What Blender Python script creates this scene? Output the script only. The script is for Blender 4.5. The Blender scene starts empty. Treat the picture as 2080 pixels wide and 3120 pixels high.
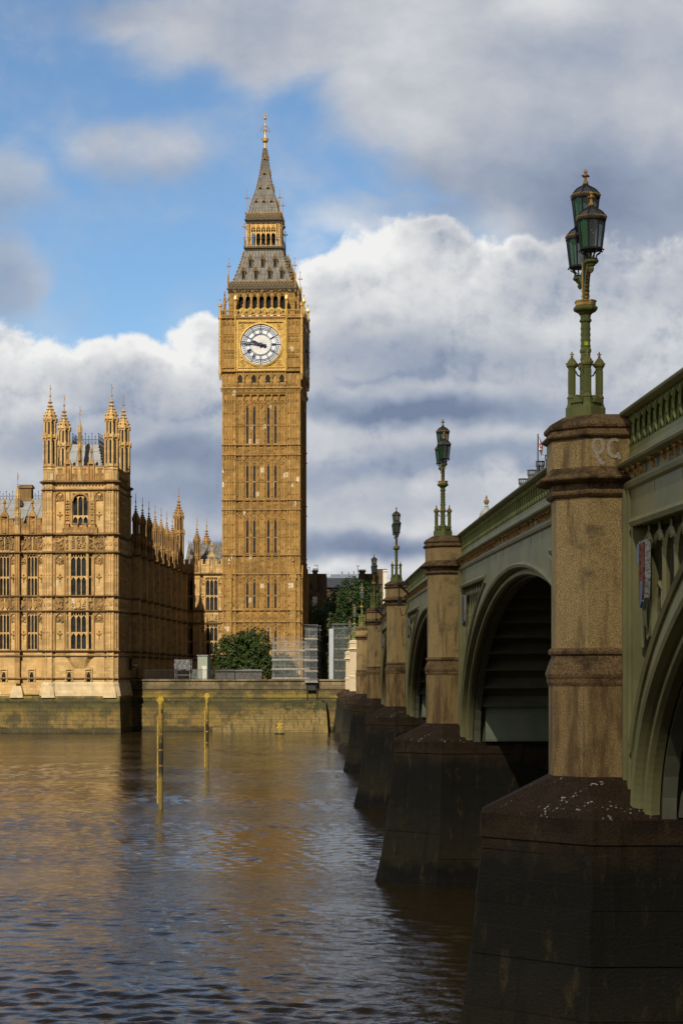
import bpy, math, random
import numpy as np
from mathutils import Matrix, Vector, noise as mnoise
S = bpy.context.scene
COL = S.collection
R = math.radians
F = 5764.0            # focal length in pixels of the 2080 px wide photograph
EYE = 7.13            # camera height above the river
HOR = 2063.0          # row of the horizon
TH = R(3.57)          # the palace is turned a little to the bridge

# ---------------------------------------------------------------- camera
cam = bpy.data.cameras.new('camera'); cam_o = bpy.data.objects.new('camera', cam); COL.objects.link(cam_o)
cam_o.location = (0, 0, EYE); cam_o.rotation_euler = (R(90), 0, 0)
cam.sensor_fit = 'VERTICAL'; cam.sensor_height = 36.0; cam.sensor_width = 24.0
cam.lens = F / 3120 * 36.0; cam.shift_y = (HOR - 1560) / 3120.0; cam.clip_start = 0.5; cam.clip_end = 9000
S.camera = cam_o
S.render.resolution_x, S.render.resolution_y = 682, 1024
S.view_settings.view_transform = 'Standard'; S.view_settings.look = 'None'
S.view_settings.exposure = 0.0; S.view_settings.gamma = 1.0
S.cycles.max_bounces = 8; S.cycles.transparent_max_bounces = 16; S.cycles.diffuse_bounces = 4
S.cycles.caustics_reflective = False; S.cycles.caustics_refractive = False

# ---------------------------------------------------------------- sun and sky
SUN_EL = R(37); SUN_AZ = R(14)      # the sun stands behind the camera, a little to the left
SUN_DIR = Vector((-math.sin(SUN_AZ)*math.cos(SUN_EL), -math.cos(SUN_AZ)*math.cos(SUN_EL), math.sin(SUN_EL)))
sl = bpy.data.lights.new('sun', 'SUN'); sun_o = bpy.data.objects.new('sun', sl); COL.objects.link(sun_o)
sl.energy = 5.0; sl.angle = R(0.5); sl.color = (1.0, 0.93, 0.80)
sun_o.rotation_euler = SUN_DIR.to_track_quat('Z', 'Y').to_euler(); sun_o.location = (-40, -60, 120)

class NT:
    """small helper round a node tree"""
    def __init__(s, tree): s.t = tree; s.n = tree.nodes; s.l = tree.links
    def new(s, typ, **kw):
        nd = s.n.new(typ)
        for k, v in kw.items(): setattr(nd, k, v)
        return nd
    def put(s, sock, v):
        if isinstance(v, bpy.types.NodeSocket): s.l.new(v, sock)
        elif v is not None: sock.default_value = v
    def math(s, op, a, b=None, c=None, clamp=False):
        nd = s.new('ShaderNodeMath', operation=op); nd.use_clamp = clamp
        for i, v in enumerate((a, b, c)):
            if v is not None: s.put(nd.inputs[i], v)
        return nd.outputs[0]
    def vec(s, op, a, b=None, scale=None):
        nd = s.new('ShaderNodeVectorMath', operation=op)
        s.put(nd.inputs[0], a)
        if b is not None: s.put(nd.inputs[1], b)
        if scale is not None: s.put(nd.inputs['Scale'], scale)
        return nd.outputs['Value'] if op in ('LENGTH', 'DOT_PRODUCT', 'DISTANCE') else nd.outputs[0]
    def mix(s, fac, a, b, blend='MIX'):
        nd = s.new('ShaderNodeMix', data_type='RGBA', blend_type=blend)
        s.put(nd.inputs[0], fac); s.put(nd.inputs[6], a); s.put(nd.inputs[7], b)
        return nd.outputs[2]
    def rng(s, v, a, b, c=0.0, d=1.0, smooth=True):
        nd = s.new('ShaderNodeMapRange', interpolation_type='SMOOTHSTEP' if smooth else 'LINEAR')
        for i, x in enumerate((v, a, b, c, d)): s.put(nd.inputs[i], x)
        return nd.outputs[0]
    def noise(s, v, scale, detail=4, rough=0.55, dist=0.0, out='Fac', flat=False):
        nd = s.new('ShaderNodeTexNoise', noise_dimensions='2D' if flat else '3D'); s.put(nd.inputs['Vector'], v)
        nd.inputs['Scale'].default_value = scale; nd.inputs['Detail'].default_value = detail
        nd.inputs['Roughness'].default_value = rough; nd.inputs['Distortion'].default_value = dist
        return nd.outputs[out]
    def comb(s, x, y, z=0.0):
        nd = s.new('ShaderNodeCombineXYZ')
        for i, v in enumerate((x, y, z)): s.put(nd.inputs[i], v)
        return nd.outputs[0]
    def sep(s, v):
        nd = s.new('ShaderNodeSeparateXYZ'); s.put(nd.inputs[0], v); return nd.outputs
    def ramp(s, v, stops):
        nd = s.new('ShaderNodeValToRGB'); s.put(nd.inputs[0], v)
        cr = nd.color_ramp
        while len(cr.elements) < len(stops): cr.elements.new(0.5)
        for e, (p, c) in zip(cr.elements, stops): e.position = p; e.color = (*c, 1)
        return nd.outputs[0]

# ---- clouds live in the direction of view from the ground (azimuth, height), the same from every place
def blobs(t, p, lst, sg=1, o=1.25, i_=0.35, mx=True):
    tot = None
    for (x, y, rx, ry, w) in lst:
        d = t.vec('LENGTH', t.vec('MULTIPLY', t.vec('SUBTRACT', p, (x/1000-1.04, 2.063-y/1000, 0)), (1000/rx, 1000/ry, 0)))
        b = t.rng(d, o, i_, 0.0, sg*w)
        tot = b if tot is None else t.math('MAXIMUM' if mx else 'ADD', tot, b)
    return tot
def group(name, build):
    g = bpy.data.node_groups.new(name, 'ShaderNodeTree')
    g.interface.new_socket('Vector', in_out='INPUT', socket_type='NodeSocketVector'); g.interface.new_socket('Cover', in_out='OUTPUT', socket_type='NodeSocketFloat')
    t = NT(g); i = t.new('NodeGroupInput'); o = t.new('NodeGroupOutput'); t.l.new(build(t, i.outputs[0]), o.inputs[0]); return g
def warp(t, v, sc, amt): return t.vec('ADD', v, t.vec('SCALE', t.vec('SUBTRACT', t.noise(v, sc, 3, 0.5, out='Color', flat=True), (0.5, 0.5, 0.5)), scale=amt))
# soft high deck and wisps
SOFT = [(1700, -20, 950, 470, 1.0), (800, 60, 470, 230, .80), (1850, 420, 680, 470, 1.0), (1430, 380, 330, 270, .85), (1150, 240, 280, 190, .66),
        (440, 490, 290, 130, .46), (10, 610, 170, 140, .46), (0, 890, 120, 170, .5), (480, 10, 330, 110, .58), (1170, 600, 210, 70, .45), (1350, 640, 200, 90, .5), (1900, 800, 420, 300, .9)]
# heaped cumulus with crisp tops
HEAP = [(1300, 900, 350, 300, 1.0), (1060, 870, 210, 160, .95), (1330, 740, 120, 120, .9), (1460, 850, 280, 150, .9), (1570, 780, 100, 110, .85), (1640, 1000, 560, 340, 1.0), (1950, 1060, 420, 400, 1.0),
        (60, 1190, 380, 240, 1.0), (430, 1190, 340, 160, 1.0), (250, 1130, 220, 110, .85), (640, 1120, 180, 180, 1.0), (900, 1150, 250, 260, 1.0), (1040, 1900, 2600, 720, 1.4), (450, 1420, 800, 220, 1.3), (1150, 1010, 300, 200, 1.2), (1300, 1290, 900, 220, 1.2)]
DARKS = [(1560, 560, 480, 190, .30), (1980, 660, 420, 240, .30), (1130, 1240, 360, 46, .44), (1480, 1252, 360, 60, .34), (1080, 1668, 460, 52, .46),
         (1500, 1390, 460, 60, .26), (520, 1390, 360, 52, .40), (560, 1500, 280, 80, .34), (100, 1340, 300, 60, .18), (300, 30, 300, 80, .22),
         (1000, 1440, 280, 50, .28), (460, 540, 320, 90, .20), (20, 640, 170, 110, .20), (0, 890, 140, 160, .24), (1750, 170, 700, 200, .06), (400, 1200, 150, 110, .20), (1300, 1090, 460, 120, .18), (1000, 860, 70, 80, .14), (620, 1290, 200, 70, .12), (800, 90, 300, 140, .08)]
LIGHTS = [(1060, 720, 280, 130, .34), (1520, 690, 120, 80, .26), (250, 1050, 330, 80, .22), (560, 1080, 170, 150, .28), (1690, 20, 200, 90, .24), (1150, 1725, 420, 36, .28), (60, 1150, 200, 100, .18),
          (1330, 830, 260, 120, .22), (560, 1720, 320, 60, .22), (1280, 1590, 280, 50, .22), (1250, 130, 340, 130, .08), (1500, 1430, 70, 40, .2), (1300, 1480, 90, 40, .16), (1000, 880, 170, 170, .18), (1750, 1010, 320, 80, .18), (1250, 940, 300, 90, .12), (1500, 1330, 400, 30, .1), (300, 1260, 300, 40, .08)]
def soft_cover(t, v):
    n = t.noise(t.vec('MULTIPLY', v, (1.0, 1.3, 1.0)), 2.6, 11, 0.60, 0.1, flat=True)
    return t.math('ADD', blobs(t, warp(t, v, 2.0, 0.30), SOFT), t.math('MULTIPLY', t.math('SUBTRACT', n, 0.5), 0.95))
def heap_cover(t, v):
    p = warp(t, v, 6.0, 0.05); tot = blobs(t, warp(t, v, 3.0, 0.16), HEAP, 1, 1.15, 0.45); b0 = tot
    for sc, am in ((4.2, .26), (9.0, .17), (20.0, .11), (42.0, .06)):
        vo = t.new('ShaderNodeTexVoronoi', feature='SMOOTH_F1', voronoi_dimensions='2D'); t.put(vo.inputs['Vector'], p); vo.inputs['Scale'].default_value = sc; vo.inputs['Smoothness'].default_value = 0.35
        tot = t.math('ADD', tot, t.math('MULTIPLY', t.math('SUBTRACT', 0.45, vo.outputs['Distance']), am))
    n = t.noise(v, 4.5, 12, 0.66, flat=True)
    return t.math('MINIMUM', t.math('ADD', tot, t.math('MULTIPLY', t.math('SUBTRACT', n, 0.5), 1.2)), t.math('MULTIPLY', b0, 4.0))
W = bpy.data.worlds.new('World'); S.world = W; W.use_nodes = True
W.node_tree.nodes.clear()
t = NT(W.node_tree)
SKY_STR = 0.115
sky = t.new('ShaderNodeTexSky', sky_type='NISHITA'); sky.sun_disc = False
sky.sun_elevation = SUN_EL; sky.sun_rotation = R(180) + SUN_AZ; sky.altitude = 20; sky.air_density = 1.0; sky.dust_density = 0.3; sky.ozone_density = 3.0
tc = t.new('ShaderNodeTexCoord')
dx, dy, dz = t.sep(tc.outputs['Generated'])
ay = t.math('MAXIMUM', t.math('ABSOLUTE', dy), 0.06)
px = t.math('MULTIPLY', t.math('DIVIDE', dx, ay), 5.764)
pz = t.math('MULTIPLY', t.math('DIVIDE', dz, ay), 5.764)
pv = t.comb(px, pz, 0.0)
G1, G2 = group('soft_cover', soft_cover), group('heap_cover', heap_cover)
def use(g, vec):
    nd = t.new('ShaderNodeGroup'); nd.node_tree = g; t.put(nd.inputs[0], vec); return nd.outputs[0]
s0 = use(G1, pv); h0 = use(G2, pv); h1 = use(G2, t.vec('ADD', pv, (-0.022, 0.034, 0.0)))
pw = warp(t, pv, 4.0, 0.13)
base = t.math('ADD', 0.56, t.math('ADD', blobs(t, pw, DARKS, -1, 1.4, 0.1, False), blobs(t, pw, LIGHTS, 1, 1.4, 0.1, False)))
nz = t.math('SUBTRACT', t.noise(t.vec('MULTIPLY', pv, (1, 1.5, 1)), 2.3, 10, 0.60, flat=True), 0.5)
K = 1.0 / SKY_STR
RAMP = [(0.0, (0.185, 0.235, 0.350)), (0.30, (0.315, 0.370, 0.475)), (0.58, (0.52, 0.545, 0.595)), (0.82, (0.71, 0.72, 0.735)), (1.0, (0.88, 0.88, 0.87))]
ls = t.math('ADD', base, t.math('MULTIPLY', nz, 0.55), clamp=True)
rel = t.math('MULTIPLY', t.math('MINIMUM', t.math('MAXIMUM', t.math('SUBTRACT', h0, h1), -0.25), 0.3), t.rng(h0, 1.35, 0.6, 0.10, 0.95))
edge = t.rng(h0, 0.95, 0.45, 0.0, 0.10)
lh = t.math('ADD', t.math('ADD', base, t.math('MULTIPLY', nz, 0.50)), t.math('ADD', rel, edge), clamp=True)
skyc = t.mix(1.0, sky.outputs[0], (0.80, 0.93, 1.00, 1), 'MULTIPLY')
col = t.mix(t.rng(s0, -0.16, 0.76), skyc, t.vec('SCALE', t.ramp(ls, RAMP), scale=K))
col = t.mix(t.rng(h0, 0.33, 0.68), col, t.vec('SCALE', t.ramp(lh, RAMP), scale=K))
# unseen sky: darkened overhead, behind and right, brightened left, to shape the light
hi = t.rng(dz, 0.34, 0.62); side = t.rng(t.math('ABSOLUTE', dx), 0.35, 0.75); back = t.rng(dy, 0.15, -0.25)
deck = t.math('MAXIMUM', hi, t.math('MAXIMUM', side, back))
left = t.rng(dx, -0.25, -0.7)
dk = t.mix(left, tuple(k*K for k in (0.085, 0.086, 0.092))+(1,), tuple(k*K for k in (0.60, 0.60, 0.60))+(1,))
col = t.mix(t.math('MULTIPLY', deck, 0.90), col, dk)
low = t.rng(dz, -0.02, 0.0)      # below the horizon: dull ground light
col = t.mix(low, (0.35, 0.30, 0.22, 1), col)
bg = t.new('ShaderNodeBackground'); bg.inputs[1].default_value = SKY_STR; t.l.new(col, bg.inputs[0])
out = t.new('ShaderNodeOutputWorld'); t.l.new(bg.outputs[0], out.inputs[0])
W.cycles.sampling_method = 'MANUAL'; W.cycles.sample_map_resolution = 512

# ---------------------------------------------------------------- materials
def mat(name, rough=0.8, metal=0.0, spec=0.3):
    m = bpy.data.materials.new(name); m.use_nodes = True; m.node_tree.nodes.clear()
    t = NT(m.node_tree); b = t.new('ShaderNodeBsdfPrincipled'); o = t.new('ShaderNodeOutputMaterial')
    t.l.new(b.outputs[0], o.inputs[0])
    b.inputs['Roughness'].default_value = rough; b.inputs['Metallic'].default_value = metal; b.inputs['Specular IOR Level'].default_value = spec
    t.b = b; t.m = m; t.pos = t.new('ShaderNodeTexCoord').outputs['Object']
    return t
def bump(t, h, strength=0.4, dist=0.03):
    nd = t.new('ShaderNodeBump'); nd.inputs['Strength'].default_value = strength; nd.inputs['Distance'].default_value = dist
    t.put(nd.inputs['Height'], h); t.l.new(nd.outputs[0], t.b.inputs['Normal'])
def plain(name, c, rough=0.7, metal=0.0, var=0.25, scale=3.0, spec=0.3, dirt=None):
    t = mat(name, rough, metal, spec)
    n = t.noise(t.pos, scale, 5, 0.6)
    col = t.mix(t.rng(n, 0.3, 0.7), tuple(x*(1-var) for x in c)+(1,), tuple(min(1, x*(1+var)) for x in c)+(1,))
    if dirt:
        n2 = t.noise(t.vec('MULTIPLY', t.pos, (3, 3, 0.35)), 1.3, 6, 0.65)
        col = t.mix(t.rng(n2, 0.50, 0.72, 0, 0.85), col, dirt+(1,))
    t.put(t.b.inputs['Base Color'], col); bump(t, t.noise(t.pos, scale*9, 3), 0.15, 0.01)
    return t.m
def ashlar(name, c1, c2, bw=0.8, bh=0.36, pale=0.0, soot=0.5, pale_c=(0.62, 0.52, 0.36)):
    """squared stone blocks of uneven tone, streaked by rain, with a few new pale blocks let in"""
    t = mat(name, 0.85, 0, 0.2)
    x, y, z = t.sep(t.pos)
    u = t.math('ADD', x, y)
    br = t.new('ShaderNodeTexBrick'); t.put(br.inputs['Vector'], t.comb(u, z, 0)); br.inputs['Scale'].default_value = 1.0
    br.inputs['Color1'].default_value = (*c1, 1); br.inputs['Color2'].default_value = (*c2, 1)
    br.inputs['Mortar'].default_value = tuple(k*0.6 for k in c1)+(1,)
    br.inputs['Mortar Size'].default_value = 0.012; br.inputs['Mortar Smooth'].default_value = 0.3
    br.inputs['Brick Width'].default_value = bw; br.inputs['Row Height'].default_value = bh
    col = br.outputs['Color']
    cell = t.comb(t.math('FLOOR', t.math('DIVIDE', u, 0.47)), t.math('FLOOR', t.math('DIVIDE', z, 0.6)), 0)
    wn = t.new('ShaderNodeTexWhiteNoise', noise_dimensions='2D'); t.put(wn.inputs['Vector'], cell)
    col = t.mix(t.rng(wn.outputs[0], 0.0, 1.0, 0.0, 0.50, False), col, tuple(k*0.55 for k in c2)+(1,))
    n = t.noise(t.vec('MULTIPLY', t.pos, (1.0, 1.0, 0.22)), 0.9, 6, 0.65)
    col = t.mix(t.rng(n, 0.45, 0.75, 0.0, soot), col, tuple(k*0.40 for k in c2)+(1,))
    n3 = t.noise(t.pos, 0.35, 3, 0.5)
    col = t.mix(t.rng(n3, 0.4, 0.7, 0, 0.4), col, (c1[0]*1.05, c1[1]*0.93, c1[2]*0.75, 1))
    if pale:
        cell2 = t.comb(t.math('FLOOR', t.math('DIVIDE', t.math('ADD', u, 0.13), 0.40)), t.math('FLOOR', t.math('DIVIDE', z, 0.75)), 3)
        w2 = t.new('ShaderNodeTexWhiteNoise', noise_dimensions='2D'); t.put(w2.inputs['Vector'], cell2)
        lowz = t.rng(t.noise(t.vec('MULTIPLY', t.pos, (1, 1, .6)), 0.16, 2), 0.40, 0.62, 0.0, pale)
        col = t.mix(t.math('GREATER_THAN', w2.outputs[0], t.math('SUBTRACT', 1.0, lowz)), col, pale_c+(1,))
    col = t.mix(t.rng(t.noise(t.pos, 7, 3), 0.3, 0.7, 0, 0.18), col, tuple(k*0.6 for k in c1)+(1,))
    t.put(t.b.inputs['Base Color'], col)
    bump(t, t.math('ADD', t.noise(t.pos, 5, 4), t.math('MULTIPLY', br.outputs['Fac'], -0.8)), 0.35, 0.03)
    return t.m
M = {}
M['stone'] = ashlar('honey_limestone', (0.69, 0.465, 0.205), (0.49, 0.305, 0.115), pale=0.015, soot=0.42)
M['stone_tower'] = ashlar('golden_limestone', (0.46, 0.275, 0.088), (0.31, 0.178, 0.050), 0.62, 0.5, pale=0.026, soot=0.40)
M['stone_mid'] = ashlar('shade_browned_stone', (0.36, 0.215, 0.075), (0.25, 0.145, 0.050), 0.62, 0.5, soot=0.6)  # shade behind the tower carvings, painted as browner stone
M['stone_trim'] = ashlar('weathered_carved_stone', (0.48, 0.285, 0.105), (0.31, 0.175, 0.062), 1.1, 0.9, soot=0.8)
M['stone_dark'] = ashlar('sooty_carved_stone', (0.26, 0.165, 0.070), (0.16, 0.100, 0.045), 1.1, 0.9, soot=0.7)
M['stone_pale'] = ashlar('bleached_plinth_stone', (0.70, 0.55, 0.33), (0.58, 0.43, 0.24), 1.6, 0.5, soot=0.35)
M['gold'] = plain('gilding', (0.58, 0.36, 0.085), 0.38, 0.35, 0.25, 2.0, 0.5)
M['gold_worn'] = plain('worn_leaf_gilding', (0.34, 0.185, 0.05), 0.45, 0.25, 0.6, 16.0, 0.4)
M['gold_dull'] = plain('dull_gilding', (0.50, 0.29, 0.075), 0.42, 0.3, 0.5, 14.0, 0.5)
M['gold_stone'] = plain('gilded_stone', (0.46, 0.285, 0.065), 0.6, 0.1, 0.3, 3.0, 0.3)
M['blue'] = plain('prussian_blue_paint', (0.012, 0.022, 0.085), 0.4, 0, 0.2)
M['dial'] = plain('opal_glass', (0.70, 0.71, 0.70), 0.35, 0, 0.06, 1.2)
M['white'] = plain('white_paint', (0.78, 0.77, 0.73), 0.6, 0, 0.05)
M['red'] = plain('red_paint', (0.36, 0.045, 0.03), 0.6, 0, 0.2)
M['iron_roof'] = plain('cast_iron_roof', (0.155, 0.140, 0.120), 0.6, 0.0, 0.3, 1.5, 0.3, dirt=(0.075, 0.065, 0.05))
M['iron_dark'] = plain('black_iron', (0.028, 0.027, 0.025), 0.5, 0, 0.3)
M['iron_brown'] = plain('dark_brown_iron', (0.075, 0.056, 0.032), 0.55, 0, 0.4, 5.0)
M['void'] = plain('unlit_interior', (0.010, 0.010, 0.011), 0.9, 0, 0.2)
M['lead'] = plain('lead_sheet', (0.26, 0.255, 0.25), 0.6, 0, 0.12, 1.0, 0.4, dirt=(0.17, 0.165, 0.15))
def window_glass():
    t = mat('old_window_glass', 0.3, 0, 0.12)
    n = t.noise(t.pos, 1.1, 3); x, y, z = t.sep(t.pos)
    lead = t.math('MAXIMUM', t.math('LESS_THAN', t.math('FRACT', t.math('DIVIDE', t.math('ADD', x, y), 0.24)), 0.10), t.math('LESS_THAN', t.math('FRACT', t.math('DIVIDE', z, 0.36)), 0.08))
    col = t.mix(t.rng(n, 0.35, 0.65), (0.011, 0.012, 0.013, 1), (0.030, 0.033, 0.036, 1))
    col = t.mix(t.math('MULTIPLY', lead, 0.5), col, (0.045, 0.04, 0.033, 1))
    t.put(t.b.inputs['Base Color'], col); bump(t, t.noise(t.pos, 6, 2), 0.25, 0.02); return t.m
M['glass'] = window_glass()
def granite():
    t = mat('speckled_granite', 0.75, 0, 0.3)
    vo = t.new('ShaderNodeTexVoronoi'); t.put(vo.inputs['Vector'], t.pos); vo.inputs['Scale'].default_value = 34
    n0 = t.noise(t.pos, 60, 3, 0.7)
    col = t.mix(t.rng(n0, 0.36, 0.64), (0.20, 0.125, 0.042, 1), (0.60, 0.425, 0.185, 1))
    col = t.mix(t.rng(vo.outputs['Distance'], 0.0, 0.22, 0.45, 0.0), col, (0.06, 0.048, 0.030, 1))
    n1 = t.noise(t.pos, 1.7, 6, 0.65)
    col = t.mix(t.rng(n1, 0.50, 0.72, 0, 0.75), col, (0.085, 0.060, 0.035, 1))
    n2 = t.noise(t.vec('MULTIPLY', t.pos, (5, 5, 0.6)), 1.0, 5, 0.6)
    col = t.mix(t.rng(n2, 0.50, 0.70, 0, 0.75), col, (0.12, 0.070, 0.032, 1))
    n4 = t.noise(t.pos, 0.8, 3, 0.5)
    col = t.mix(t.rng(n4, 0.45, 0.7, 0, 0.45), col, (0.36, 0.25, 0.105, 1))
    t.put(t.b.inputs['Base Color'], col); bump(t, n0, 0.25, 0.012); return t.m
M['granite'] = granite()
def granite_low():
    t = mat('stained_granite', 0.75, 0, 0.25); n0 = t.noise(t.pos, 60, 3, 0.7)
    col = t.mix(t.rng(n0, 0.36, 0.64), (0.14, 0.085, 0.030, 1), (0.48, 0.325, 0.135, 1))
    n1 = t.noise(t.vec('MULTIPLY', t.pos, (3, 3, .5)), 1.2, 6, 0.65); n2 = t.noise(t.pos, 1.4, 6, 0.7)
    col = t.mix(t.rng(n1, 0.42, 0.62, 0, 0.8), col, (0.105, 0.060, 0.026, 1)); col = t.mix(t.rng(n2, 0.52, 0.70, 0, 0.7), col, (0.060, 0.042, 0.024, 1))
    t.put(t.b.inputs['Base Color'], col); bump(t, n0, 0.25, 0.012); return t.m
M['granite_low'] = granite_low()
def granite_dark():
    t = mat('soot_crusted_granite', 0.8, 0, 0.25)
    n0 = t.noise(t.pos, 40, 4, 0.7); n1 = t.noise(t.pos, 2.6, 6, 0.7)
    col = t.mix(t.rng(n0, 0.4, 0.65), (0.105, 0.062, 0.025, 1), (0.32, 0.205, 0.090, 1))
    col = t.mix(t.rng(n1, 0.45, 0.65), col, (0.060, 0.036, 0.017, 1))
    col = t.mix(t.rng(t.noise(t.pos, 7.0, 6, 0.75), 0.60, 0.75, 0, 0.7), col, (0.24, 0.165, 0.088, 1))
    t.put(t.b.inputs['Base Color'], col); bump(t, n0, 0.3, 0.012); return t.m
M['granite_dark'] = granite_dark()
def granite_pale():  # sunlight on the far piers painted in as a paler granite
    t = mat('sunlit_toned_granite', 0.8, 0, 0.25)
    n0 = t.noise(t.pos, 30, 4, 0.7); n1 = t.noise(t.pos, 1.2, 6, 0.7)
    col = t.mix(t.rng(n0, 0.4, 0.65), (0.48, 0.37, 0.23, 1), (0.66, 0.53, 0.36, 1))
    col = t.mix(t.rng(n1, 0.55, 0.75, 0, 0.6), col, (0.30, 0.19, 0.09, 1))
    t.put(t.b.inputs['Base Color'], col); bump(t, n0, 0.2, 0.012); return t.m
M['granite_pale'] = granite_pale()
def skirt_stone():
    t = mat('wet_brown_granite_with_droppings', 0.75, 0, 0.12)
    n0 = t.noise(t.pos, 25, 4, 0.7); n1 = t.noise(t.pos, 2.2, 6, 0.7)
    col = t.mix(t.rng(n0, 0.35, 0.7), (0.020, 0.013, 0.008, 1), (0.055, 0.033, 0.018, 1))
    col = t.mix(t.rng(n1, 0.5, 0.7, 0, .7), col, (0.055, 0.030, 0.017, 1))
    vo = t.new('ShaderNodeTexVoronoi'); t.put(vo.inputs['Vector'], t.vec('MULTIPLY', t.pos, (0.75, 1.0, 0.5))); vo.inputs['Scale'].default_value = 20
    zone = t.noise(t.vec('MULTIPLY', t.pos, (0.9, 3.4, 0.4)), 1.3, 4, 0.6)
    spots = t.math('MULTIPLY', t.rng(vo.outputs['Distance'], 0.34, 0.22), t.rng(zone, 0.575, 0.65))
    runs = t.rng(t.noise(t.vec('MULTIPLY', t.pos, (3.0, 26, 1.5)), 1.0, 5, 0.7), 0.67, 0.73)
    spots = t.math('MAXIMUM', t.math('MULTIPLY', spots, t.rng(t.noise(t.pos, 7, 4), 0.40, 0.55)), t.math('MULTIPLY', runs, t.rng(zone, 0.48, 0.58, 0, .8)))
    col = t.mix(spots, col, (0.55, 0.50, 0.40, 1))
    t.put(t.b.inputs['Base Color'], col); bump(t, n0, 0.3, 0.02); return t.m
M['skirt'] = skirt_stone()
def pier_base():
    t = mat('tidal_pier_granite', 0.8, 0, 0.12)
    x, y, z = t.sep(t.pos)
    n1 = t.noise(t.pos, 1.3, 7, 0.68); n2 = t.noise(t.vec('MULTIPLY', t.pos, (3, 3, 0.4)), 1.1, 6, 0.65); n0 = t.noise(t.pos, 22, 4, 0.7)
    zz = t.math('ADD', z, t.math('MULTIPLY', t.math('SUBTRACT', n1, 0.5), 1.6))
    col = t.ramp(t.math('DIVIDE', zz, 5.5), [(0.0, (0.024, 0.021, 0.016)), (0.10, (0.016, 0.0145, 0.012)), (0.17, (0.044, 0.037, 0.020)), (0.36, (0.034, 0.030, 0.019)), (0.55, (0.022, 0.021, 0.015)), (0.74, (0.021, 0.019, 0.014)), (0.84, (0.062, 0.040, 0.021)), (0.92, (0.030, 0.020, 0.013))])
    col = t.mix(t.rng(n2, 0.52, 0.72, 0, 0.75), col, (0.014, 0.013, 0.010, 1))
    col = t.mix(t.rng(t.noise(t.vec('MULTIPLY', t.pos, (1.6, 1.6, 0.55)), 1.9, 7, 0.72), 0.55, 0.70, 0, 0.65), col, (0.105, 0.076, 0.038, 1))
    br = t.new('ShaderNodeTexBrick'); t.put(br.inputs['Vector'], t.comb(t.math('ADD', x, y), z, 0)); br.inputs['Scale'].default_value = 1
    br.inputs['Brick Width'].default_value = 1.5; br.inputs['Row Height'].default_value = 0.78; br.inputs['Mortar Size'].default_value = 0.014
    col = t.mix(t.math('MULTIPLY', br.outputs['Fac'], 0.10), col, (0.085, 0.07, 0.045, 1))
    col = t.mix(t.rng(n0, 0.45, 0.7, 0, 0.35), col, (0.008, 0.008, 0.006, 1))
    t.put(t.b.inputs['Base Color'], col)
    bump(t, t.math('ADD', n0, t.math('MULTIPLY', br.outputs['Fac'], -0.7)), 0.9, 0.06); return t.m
M['pier_base'] = pier_base()
def river_wall_mat():
    t = mat('tidal_river_wall_stone', 0.8, 0, 0.25)
    x, y, z = t.sep(t.pos); u = t.math('ADD', x, y)
    n1 = t.noise(t.pos, 0.55, 7, 0.66); n2 = t.noise(t.vec('MULTIPLY', t.pos, (1.6, 1.6, 0.25)), 1.0, 6, 0.65); n3 = t.noise(t.pos, 3.0, 5, 0.65)
    zz = t.math('ADD', z, t.math('MULTIPLY', t.math('SUBTRACT', n1, 0.5), 1.5))
    col = t.ramp(t.math('DIVIDE', zz, 7.0), [(0.0, (0.050, 0.042, 0.020)), (0.07, (0.075, 0.056, 0.022)), (0.12, (0.25, 0.165, 0.048)), (0.35, (0.215, 0.145, 0.040)), (0.48, (0.120, 0.098, 0.026)), (0.565, (0.040, 0.040, 0.012)), (0.63, (0.21, 0.155, 0.030)), (0.72, (0.21, 0.150, 0.034)), (0.76, (0.085, 0.060, 0.032)), (0.83, (0.20, 0.148, 0.078)), (0.97, (0.28, 0.21, 0.115))])
    col = t.mix(t.rng(t.noise(t.pos, 0.28, 6, 0.72), 0.44, 0.58, 0, 0.9), col, (0.075, 0.064, 0.030, 1))
    col = t.mix(t.rng(n2, 0.50, 0.68, 0, 0.7), col, (0.10, 0.078, 0.040, 1))
    col = t.mix(t.rng(n3, 0.62, 0.72, 0, 0.6), col, (0.40, 0.29, 0.13, 1))
    br = t.new('ShaderNodeTexBrick'); t.put(br.inputs['Vector'], t.comb(u, z, 0)); br.inputs['Scale'].default_value = 1
    br.inputs['Brick Width'].default_value = 1.7; br.inputs['Row Height'].default_value = 0.55; br.inputs['Mortar Size'].default_value = 0.035
    br.inputs['Color1'].default_value = (1, 1, 1, 1); br.inputs['Color2'].default_value = (0.72, 0.72, 0.70, 1); br.inputs['Mortar'].default_value = (0.5, 0.47, 0.43, 1)
    col = t.mix(0.8, col, br.outputs['Color'], 'MULTIPLY')
    t.put(t.b.inputs['Base Color'], col); bump(t, t.math('ADD', n3, t.math('MULTIPLY', br.outputs['Fac'], -0.6)), 0.5, 0.06); return t.m
M['river_wall'] = river_wall_mat()
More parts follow.
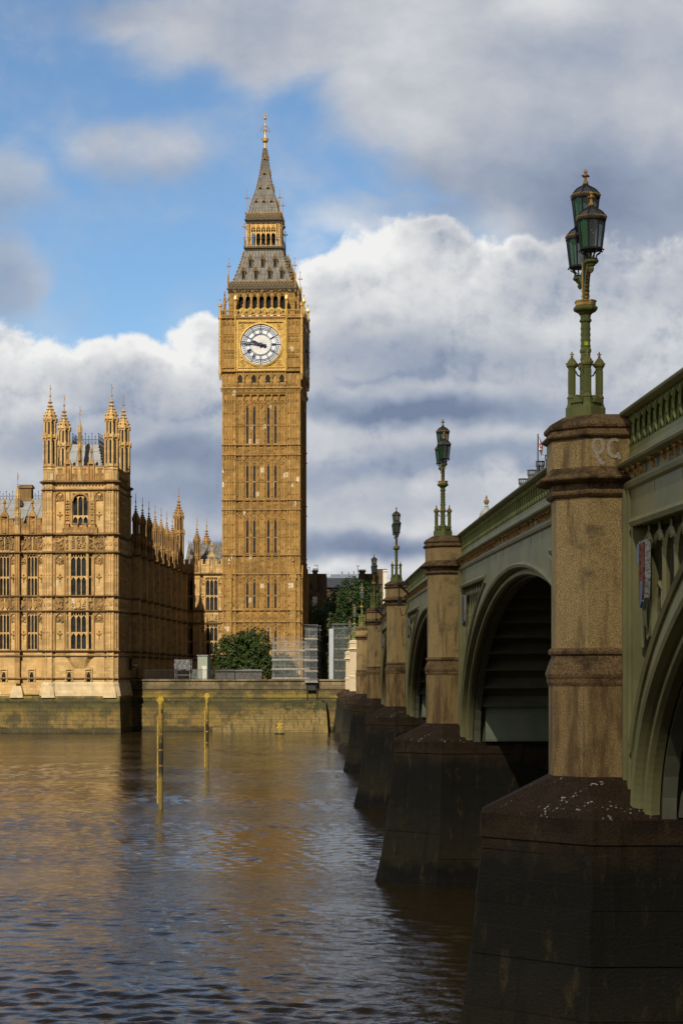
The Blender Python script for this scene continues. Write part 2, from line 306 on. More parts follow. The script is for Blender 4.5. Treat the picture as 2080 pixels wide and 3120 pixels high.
def stair_mat():
    t = mat('worn_yellow_step_blocks', 0.8, 0, 0.25)
    x, y, z = t.sep(t.pos); n1 = t.noise(t.pos, 0.9, 6, 0.68); n2 = t.noise(t.vec('MULTIPLY', t.pos, (2.5, 2.5, .5)), 1.2, 5, 0.65)
    col = t.mix(t.rng(n1, .35, .65), (0.20, 0.140, 0.045, 1), (0.31, 0.215, 0.076, 1))
    col = t.mix(t.rng(t.math('ADD', t.math('DIVIDE', z, 8), n1), .95, .78, 0, .85), (0.05, 0.048, 0.016, 1), col)
    col = t.mix(t.rng(n2, .50, .64, 0, .85), col, (0.085, 0.065, 0.035, 1))
    br = t.new('ShaderNodeTexBrick'); t.put(br.inputs['Vector'], t.comb(t.math('ADD', x, y), t.math('SUBTRACT', z, .19), 0)); br.inputs['Scale'].default_value = 1
    br.inputs['Brick Width'].default_value = 1.9; br.inputs['Row Height'].default_value = 0.72; br.inputs['Mortar Size'].default_value = 0.03
    col = t.mix(t.math('MULTIPLY', br.outputs['Fac'], .55), col, (0.05, 0.042, 0.025, 1))
    t.put(t.b.inputs['Base Color'], col); bump(t, n1, .4, .05); return t.m
M['stair'] = stair_mat()
def green_iron(name, c, rust=0.6):
    t = mat(name, 0.55, 0, 0.35)
    n1 = t.noise(t.pos, 0.9, 5, 0.6); n2 = t.noise(t.vec('MULTIPLY', t.pos, (11, 11, 0.16)), 1.0, 4, 0.6); n3 = t.noise(t.pos, 6, 6, 0.7)
    col = t.mix(t.rng(n1, 0.3, 0.7), tuple(k*0.80 for k in c)+(1,), tuple(k*1.15 for k in c)+(1,))
    col = t.mix(t.rng(n2, 0.60, 0.71, 0, rust), col, (0.21, 0.125, 0.045, 1))
    col = t.mix(t.rng(n3, 0.58, 0.75, 0, 0.4), col, tuple(k*0.55 for k in c)+(1,))
    t.put(t.b.inputs['Base Color'], col); bump(t, n3, 0.08, 0.01); return t.m
M['green'] = green_iron('grey_green_painted_iron', (0.225, 0.212, 0.092), 0.5)
M['green_bright'] = green_iron('olive_green_painted_iron', (0.175, 0.188, 0.052), 0.2)
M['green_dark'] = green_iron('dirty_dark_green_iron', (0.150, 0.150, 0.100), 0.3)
M['green_deep'] = green_iron('shade_darkened_recess_iron', (0.060, 0.062, 0.036), 0.3)  # shadow of the sunk panels put into a darker iron colour
M['green_plate'] = green_iron('blue_green_iron_plate', (0.24, 0.265, 0.18), 0.3)
def lamp_glass(name, c, alpha):
    t = mat(name, 0.12, 0, 0.5)
    n = t.noise(t.vec('MULTIPLY', t.pos, (4, 4, 1)), 2.0, 4)
    t.put(t.b.inputs['Base Color'], t.mix(t.rng(n, 0.3, 0.7), tuple(k*0.6 for k in c)+(1,), c+(1,)))
    t.b.inputs['Alpha'].default_value = alpha; return t.m
M['glass_green'] = lamp_glass('green_lamp_glass', (0.020, 0.15, 0.035), 0.80)
M['glass_clear'] = lamp_glass('dusty_lamp_glass', (0.17, 0.19, 0.17), 0.62)
M['lamp_roof'] = plain('smoky_lamp_roof', (0.085, 0.09, 0.092), 0.3, 0.0, 0.3, 6.0, 0.5)
M['yellow'] = plain('yellow_marine_paint', (0.42, 0.275, 0.025), 0.55, 0, 0.3, 4.0)
def pile_mat():
    t = mat('weathered_yellow_pile', 0.55, 0, 0.35)
    x, y, z = t.sep(t.pos); n = t.noise(t.vec('MULTIPLY', t.pos, (1.5, 1.5, 0.6)), 1.6, 6, 0.7)
    zz = t.math('ADD', z, t.math('MULTIPLY', t.math('SUBTRACT', n, 0.5), 4.2))
    col = t.ramp(t.math('DIVIDE', zz, 6.0), [(0.0, (0.13, 0.095, 0.022)), (0.22, (0.19, 0.135, 0.028)), (0.36, (0.030, 0.025, 0.014)), (0.62, (0.022, 0.018, 0.011)), (0.76, (0.23, 0.155, 0.024)), (1.0, (0.33, 0.215, 0.026))])
    t.put(t.b.inputs['Base Color'], col); bump(t, n, 0.2, 0.02); return t.m
M['pile'] = pile_mat()
M['rust'] = plain('rusty_yellow_strap', (0.26, 0.14, 0.035), 0.7, 0, 0.6, 9.0, dirt=(0.05, 0.035, 0.02))
M['rubber'] = plain('black_rubber', (0.015, 0.015, 0.015), 0.7)
M['galv'] = plain('galvanised_tube', (0.36, 0.36, 0.36), 0.45, 0.4, 0.3, 8.0, 0.5)
M['board'] = plain('grey_scaffold_board', (0.34, 0.29, 0.22), 0.85, 0, 0.3, 2.0)
def net(name, c, alpha):
    t = mat(name, 0.8, 0, 0.1); t.put(t.b.inputs['Base Color'], c+(1,))
    x, y, z = t.sep(t.pos)
    n = t.noise(t.pos, 1.1, 4)
    t.put(t.b.inputs['Alpha'], t.rng(n, 0.3, 0.7, alpha*0.7, min(1, alpha*1.3))); return t.m
M['net_pale'] = net('pale_debris_net', (0.30, 0.31, 0.30), 0.22)
M['net_dark'] = net('dark_debris_net', (0.035, 0.038, 0.042), 0.90)
M['net_grey'] = net('grey_debris_net', (0.10, 0.11, 0.105), 0.50)
M['tarp'] = plain('grey_tarpaulin', (0.13, 0.13, 0.13), 0.6, 0, 0.2, 1.0)
M['cabin'] = plain('pale_green_cabin_panel', (0.30, 0.33, 0.25), 0.6, 0, 0.06, 1.0)
M['shed'] = plain('dark_weathered_canvas', (0.085, 0.078, 0.07), 0.8)
M['hoard'] = plain('grey_steel_post', (0.38, 0.40, 0.42), 0.5, 0.1, 0.1)
M['brick'] = ashlar('sooty_stock_brick', (0.135, 0.092, 0.048), (0.080, 0.055, 0.032), 0.45, 0.16, soot=0.8)
M['slate'] = plain('blue_black_slate', (0.035, 0.040, 0.05), 0.6, 0, 0.2)
M['zinc'] = plain('corrugated_zinc', (0.20, 0.23, 0.28), 0.5, 0.1, 0.2, 2.0)
M['render'] = plain('pale_painted_stone', (0.62, 0.58, 0.50), 0.8, 0, 0.08)
M['concrete'] = plain('grey_bronze_cladding', (0.075, 0.08, 0.08), 0.5, 0.1, 0.15)
M['bark'] = plain('bark', (0.06, 0.045, 0.03), 0.9, 0, 0.3, 6.0)
def leaves(name, a, b):
    t = mat(name, 0.55, 0, 0.3)
    n = t.noise(t.pos, 0.75, 3, 0.6); n2 = t.noise(t.pos, 5, 2)
    col = t.mix(t.rng(n, 0.35, 0.65), a+(1,), b+(1,)); col = t.mix(t.rng(n2, 0.45, 0.7, 0, 0.5), col, tuple(k*1.5 for k in b)+(1,))
    t.put(t.b.inputs['Base Color'], col)
    t.b.inputs['Subsurface Weight'].default_value = 0.0
    tr = t.new('ShaderNodeBsdfTranslucent'); t.l.new(col, tr.inputs[0]); ms = t.new('ShaderNodeMixShader'); ms.inputs[0].default_value = 0.3
    o = [k for k in t.n if k.type == 'OUTPUT_MATERIAL'][0]
    t.l.new(t.b.outputs[0], ms.inputs[1]); t.l.new(tr.outputs[0], ms.inputs[2]); t.l.new(ms.outputs[0], o.inputs[0])
    return t.m
M['leaf'] = leaves('plane_tree_leaves', (0.030, 0.050, 0.010), (0.052, 0.080, 0.016))
M['leaf_dark'] = leaves('dark_leaves', (0.022, 0.042, 0.010), (0.042, 0.070, 0.015))
M['leaf_bloom'] = leaves('leaves_with_pale_bloom', (0.036, 0.056, 0.012), (0.100, 0.112, 0.036))
M['asphalt'] = plain('asphalt', (0.05, 0.05, 0.05), 0.9)
M['paving'] = plain('gravel_paving', (0.16, 0.13, 0.09), 0.9, 0, 0.3, 1.0)
M['flag_blue'] = plain('flag_blue_cloth', (0.015, 0.025, 0.12), 0.8)
M['sky_blue'] = plain('pale_blue_enamel', (0.12, 0.24, 0.36), 0.6)
M['grey_enamel'] = plain('grey_enamel', (0.25, 0.25, 0.24), 0.6, 0, 0.6, 30)
M['red_enamel'] = plain('red_enamel', (0.14, 0.045, 0.033), 0.6, 0, 0.8, 18)
M['lime'] = plain('lime_sticker', (0.55, 0.70, 0.03), 0.6)
M['graffiti'] = plain('chalky_white_spray', (0.47, 0.40, 0.30), 0.9, 0, 0.2, 20)
M['statue'] = M['stone_trim']
# ---------------------------------------------------------------- mesh builder
class SootShade(tuple): pass       # dark ground behind a carving: palace soot, on the tower painted shade
def shf(f, o): return type(f)(i+o for i in f)
class MB:
    def __init__(s, Mx=None): s.v = []; s.f = []; s.M = Mx; s.dark = False
    def add(s, vs, fs):
        o = len(s.v)
        if s.M is not None: vs = [tuple(s.M @ Vector(p)) for p in vs]
        s.v.extend(vs); s.f.extend([(SootShade if s.dark else type(f))(o+i for i in f) for f in fs])
    def box(s, x0, x1, y0, y1, z0, z1):
        s.add([(x0,y0,z0),(x1,y0,z0),(x1,y1,z0),(x0,y1,z0),(x0,y0,z1),(x1,y0,z1),(x1,y1,z1),(x0,y1,z1)],
              [(0,3,2,1),(4,5,6,7),(0,1,5,4),(1,2,6,5),(2,3,7,6),(3,0,4,7)])
    def xz(s, poly, y0, y1):            # polygon in x,z (counter-clockwise seen from -y), pushed from y0 to y1 > y0
        n = len(poly)
        s.add([(x,y0,z) for x,z in poly]+[(x,y1,z) for x,z in poly],
              [tuple(range(n)), tuple(range(2*n-1,n-1,-1))]+[(i,n+i,n+(i+1)%n,(i+1)%n) for i in range(n)])
    def xy(s, poly, z0, z1):
        n = len(poly)
        s.add([(x,y,z0) for x,y in poly]+[(x,y,z1) for x,y in poly],
              [tuple(range(n-1,-1,-1)), tuple(range(n,2*n))]+[(i,(i+1)%n,n+(i+1)%n,n+i) for i in range(n)])
    def loft(s, rings, cap0=True, cap1=True, closed=True):
        n = len(rings[0]); vs = [p for r in rings for p in r]; fs = []
        for k in range(len(rings)-1):
            for i in range(n if closed else n-1):
                j = (i+1) % n; fs.append((k*n+i, k*n+j, (k+1)*n+j, (k+1)*n+i))
        if cap0: fs.append(tuple(range(n-1,-1,-1)))
        if cap1: fs.append(tuple((len(rings)-1)*n+i for i in range(n)))
        s.add(vs, fs)
    def lathe(s, cx, cy, prof, n=8, rot=None):
        a0 = math.pi/n if rot is None else rot
        s.loft([[(cx+r*math.cos(a0+2*math.pi*i/n), cy+r*math.sin(a0+2*math.pi*i/n), z) for i in range(n)] for r, z in prof])
    def tube(s, pts, r, n=6, r1=None):
        pts = [Vector(p) for p in pts]; rings = []
        for k, p in enumerate(pts):
            d = (pts[min(k+1,len(pts)-1)]-pts[max(k-1,0)]).normalized()
            a = Vector((0,0,1)) if abs(d.z) < 0.9 else Vector((0,1,0))
            u = d.cross(a).normalized(); w = u.cross(d).normalized() * -1
            rr = r if r1 is None else r+(r1-r)*k/(len(pts)-1)
            rings.append([tuple(p+(u*math.cos(2*math.pi*i/n)-w*math.sin(2*math.pi*i/n))*rr) for i in range(n)])
        s.loft(rings)
    def octa(s, c, r, rz=None):
        x,y,z = c; rz = rz or r
        s.add([(x+r,y,z),(x-r,y,z),(x,y+r,z),(x,y-r,z),(x,y,z+rz),(x,y,z-rz)],[(0,2,4),(2,1,4),(1,3,4),(3,0,4),(2,0,5),(1,2,5),(3,1,5),(0,3,5)])
    def sweep(s, plan, prof, closed=False):
        """profile of (outward, height) points carried along a plan line; outward is to the right of the direction of travel"""
        n = len(plan); P = [Vector((p[0],p[1])) for p in plan]; nor = []
        for i in range(n):
            def en(a, b): d = (P[b]-P[a]).normalized(); return Vector((d.y,-d.x))
            if closed: a, b = en((i-1)%n, i), en(i, (i+1)%n)
            else:
                a = en(max(i-1,0), max(i-1,0)+1); b = en(min(i,n-2), min(i,n-2)+1)
            m = a+b; m = m/ max(m.dot(a), 0.25); nor.append(m)
        rings = [[(P[i].x+nor[i].x*o, P[i].y+nor[i].y*o, z) for o, z in prof] for i in range(n)]
        if closed: rings.append(rings[0])
        k = len(prof)
        s.loft(rings, not closed, not closed)
    def build(s, name, m, parent=None, smooth=False):
        me = bpy.data.meshes.new(name); me.from_pydata(s.v, [], s.f); me.validate(clean_customdata=False)
        me.materials.append(M[m] if isinstance(m, str) else m)
        dk = [isinstance(f, SootShade) for f in s.f]
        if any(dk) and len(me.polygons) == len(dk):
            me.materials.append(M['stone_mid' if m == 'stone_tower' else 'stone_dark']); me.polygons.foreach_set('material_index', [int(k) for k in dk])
        if smooth: me.polygons.foreach_set('use_smooth', [True]*len(me.polygons))
        o = bpy.data.objects.new(name, me); COL.objects.link(o)
        if parent is not None: o.parent = parent
        return o
def offset(poly, o):
    n = len(poly); out = []
    for i in range(n):
        a, b, c = Vector(poly[i-1]), Vector(poly[i]), Vector(poly[(i+1)%n])
        d1 = (b-a).normalized(); d2 = (c-b).normalized(); n1 = Vector((d1.y,-d1.x)); n2 = Vector((d2.y,-d2.x))
        m = n1+n2; m = m/max(m.dot(n1),0.2); out.append((b.x+m.x*o, b.y+m.y*o))
    return out
def empty(name, loc=(0,0,0), rz=0, label=None, cat=None, group=None, parent=None):
    o = bpy.data.objects.new(name, None); COL.objects.link(o); o.location = loc; o.rotation_euler = (0,0,rz); o.empty_display_size = 0.3
    if label: o['label'] = label
    if cat: o['category'] = cat
    if group: o['group'] = group
    if parent is not None: o.parent = parent
    return o
def tag(o, label, cat, group=None):
    o['label'] = label; o['category'] = cat
    if group: o['group'] = group
    return o
def structure(o): o['kind'] = 'structure'; return o
def copy_tree(o, parent=None):
    c = o.copy(); COL.objects.link(c); c.parent = parent
    for ch in list(o.children): copy_tree(ch, c)
    return c
def wx(px, Y): return (px-1040)*Y/F
def wz(py, Y): return EYE+(HOR-py)*Y/F

# ---- gothic pieces, drawn on a wall whose outside faces -y: u along it, yf its face
def wall(mb, u0, u1, z0, z1, yf, holes=(), depth=0.4):
    us = sorted({u0,u1,*[h[0] for h in holes],*[h[1] for h in holes]}); zs = sorted({z0,z1,*[h[2] for h in holes],*[h[3] for h in holes]})
    for a,b in zip(us,us[1:]):
        for c,d in zip(zs,zs[1:]):
            if any(h[0]<=a and b<=h[1] and h[2]<=c and d<=h[3] for h in holes): continue
            mb.add([(a,yf,c),(b,yf,c),(b,yf,d),(a,yf,d)],[(0,1,2,3)])
    for a,b,c,d in holes:
        y2 = yf+depth
        mb.add([(a,yf,c),(b,yf,c),(b,yf,d),(a,yf,d),(a,y2,c),(b,y2,c),(b,y2,d),(a,y2,d)],[(0,4,5,1),(1,5,6,2),(2,6,7,3),(3,7,4,0)])
def head(mb, u0, u1, z1, h, y0, y1):
    """the two corner pieces that turn a square opening into a pointed arch"""
    uc = (u0+u1)/2; w = (u1-u0)/2
    pts = [(1-(1-k)**1.0, k) for k in (0,.25,.5,.75,1)]
    L = [(u0,z1)]+[(u0+w*(k**2)*0.9+w*0.1*k, z1-h*(1-k)) for k in (0,.3,.55,.8,1)]
    mb.xz(L, y0, y1)
    mb.xz([(2*uc-a,b) for a,b in reversed(L)], y0, y1)
SOOT_SHADE = [False]
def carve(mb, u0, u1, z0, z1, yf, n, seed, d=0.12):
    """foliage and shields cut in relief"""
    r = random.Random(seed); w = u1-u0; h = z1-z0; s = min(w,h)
    if SOOT_SHADE[0]: mb.dark = True; mb.xz([(u0+.03,z0+.03),(u1-.03,z0+.03),(u1-.03,z1-.03),(u0+.03,z1-.03)], yf-.015, yf+.02); mb.dark = False
    for k in range(n):
        a = u0+w*(0.14+0.72*r.random()); b = z0+h*(0.1+0.8*r.random()); q = s*r.uniform(0.07,0.17); an = r.uniform(0,3.1)
        el = r.uniform(1.2,2.4); dd = d*r.uniform(0.5,1.2)
        c, sn = math.cos(an), math.sin(an)
        mb.xz([(a+c*x*q*el-sn*z*q, b+sn*x*q*el+c*z*q) for x,z in ((-1,-.5),(1,-.7),(.8,.6),(-.7,.8))], yf-dd, yf)
def diamond(mb, uc, zc, r, yf, d=0.1, t=0.3):
    o = [(uc,zc-r),(uc+r,zc),(uc,zc+r),(uc-r,zc)]; i = [(uc+(a-uc)*(1-t), zc+(b-zc)*(1-t)) for a,b in o]
    for k in range(4):
        j = (k+1)%4; mb.xz([o[k],o[j],i[j],i[k]], yf-d, yf)
    mb.xz([(uc+(a-uc)*.4, zc+(b-zc)*.4) for a,b in o], yf-d*0.8, yf)
def window(parent, u0, u1, z0, z1, yf, lights=3, transoms=(0.45,), depth=0.30, Mx=None, m='stone', tracery=True, heads=True, mw=0.09):
    mb = MB(Mx); w = (u1-u0)/lights; y0 = yf+depth*0.25; y1 = yf+depth
    for k in range(lights+1):
        c = u0+k*w; h = mw if 0<k<lights else mw*0.9
        mb.box(max(u0,c-h/1.4), min(u1,c+h/1.4), y0, y1, z0, z1)
    for tz in transoms:
        z = z0+(z1-z0)*tz
        for k in range(lights): mb.box(u0+k*w+mw*.65, u0+(k+1)*w-mw*.65, y0+.01, y1, z-0.08, z+0.08)
    zs = [z1]+[z0+(z1-z0)*tz-0.08 for tz in transoms]
    if heads:
        for i, zt in enumerate(zs):
            for k in range(lights):
                a, b = u0+k*w+mw*.6, u0+(k+1)*w-mw*.6; hh = min(0.7*w, 0.5)
                if i == 0 and tracery:
                    head(mb, a, b, zt-w*0.55, hh, y0+.02, y1)
                    mb.box((a+b)/2-.04, (a+b)/2+.04, y0+.03, y1, zt-w*.55, zt)
                    head(mb, a, (a+b)/2, zt, hh*.5, y0+.03, y1); head(mb, (a+b)/2, b, zt, hh*.5, y0+.03, y1)
                else: head(mb, a, b, zt, hh, y0+.02, y1)
    o = mb.build('window', m, parent)
    g = MB(Mx); g.add([(u0,y1-.04,z0),(u1,y1-.04,z0),(u1,y1-.04,z1),(u0,y1-.04,z1)],[(0,1,2,3)])
    g.build('window_glass', 'glass', o)
    return o
STRING = lambda z, p=0.22, h=0.30: [(0,z-h*.5),(p*.5,z-h*.3),(p,z),(p,z+h*.25),(0,z+h*.6)]
def bosses(mb, u0, u1, z, yf, step, s=0.12):
    n = max(1,int((u1-u0)/step))
    for k in range(n):
        c = u0+(k+.5)*(u1-u0)/n; mb.octa((c,yf,z),s)
def battlement(mb, u0, u1, z0, z1, yf, th=0.35, step=1.1):
    """pierced and stepped parapet"""
    n = max(1,round((u1-u0)/step)); w = (u1-u0)/n; zl = z0+(z1-z0)*0.62
    mb.box(u0,u1,yf,yf+th,z0,zl)
    for k in range(n):
        a = u0+k*w; mb.box(a+w*.24,a+w*.76,yf+.01,yf+th-.01,zl,z1)
        mb.box(a+w*.18,a+w*.82,yf-.06,yf+th+.02,z1,z1+.12)
        mb.box(a+w*.80,a+w*1.2 if k<n-1 else u1,yf-.05,yf+th+.02,zl,zl+.09)
        for c in (a+w*.02,a+w*.5): mb.box(c,c+.09,yf-.07,yf,z0+.1,zl-.1)
        head(mb, a+w*.12, a+w*.48, zl-.05, .25, yf-.06, yf)
        head(mb, a+w*.60, a+w*.96, zl-.05, .25, yf-.06, yf)
def turret(parent, x, y, r, z0, zmid, zcap, ztop, ztip, Mx=None, name='turret', m='stone', slits=True, panels=True, vane=True, rough=1.0):
    """eight-sided gothic turret: two slender lantern drums, crown of crockets, ogee cap, finial and gilded vane"""
    mb = MB(Mx); dk = MB(Mx); r2 = r*0.80
    H = zcap-zmid
    mb.lathe(x,y,[(r,z0),(r,z0+(zmid-z0)*.28),(r*1.08,z0+(zmid-z0)*.29),(r*.93,z0+(zmid-z0)*.33),(r*.93,zmid-.15),(r*1.12,zmid),(r*1.12,zmid+.12),(r2,zmid+.2),(r2,zcap-.12),(r2*1.22,zcap),(r2*1.22,zcap+.1),(r2*1.02,zcap+.16)])
    hc = ztop-zcap
    mb.lathe(x,y,[(r2*1.02,zcap+.16),(r2*1.0,zcap+hc*.16),(r2*.86,zcap+hc*.27),(r2*.50,zcap+hc*.40),(r2*.24,zcap+hc*.54),(r2*.15,zcap+hc*.72),(r2*.10,ztop)])
    cc = r2*.13
    for i in range(8):
        a = 2*math.pi*(i+.5)/8; ca, sa = math.cos(a), math.sin(a)
        for zz, rr in ((.20,.98),(.33,.70),(.46,.45),(.60,.28),(.76,.20)):
            mb.octa((x+ca*(r2*rr+cc*.9), y+sa*(r2*rr+cc*.9), zcap+hc*zz), cc*(1.75-zz*.6), cc*1.7)
        for zc, rr, sz in ((zmid+.1,r*1.08,.55),(zcap+.05,r2*1.2,.28)):      # little pinnacles round each drum
            mb.lathe(x+ca*rr,y+sa*rr,[(r*.10,zc-.35),(r*.11,zc+sz*.4),(r*.14,zc+sz*.45),(.015,zc+sz)],4,a)
        # corner shafts
        for (ra,za,zb) in ((r*.94,z0+(zmid-z0)*.33,zmid-.1),(r2,zmid+.2,zcap-.1)):
            mb.lathe(x+ca*ra,y+sa*ra,[(r*.10,za),(r*.10,zb)],4,a)
        b = 2*math.pi*i/8; cb, sb = math.cos(b), math.sin(b); ap = math.cos(math.pi/8)
        if slits:
            for (ra,za,zb,w) in ((r*.93*ap,z0+(zmid-z0)*.42,zmid-.45,r*.14),(r2*ap,zmid+.45,zcap-.35,r2*.15)):
                if zb-za < 0.3: continue
                c = (x+cb*ra, y+sb*ra)
                dk.add([(c[0]-sb*w+cb*.012,c[1]+cb*w+sb*.012,za),(c[0]+sb*w+cb*.012,c[1]-cb*w+sb*.012,za),(c[0]+sb*w+cb*.012,c[1]-cb*w+sb*.012,zb),(c[0]+cb*.012,c[1]+sb*.012,zb+w*1.6),(c[0]-sb*w+cb*.012,c[1]+cb*w+sb*.012,zb)],[(4,3,2,1,0)])
        if panels:
            zb = z0+(zmid-z0)*.24; ra = r*ap
            for q in (-1,1):
                c = (x+cb*ra-sb*q*r*.17, y+sb*ra+cb*q*r*.17); mb.lathe(c[0],c[1],[(r*.07,z0+.1),(r*.07,zb)],4,b)
    # finial
    mb.lathe(x,y,[(r2*.10,ztop-.02),(r2*.24,ztop+.10),(r2*.24,ztop+.16),(r2*.06,ztop+.24)],6)
    o = mb.build(name, m, parent)
    if slits and dk.v: dk.build('louvre_slit', 'void', o)
    if vane:
        v = MB(Mx); v.lathe(x,y,[(.035,ztop+.2),(.02,ztip)],5); v.octa((x,y,ztop+.25),.09)
        v.xz([(x+.02,ztip-.55),(x+.17,ztip-.48),(x+.13,ztip-.36),(x+.19,ztip-.26),(x+.02,ztip-.2)], y-.02, y+.02); v.octa((x,y,ztip),.06,.12)
        v.build('weathervane', 'gold_worn', o)
    return o
def cresting(mb, p, q, z, h, step=0.42):
    """iron ridge railing of little fleurs between two points"""
    p, q = Vector(p), Vector(q); L = (q-p).length; n = max(2,int(L/step)); d = (q-p)/n; u = d.normalized()
    s = u*0.025
    for a, hh in ((0.0,.04),(h*.42,.05)):
        mb.tube([p+Vector((0,0,z+a)), q+Vector((0,0,z+a))], hh*.6, 4)
    for k in range(n+1):
        c = p+d*k; tall = h if k%2==0 else h*.72
        mb.tube([c+Vector((0,0,z)), c+Vector((0,0,z+tall))], .026, 4)
        mb.octa((c.x,c.y,z+tall),.075,.11)
        if k<n:
            m = c+d*.5; mb.tube([c+Vector((0,0,z+.03)), m+Vector((0,0,z+h*.36)), c+d+Vector((0,0,z+.03))], .02, 3)
# ================================================================ PALACE
PAL = empty('palace', (-28.44, 240.0, 0), -TH, 'honey coloured gothic palace with slender corner turrets rising from the river wall', 'palace')
def T(x, y, a=0): return Matrix.Translation((x, y, 0)) @ Matrix.Rotation(R(a), 4, 'Z')
BANDS = [6.92, 9.75, 10.42, 15.5, 17.4, 22.95]      # string courses shared by every front
def storey(mb, u0, u1, z0, z1, yf, n, mid=0.45, d=0.11, w=0.11, fleur=False, seed=1):
    p = (u1-u0)/n; d *= 1.7; w *= 1.15
    for k in range(n+1):
        c = u0+k*p; mb.box(c-w/2, c+w/2, yf-d, yf, z0+.12, z1-.12)
    for k in range(n):
        a, b = u0+k*p+w/2, u0+(k+1)*p-w/2
        head(mb, a, b, z1-.14, min(.6,p*.6), yf-d*.8, yf)
        if mid: head(mb, a, b, z0+(z1-z0)*mid, min(.35,p*.5), yf-d*.8, yf); mb.box(a, b, yf-d*.7, yf, z0+(z1-z0)*mid, z0+(z1-z0)*mid+.1)
        if p > .55: carve(mb, a, b, z1-1.35, z1-.5, yf, 7, seed*31+k, .14)
        if fleur:
            zc = z0+(z1-z0)*.42; c = (a+b)/2
            mb.octa((c,yf-.05,zc), .20, .30); mb.octa((c,yf-.05,zc+.42), .15, .2); mb.octa((c-.25,yf-.05,zc+.12), .13); mb.octa((c+.25,yf-.05,zc+.12), .13); mb.octa((c,yf-.05,zc-.4), .09, .25)
def coat(mb, u0, u1, z0, z1, yf, seed):
    """a shield with crown and supporters in deep relief"""
    c = (u0+u1)/2; h = z1-z0; w = u1-u0
    mb.xz([(c-w*.13,z0+h*.62),(c-w*.13,z0+h*.3),(c,z0+h*.12),(c+w*.13,z0+h*.3),(c+w*.13,z0+h*.62)], yf-.2, yf)
    mb.xz([(c-w*.09,z0+h*.66),(c+w*.09,z0+h*.66),(c+w*.12,z0+h*.86),(c+w*.04,z0+h*.78),(c,z0+h*.93),(c-w*.04,z0+h*.78),(c-w*.12,z0+h*.86)], yf-.22, yf)
    for s in (-1, 1):
        mb.xz([(c+s*w*x,z0+h*z) for x,z in ((.17,.14),(.30,.10),(.27,.38),(.40,.55),(.38,.85),(.27,.80),(.18,.52))][::s], yf-.18, yf)
        mb.tube([(c+s*w*.27,yf-.12,z0+h*.38),(c+s*w*.44,yf-.12,z0+h*.30),(c+s*w*.46,yf-.12,z0+h*.75)], .06, 5)
    carve(mb, u0, u1, z0, z0+h*.2, yf, 6, seed)

SOOT_SHADE[0] = True
# ---- river pavilion: walls
st = MB(); tr = MB()
YF = 0.35
for a, b in ((-8.05,-6.7),(-3.05,-1.65)):
    wall(st, a, b, 6.3, 25.25, YF)
hole_hi = (-5.75,-3.77,26.4,30.5)
wall(st, -8.05, -1.65, 25.25, 34, YF, [hole_hi])
wall(st, -6.7, -3.05, 6.3, 10.42, YF, [(-6.45,-5.95,6.5,7.75),(-3.95,-3.45,6.5,7.75)])
wall(st, -8.05, -6.7, 4.9, 6.3, YF); wall(st, -3.05, -1.65, 4.9, 6.3, YF); wall(st, -6.7, -3.05, 4.9, 6.3, YF)
# side wall towards the bridge and back
Ms = Matrix.Translation((-0.30, 0, 0)) @ Matrix.Rotation(R(90), 4, 'Z')
sd = MB(Ms); wall(sd, 1.5, 8.8, 4.9, 34, 0)
st.v, st.f = st.v, st.f
o_ = len(st.v); st.v += sd.v; st.f += [shf(f,o_) for f in sd.f]
for n_ in range(2):      # panels on the side wall, storey by storey
    pass
sp = MB(Ms)
for z0, z1 in ((10.42,15.4),(17.5,22.8),(25.3,30.8)):
    for a in (1.9, 4.9): storey(sp, a, a+2.9, z0, z1, 0, 3, seed=int(z0+a))
for z0, z1 in ((15.55,17.3),(23.1,25.1)):
    for k in range(6): diamond(sp, 2.5+k*1.1, (z0+z1)/2, .42, 0)
st2 = [st]
# corner turrets: eight-sided shafts down to the plinth
TUR = [(-8.75,.85),(-.85,.85),(-.85,9.4),(-8.75,9.4)]
for i, (cx, cy) in enumerate(TUR):
    st.lathe(cx, cy, [(.92,4.9),(.92,31.9)])
    if i == 3: continue
    ks = (-1,0,1,2) if i == 1 else ((-1,0,1) if i == 0 else (0,1,2,3))
    for k in ks:
        m = MB(T(cx,cy,45*k))
        for z0, z1 in ((10.42,15.4),(17.5,22.8),(25.3,30.8)): storey(m, -.33, .33, z0, z1, -.85, 2, .5, .07, .08, seed=i+k)
        m.box(-.33,.33,-.92,-.85,28,28.1); m.box(-.33,.33,-.92,-.85,26.6,26.7)
        for z0, z1 in ((15.55,17.3),(23.1,25.1),(31.0,31.8)): diamond(m, 0, (z0+z1)/2, min(.30,(z1-z0)*.42), -.85, .09, .35)
        for q in (-.34,.34): m.box(q-.05,q+.05,-.93,-.85,5.2,31.8)
        o_ = len(st.v); st.v += m.v; st.f += [shf(f,o_) for f in m.f]
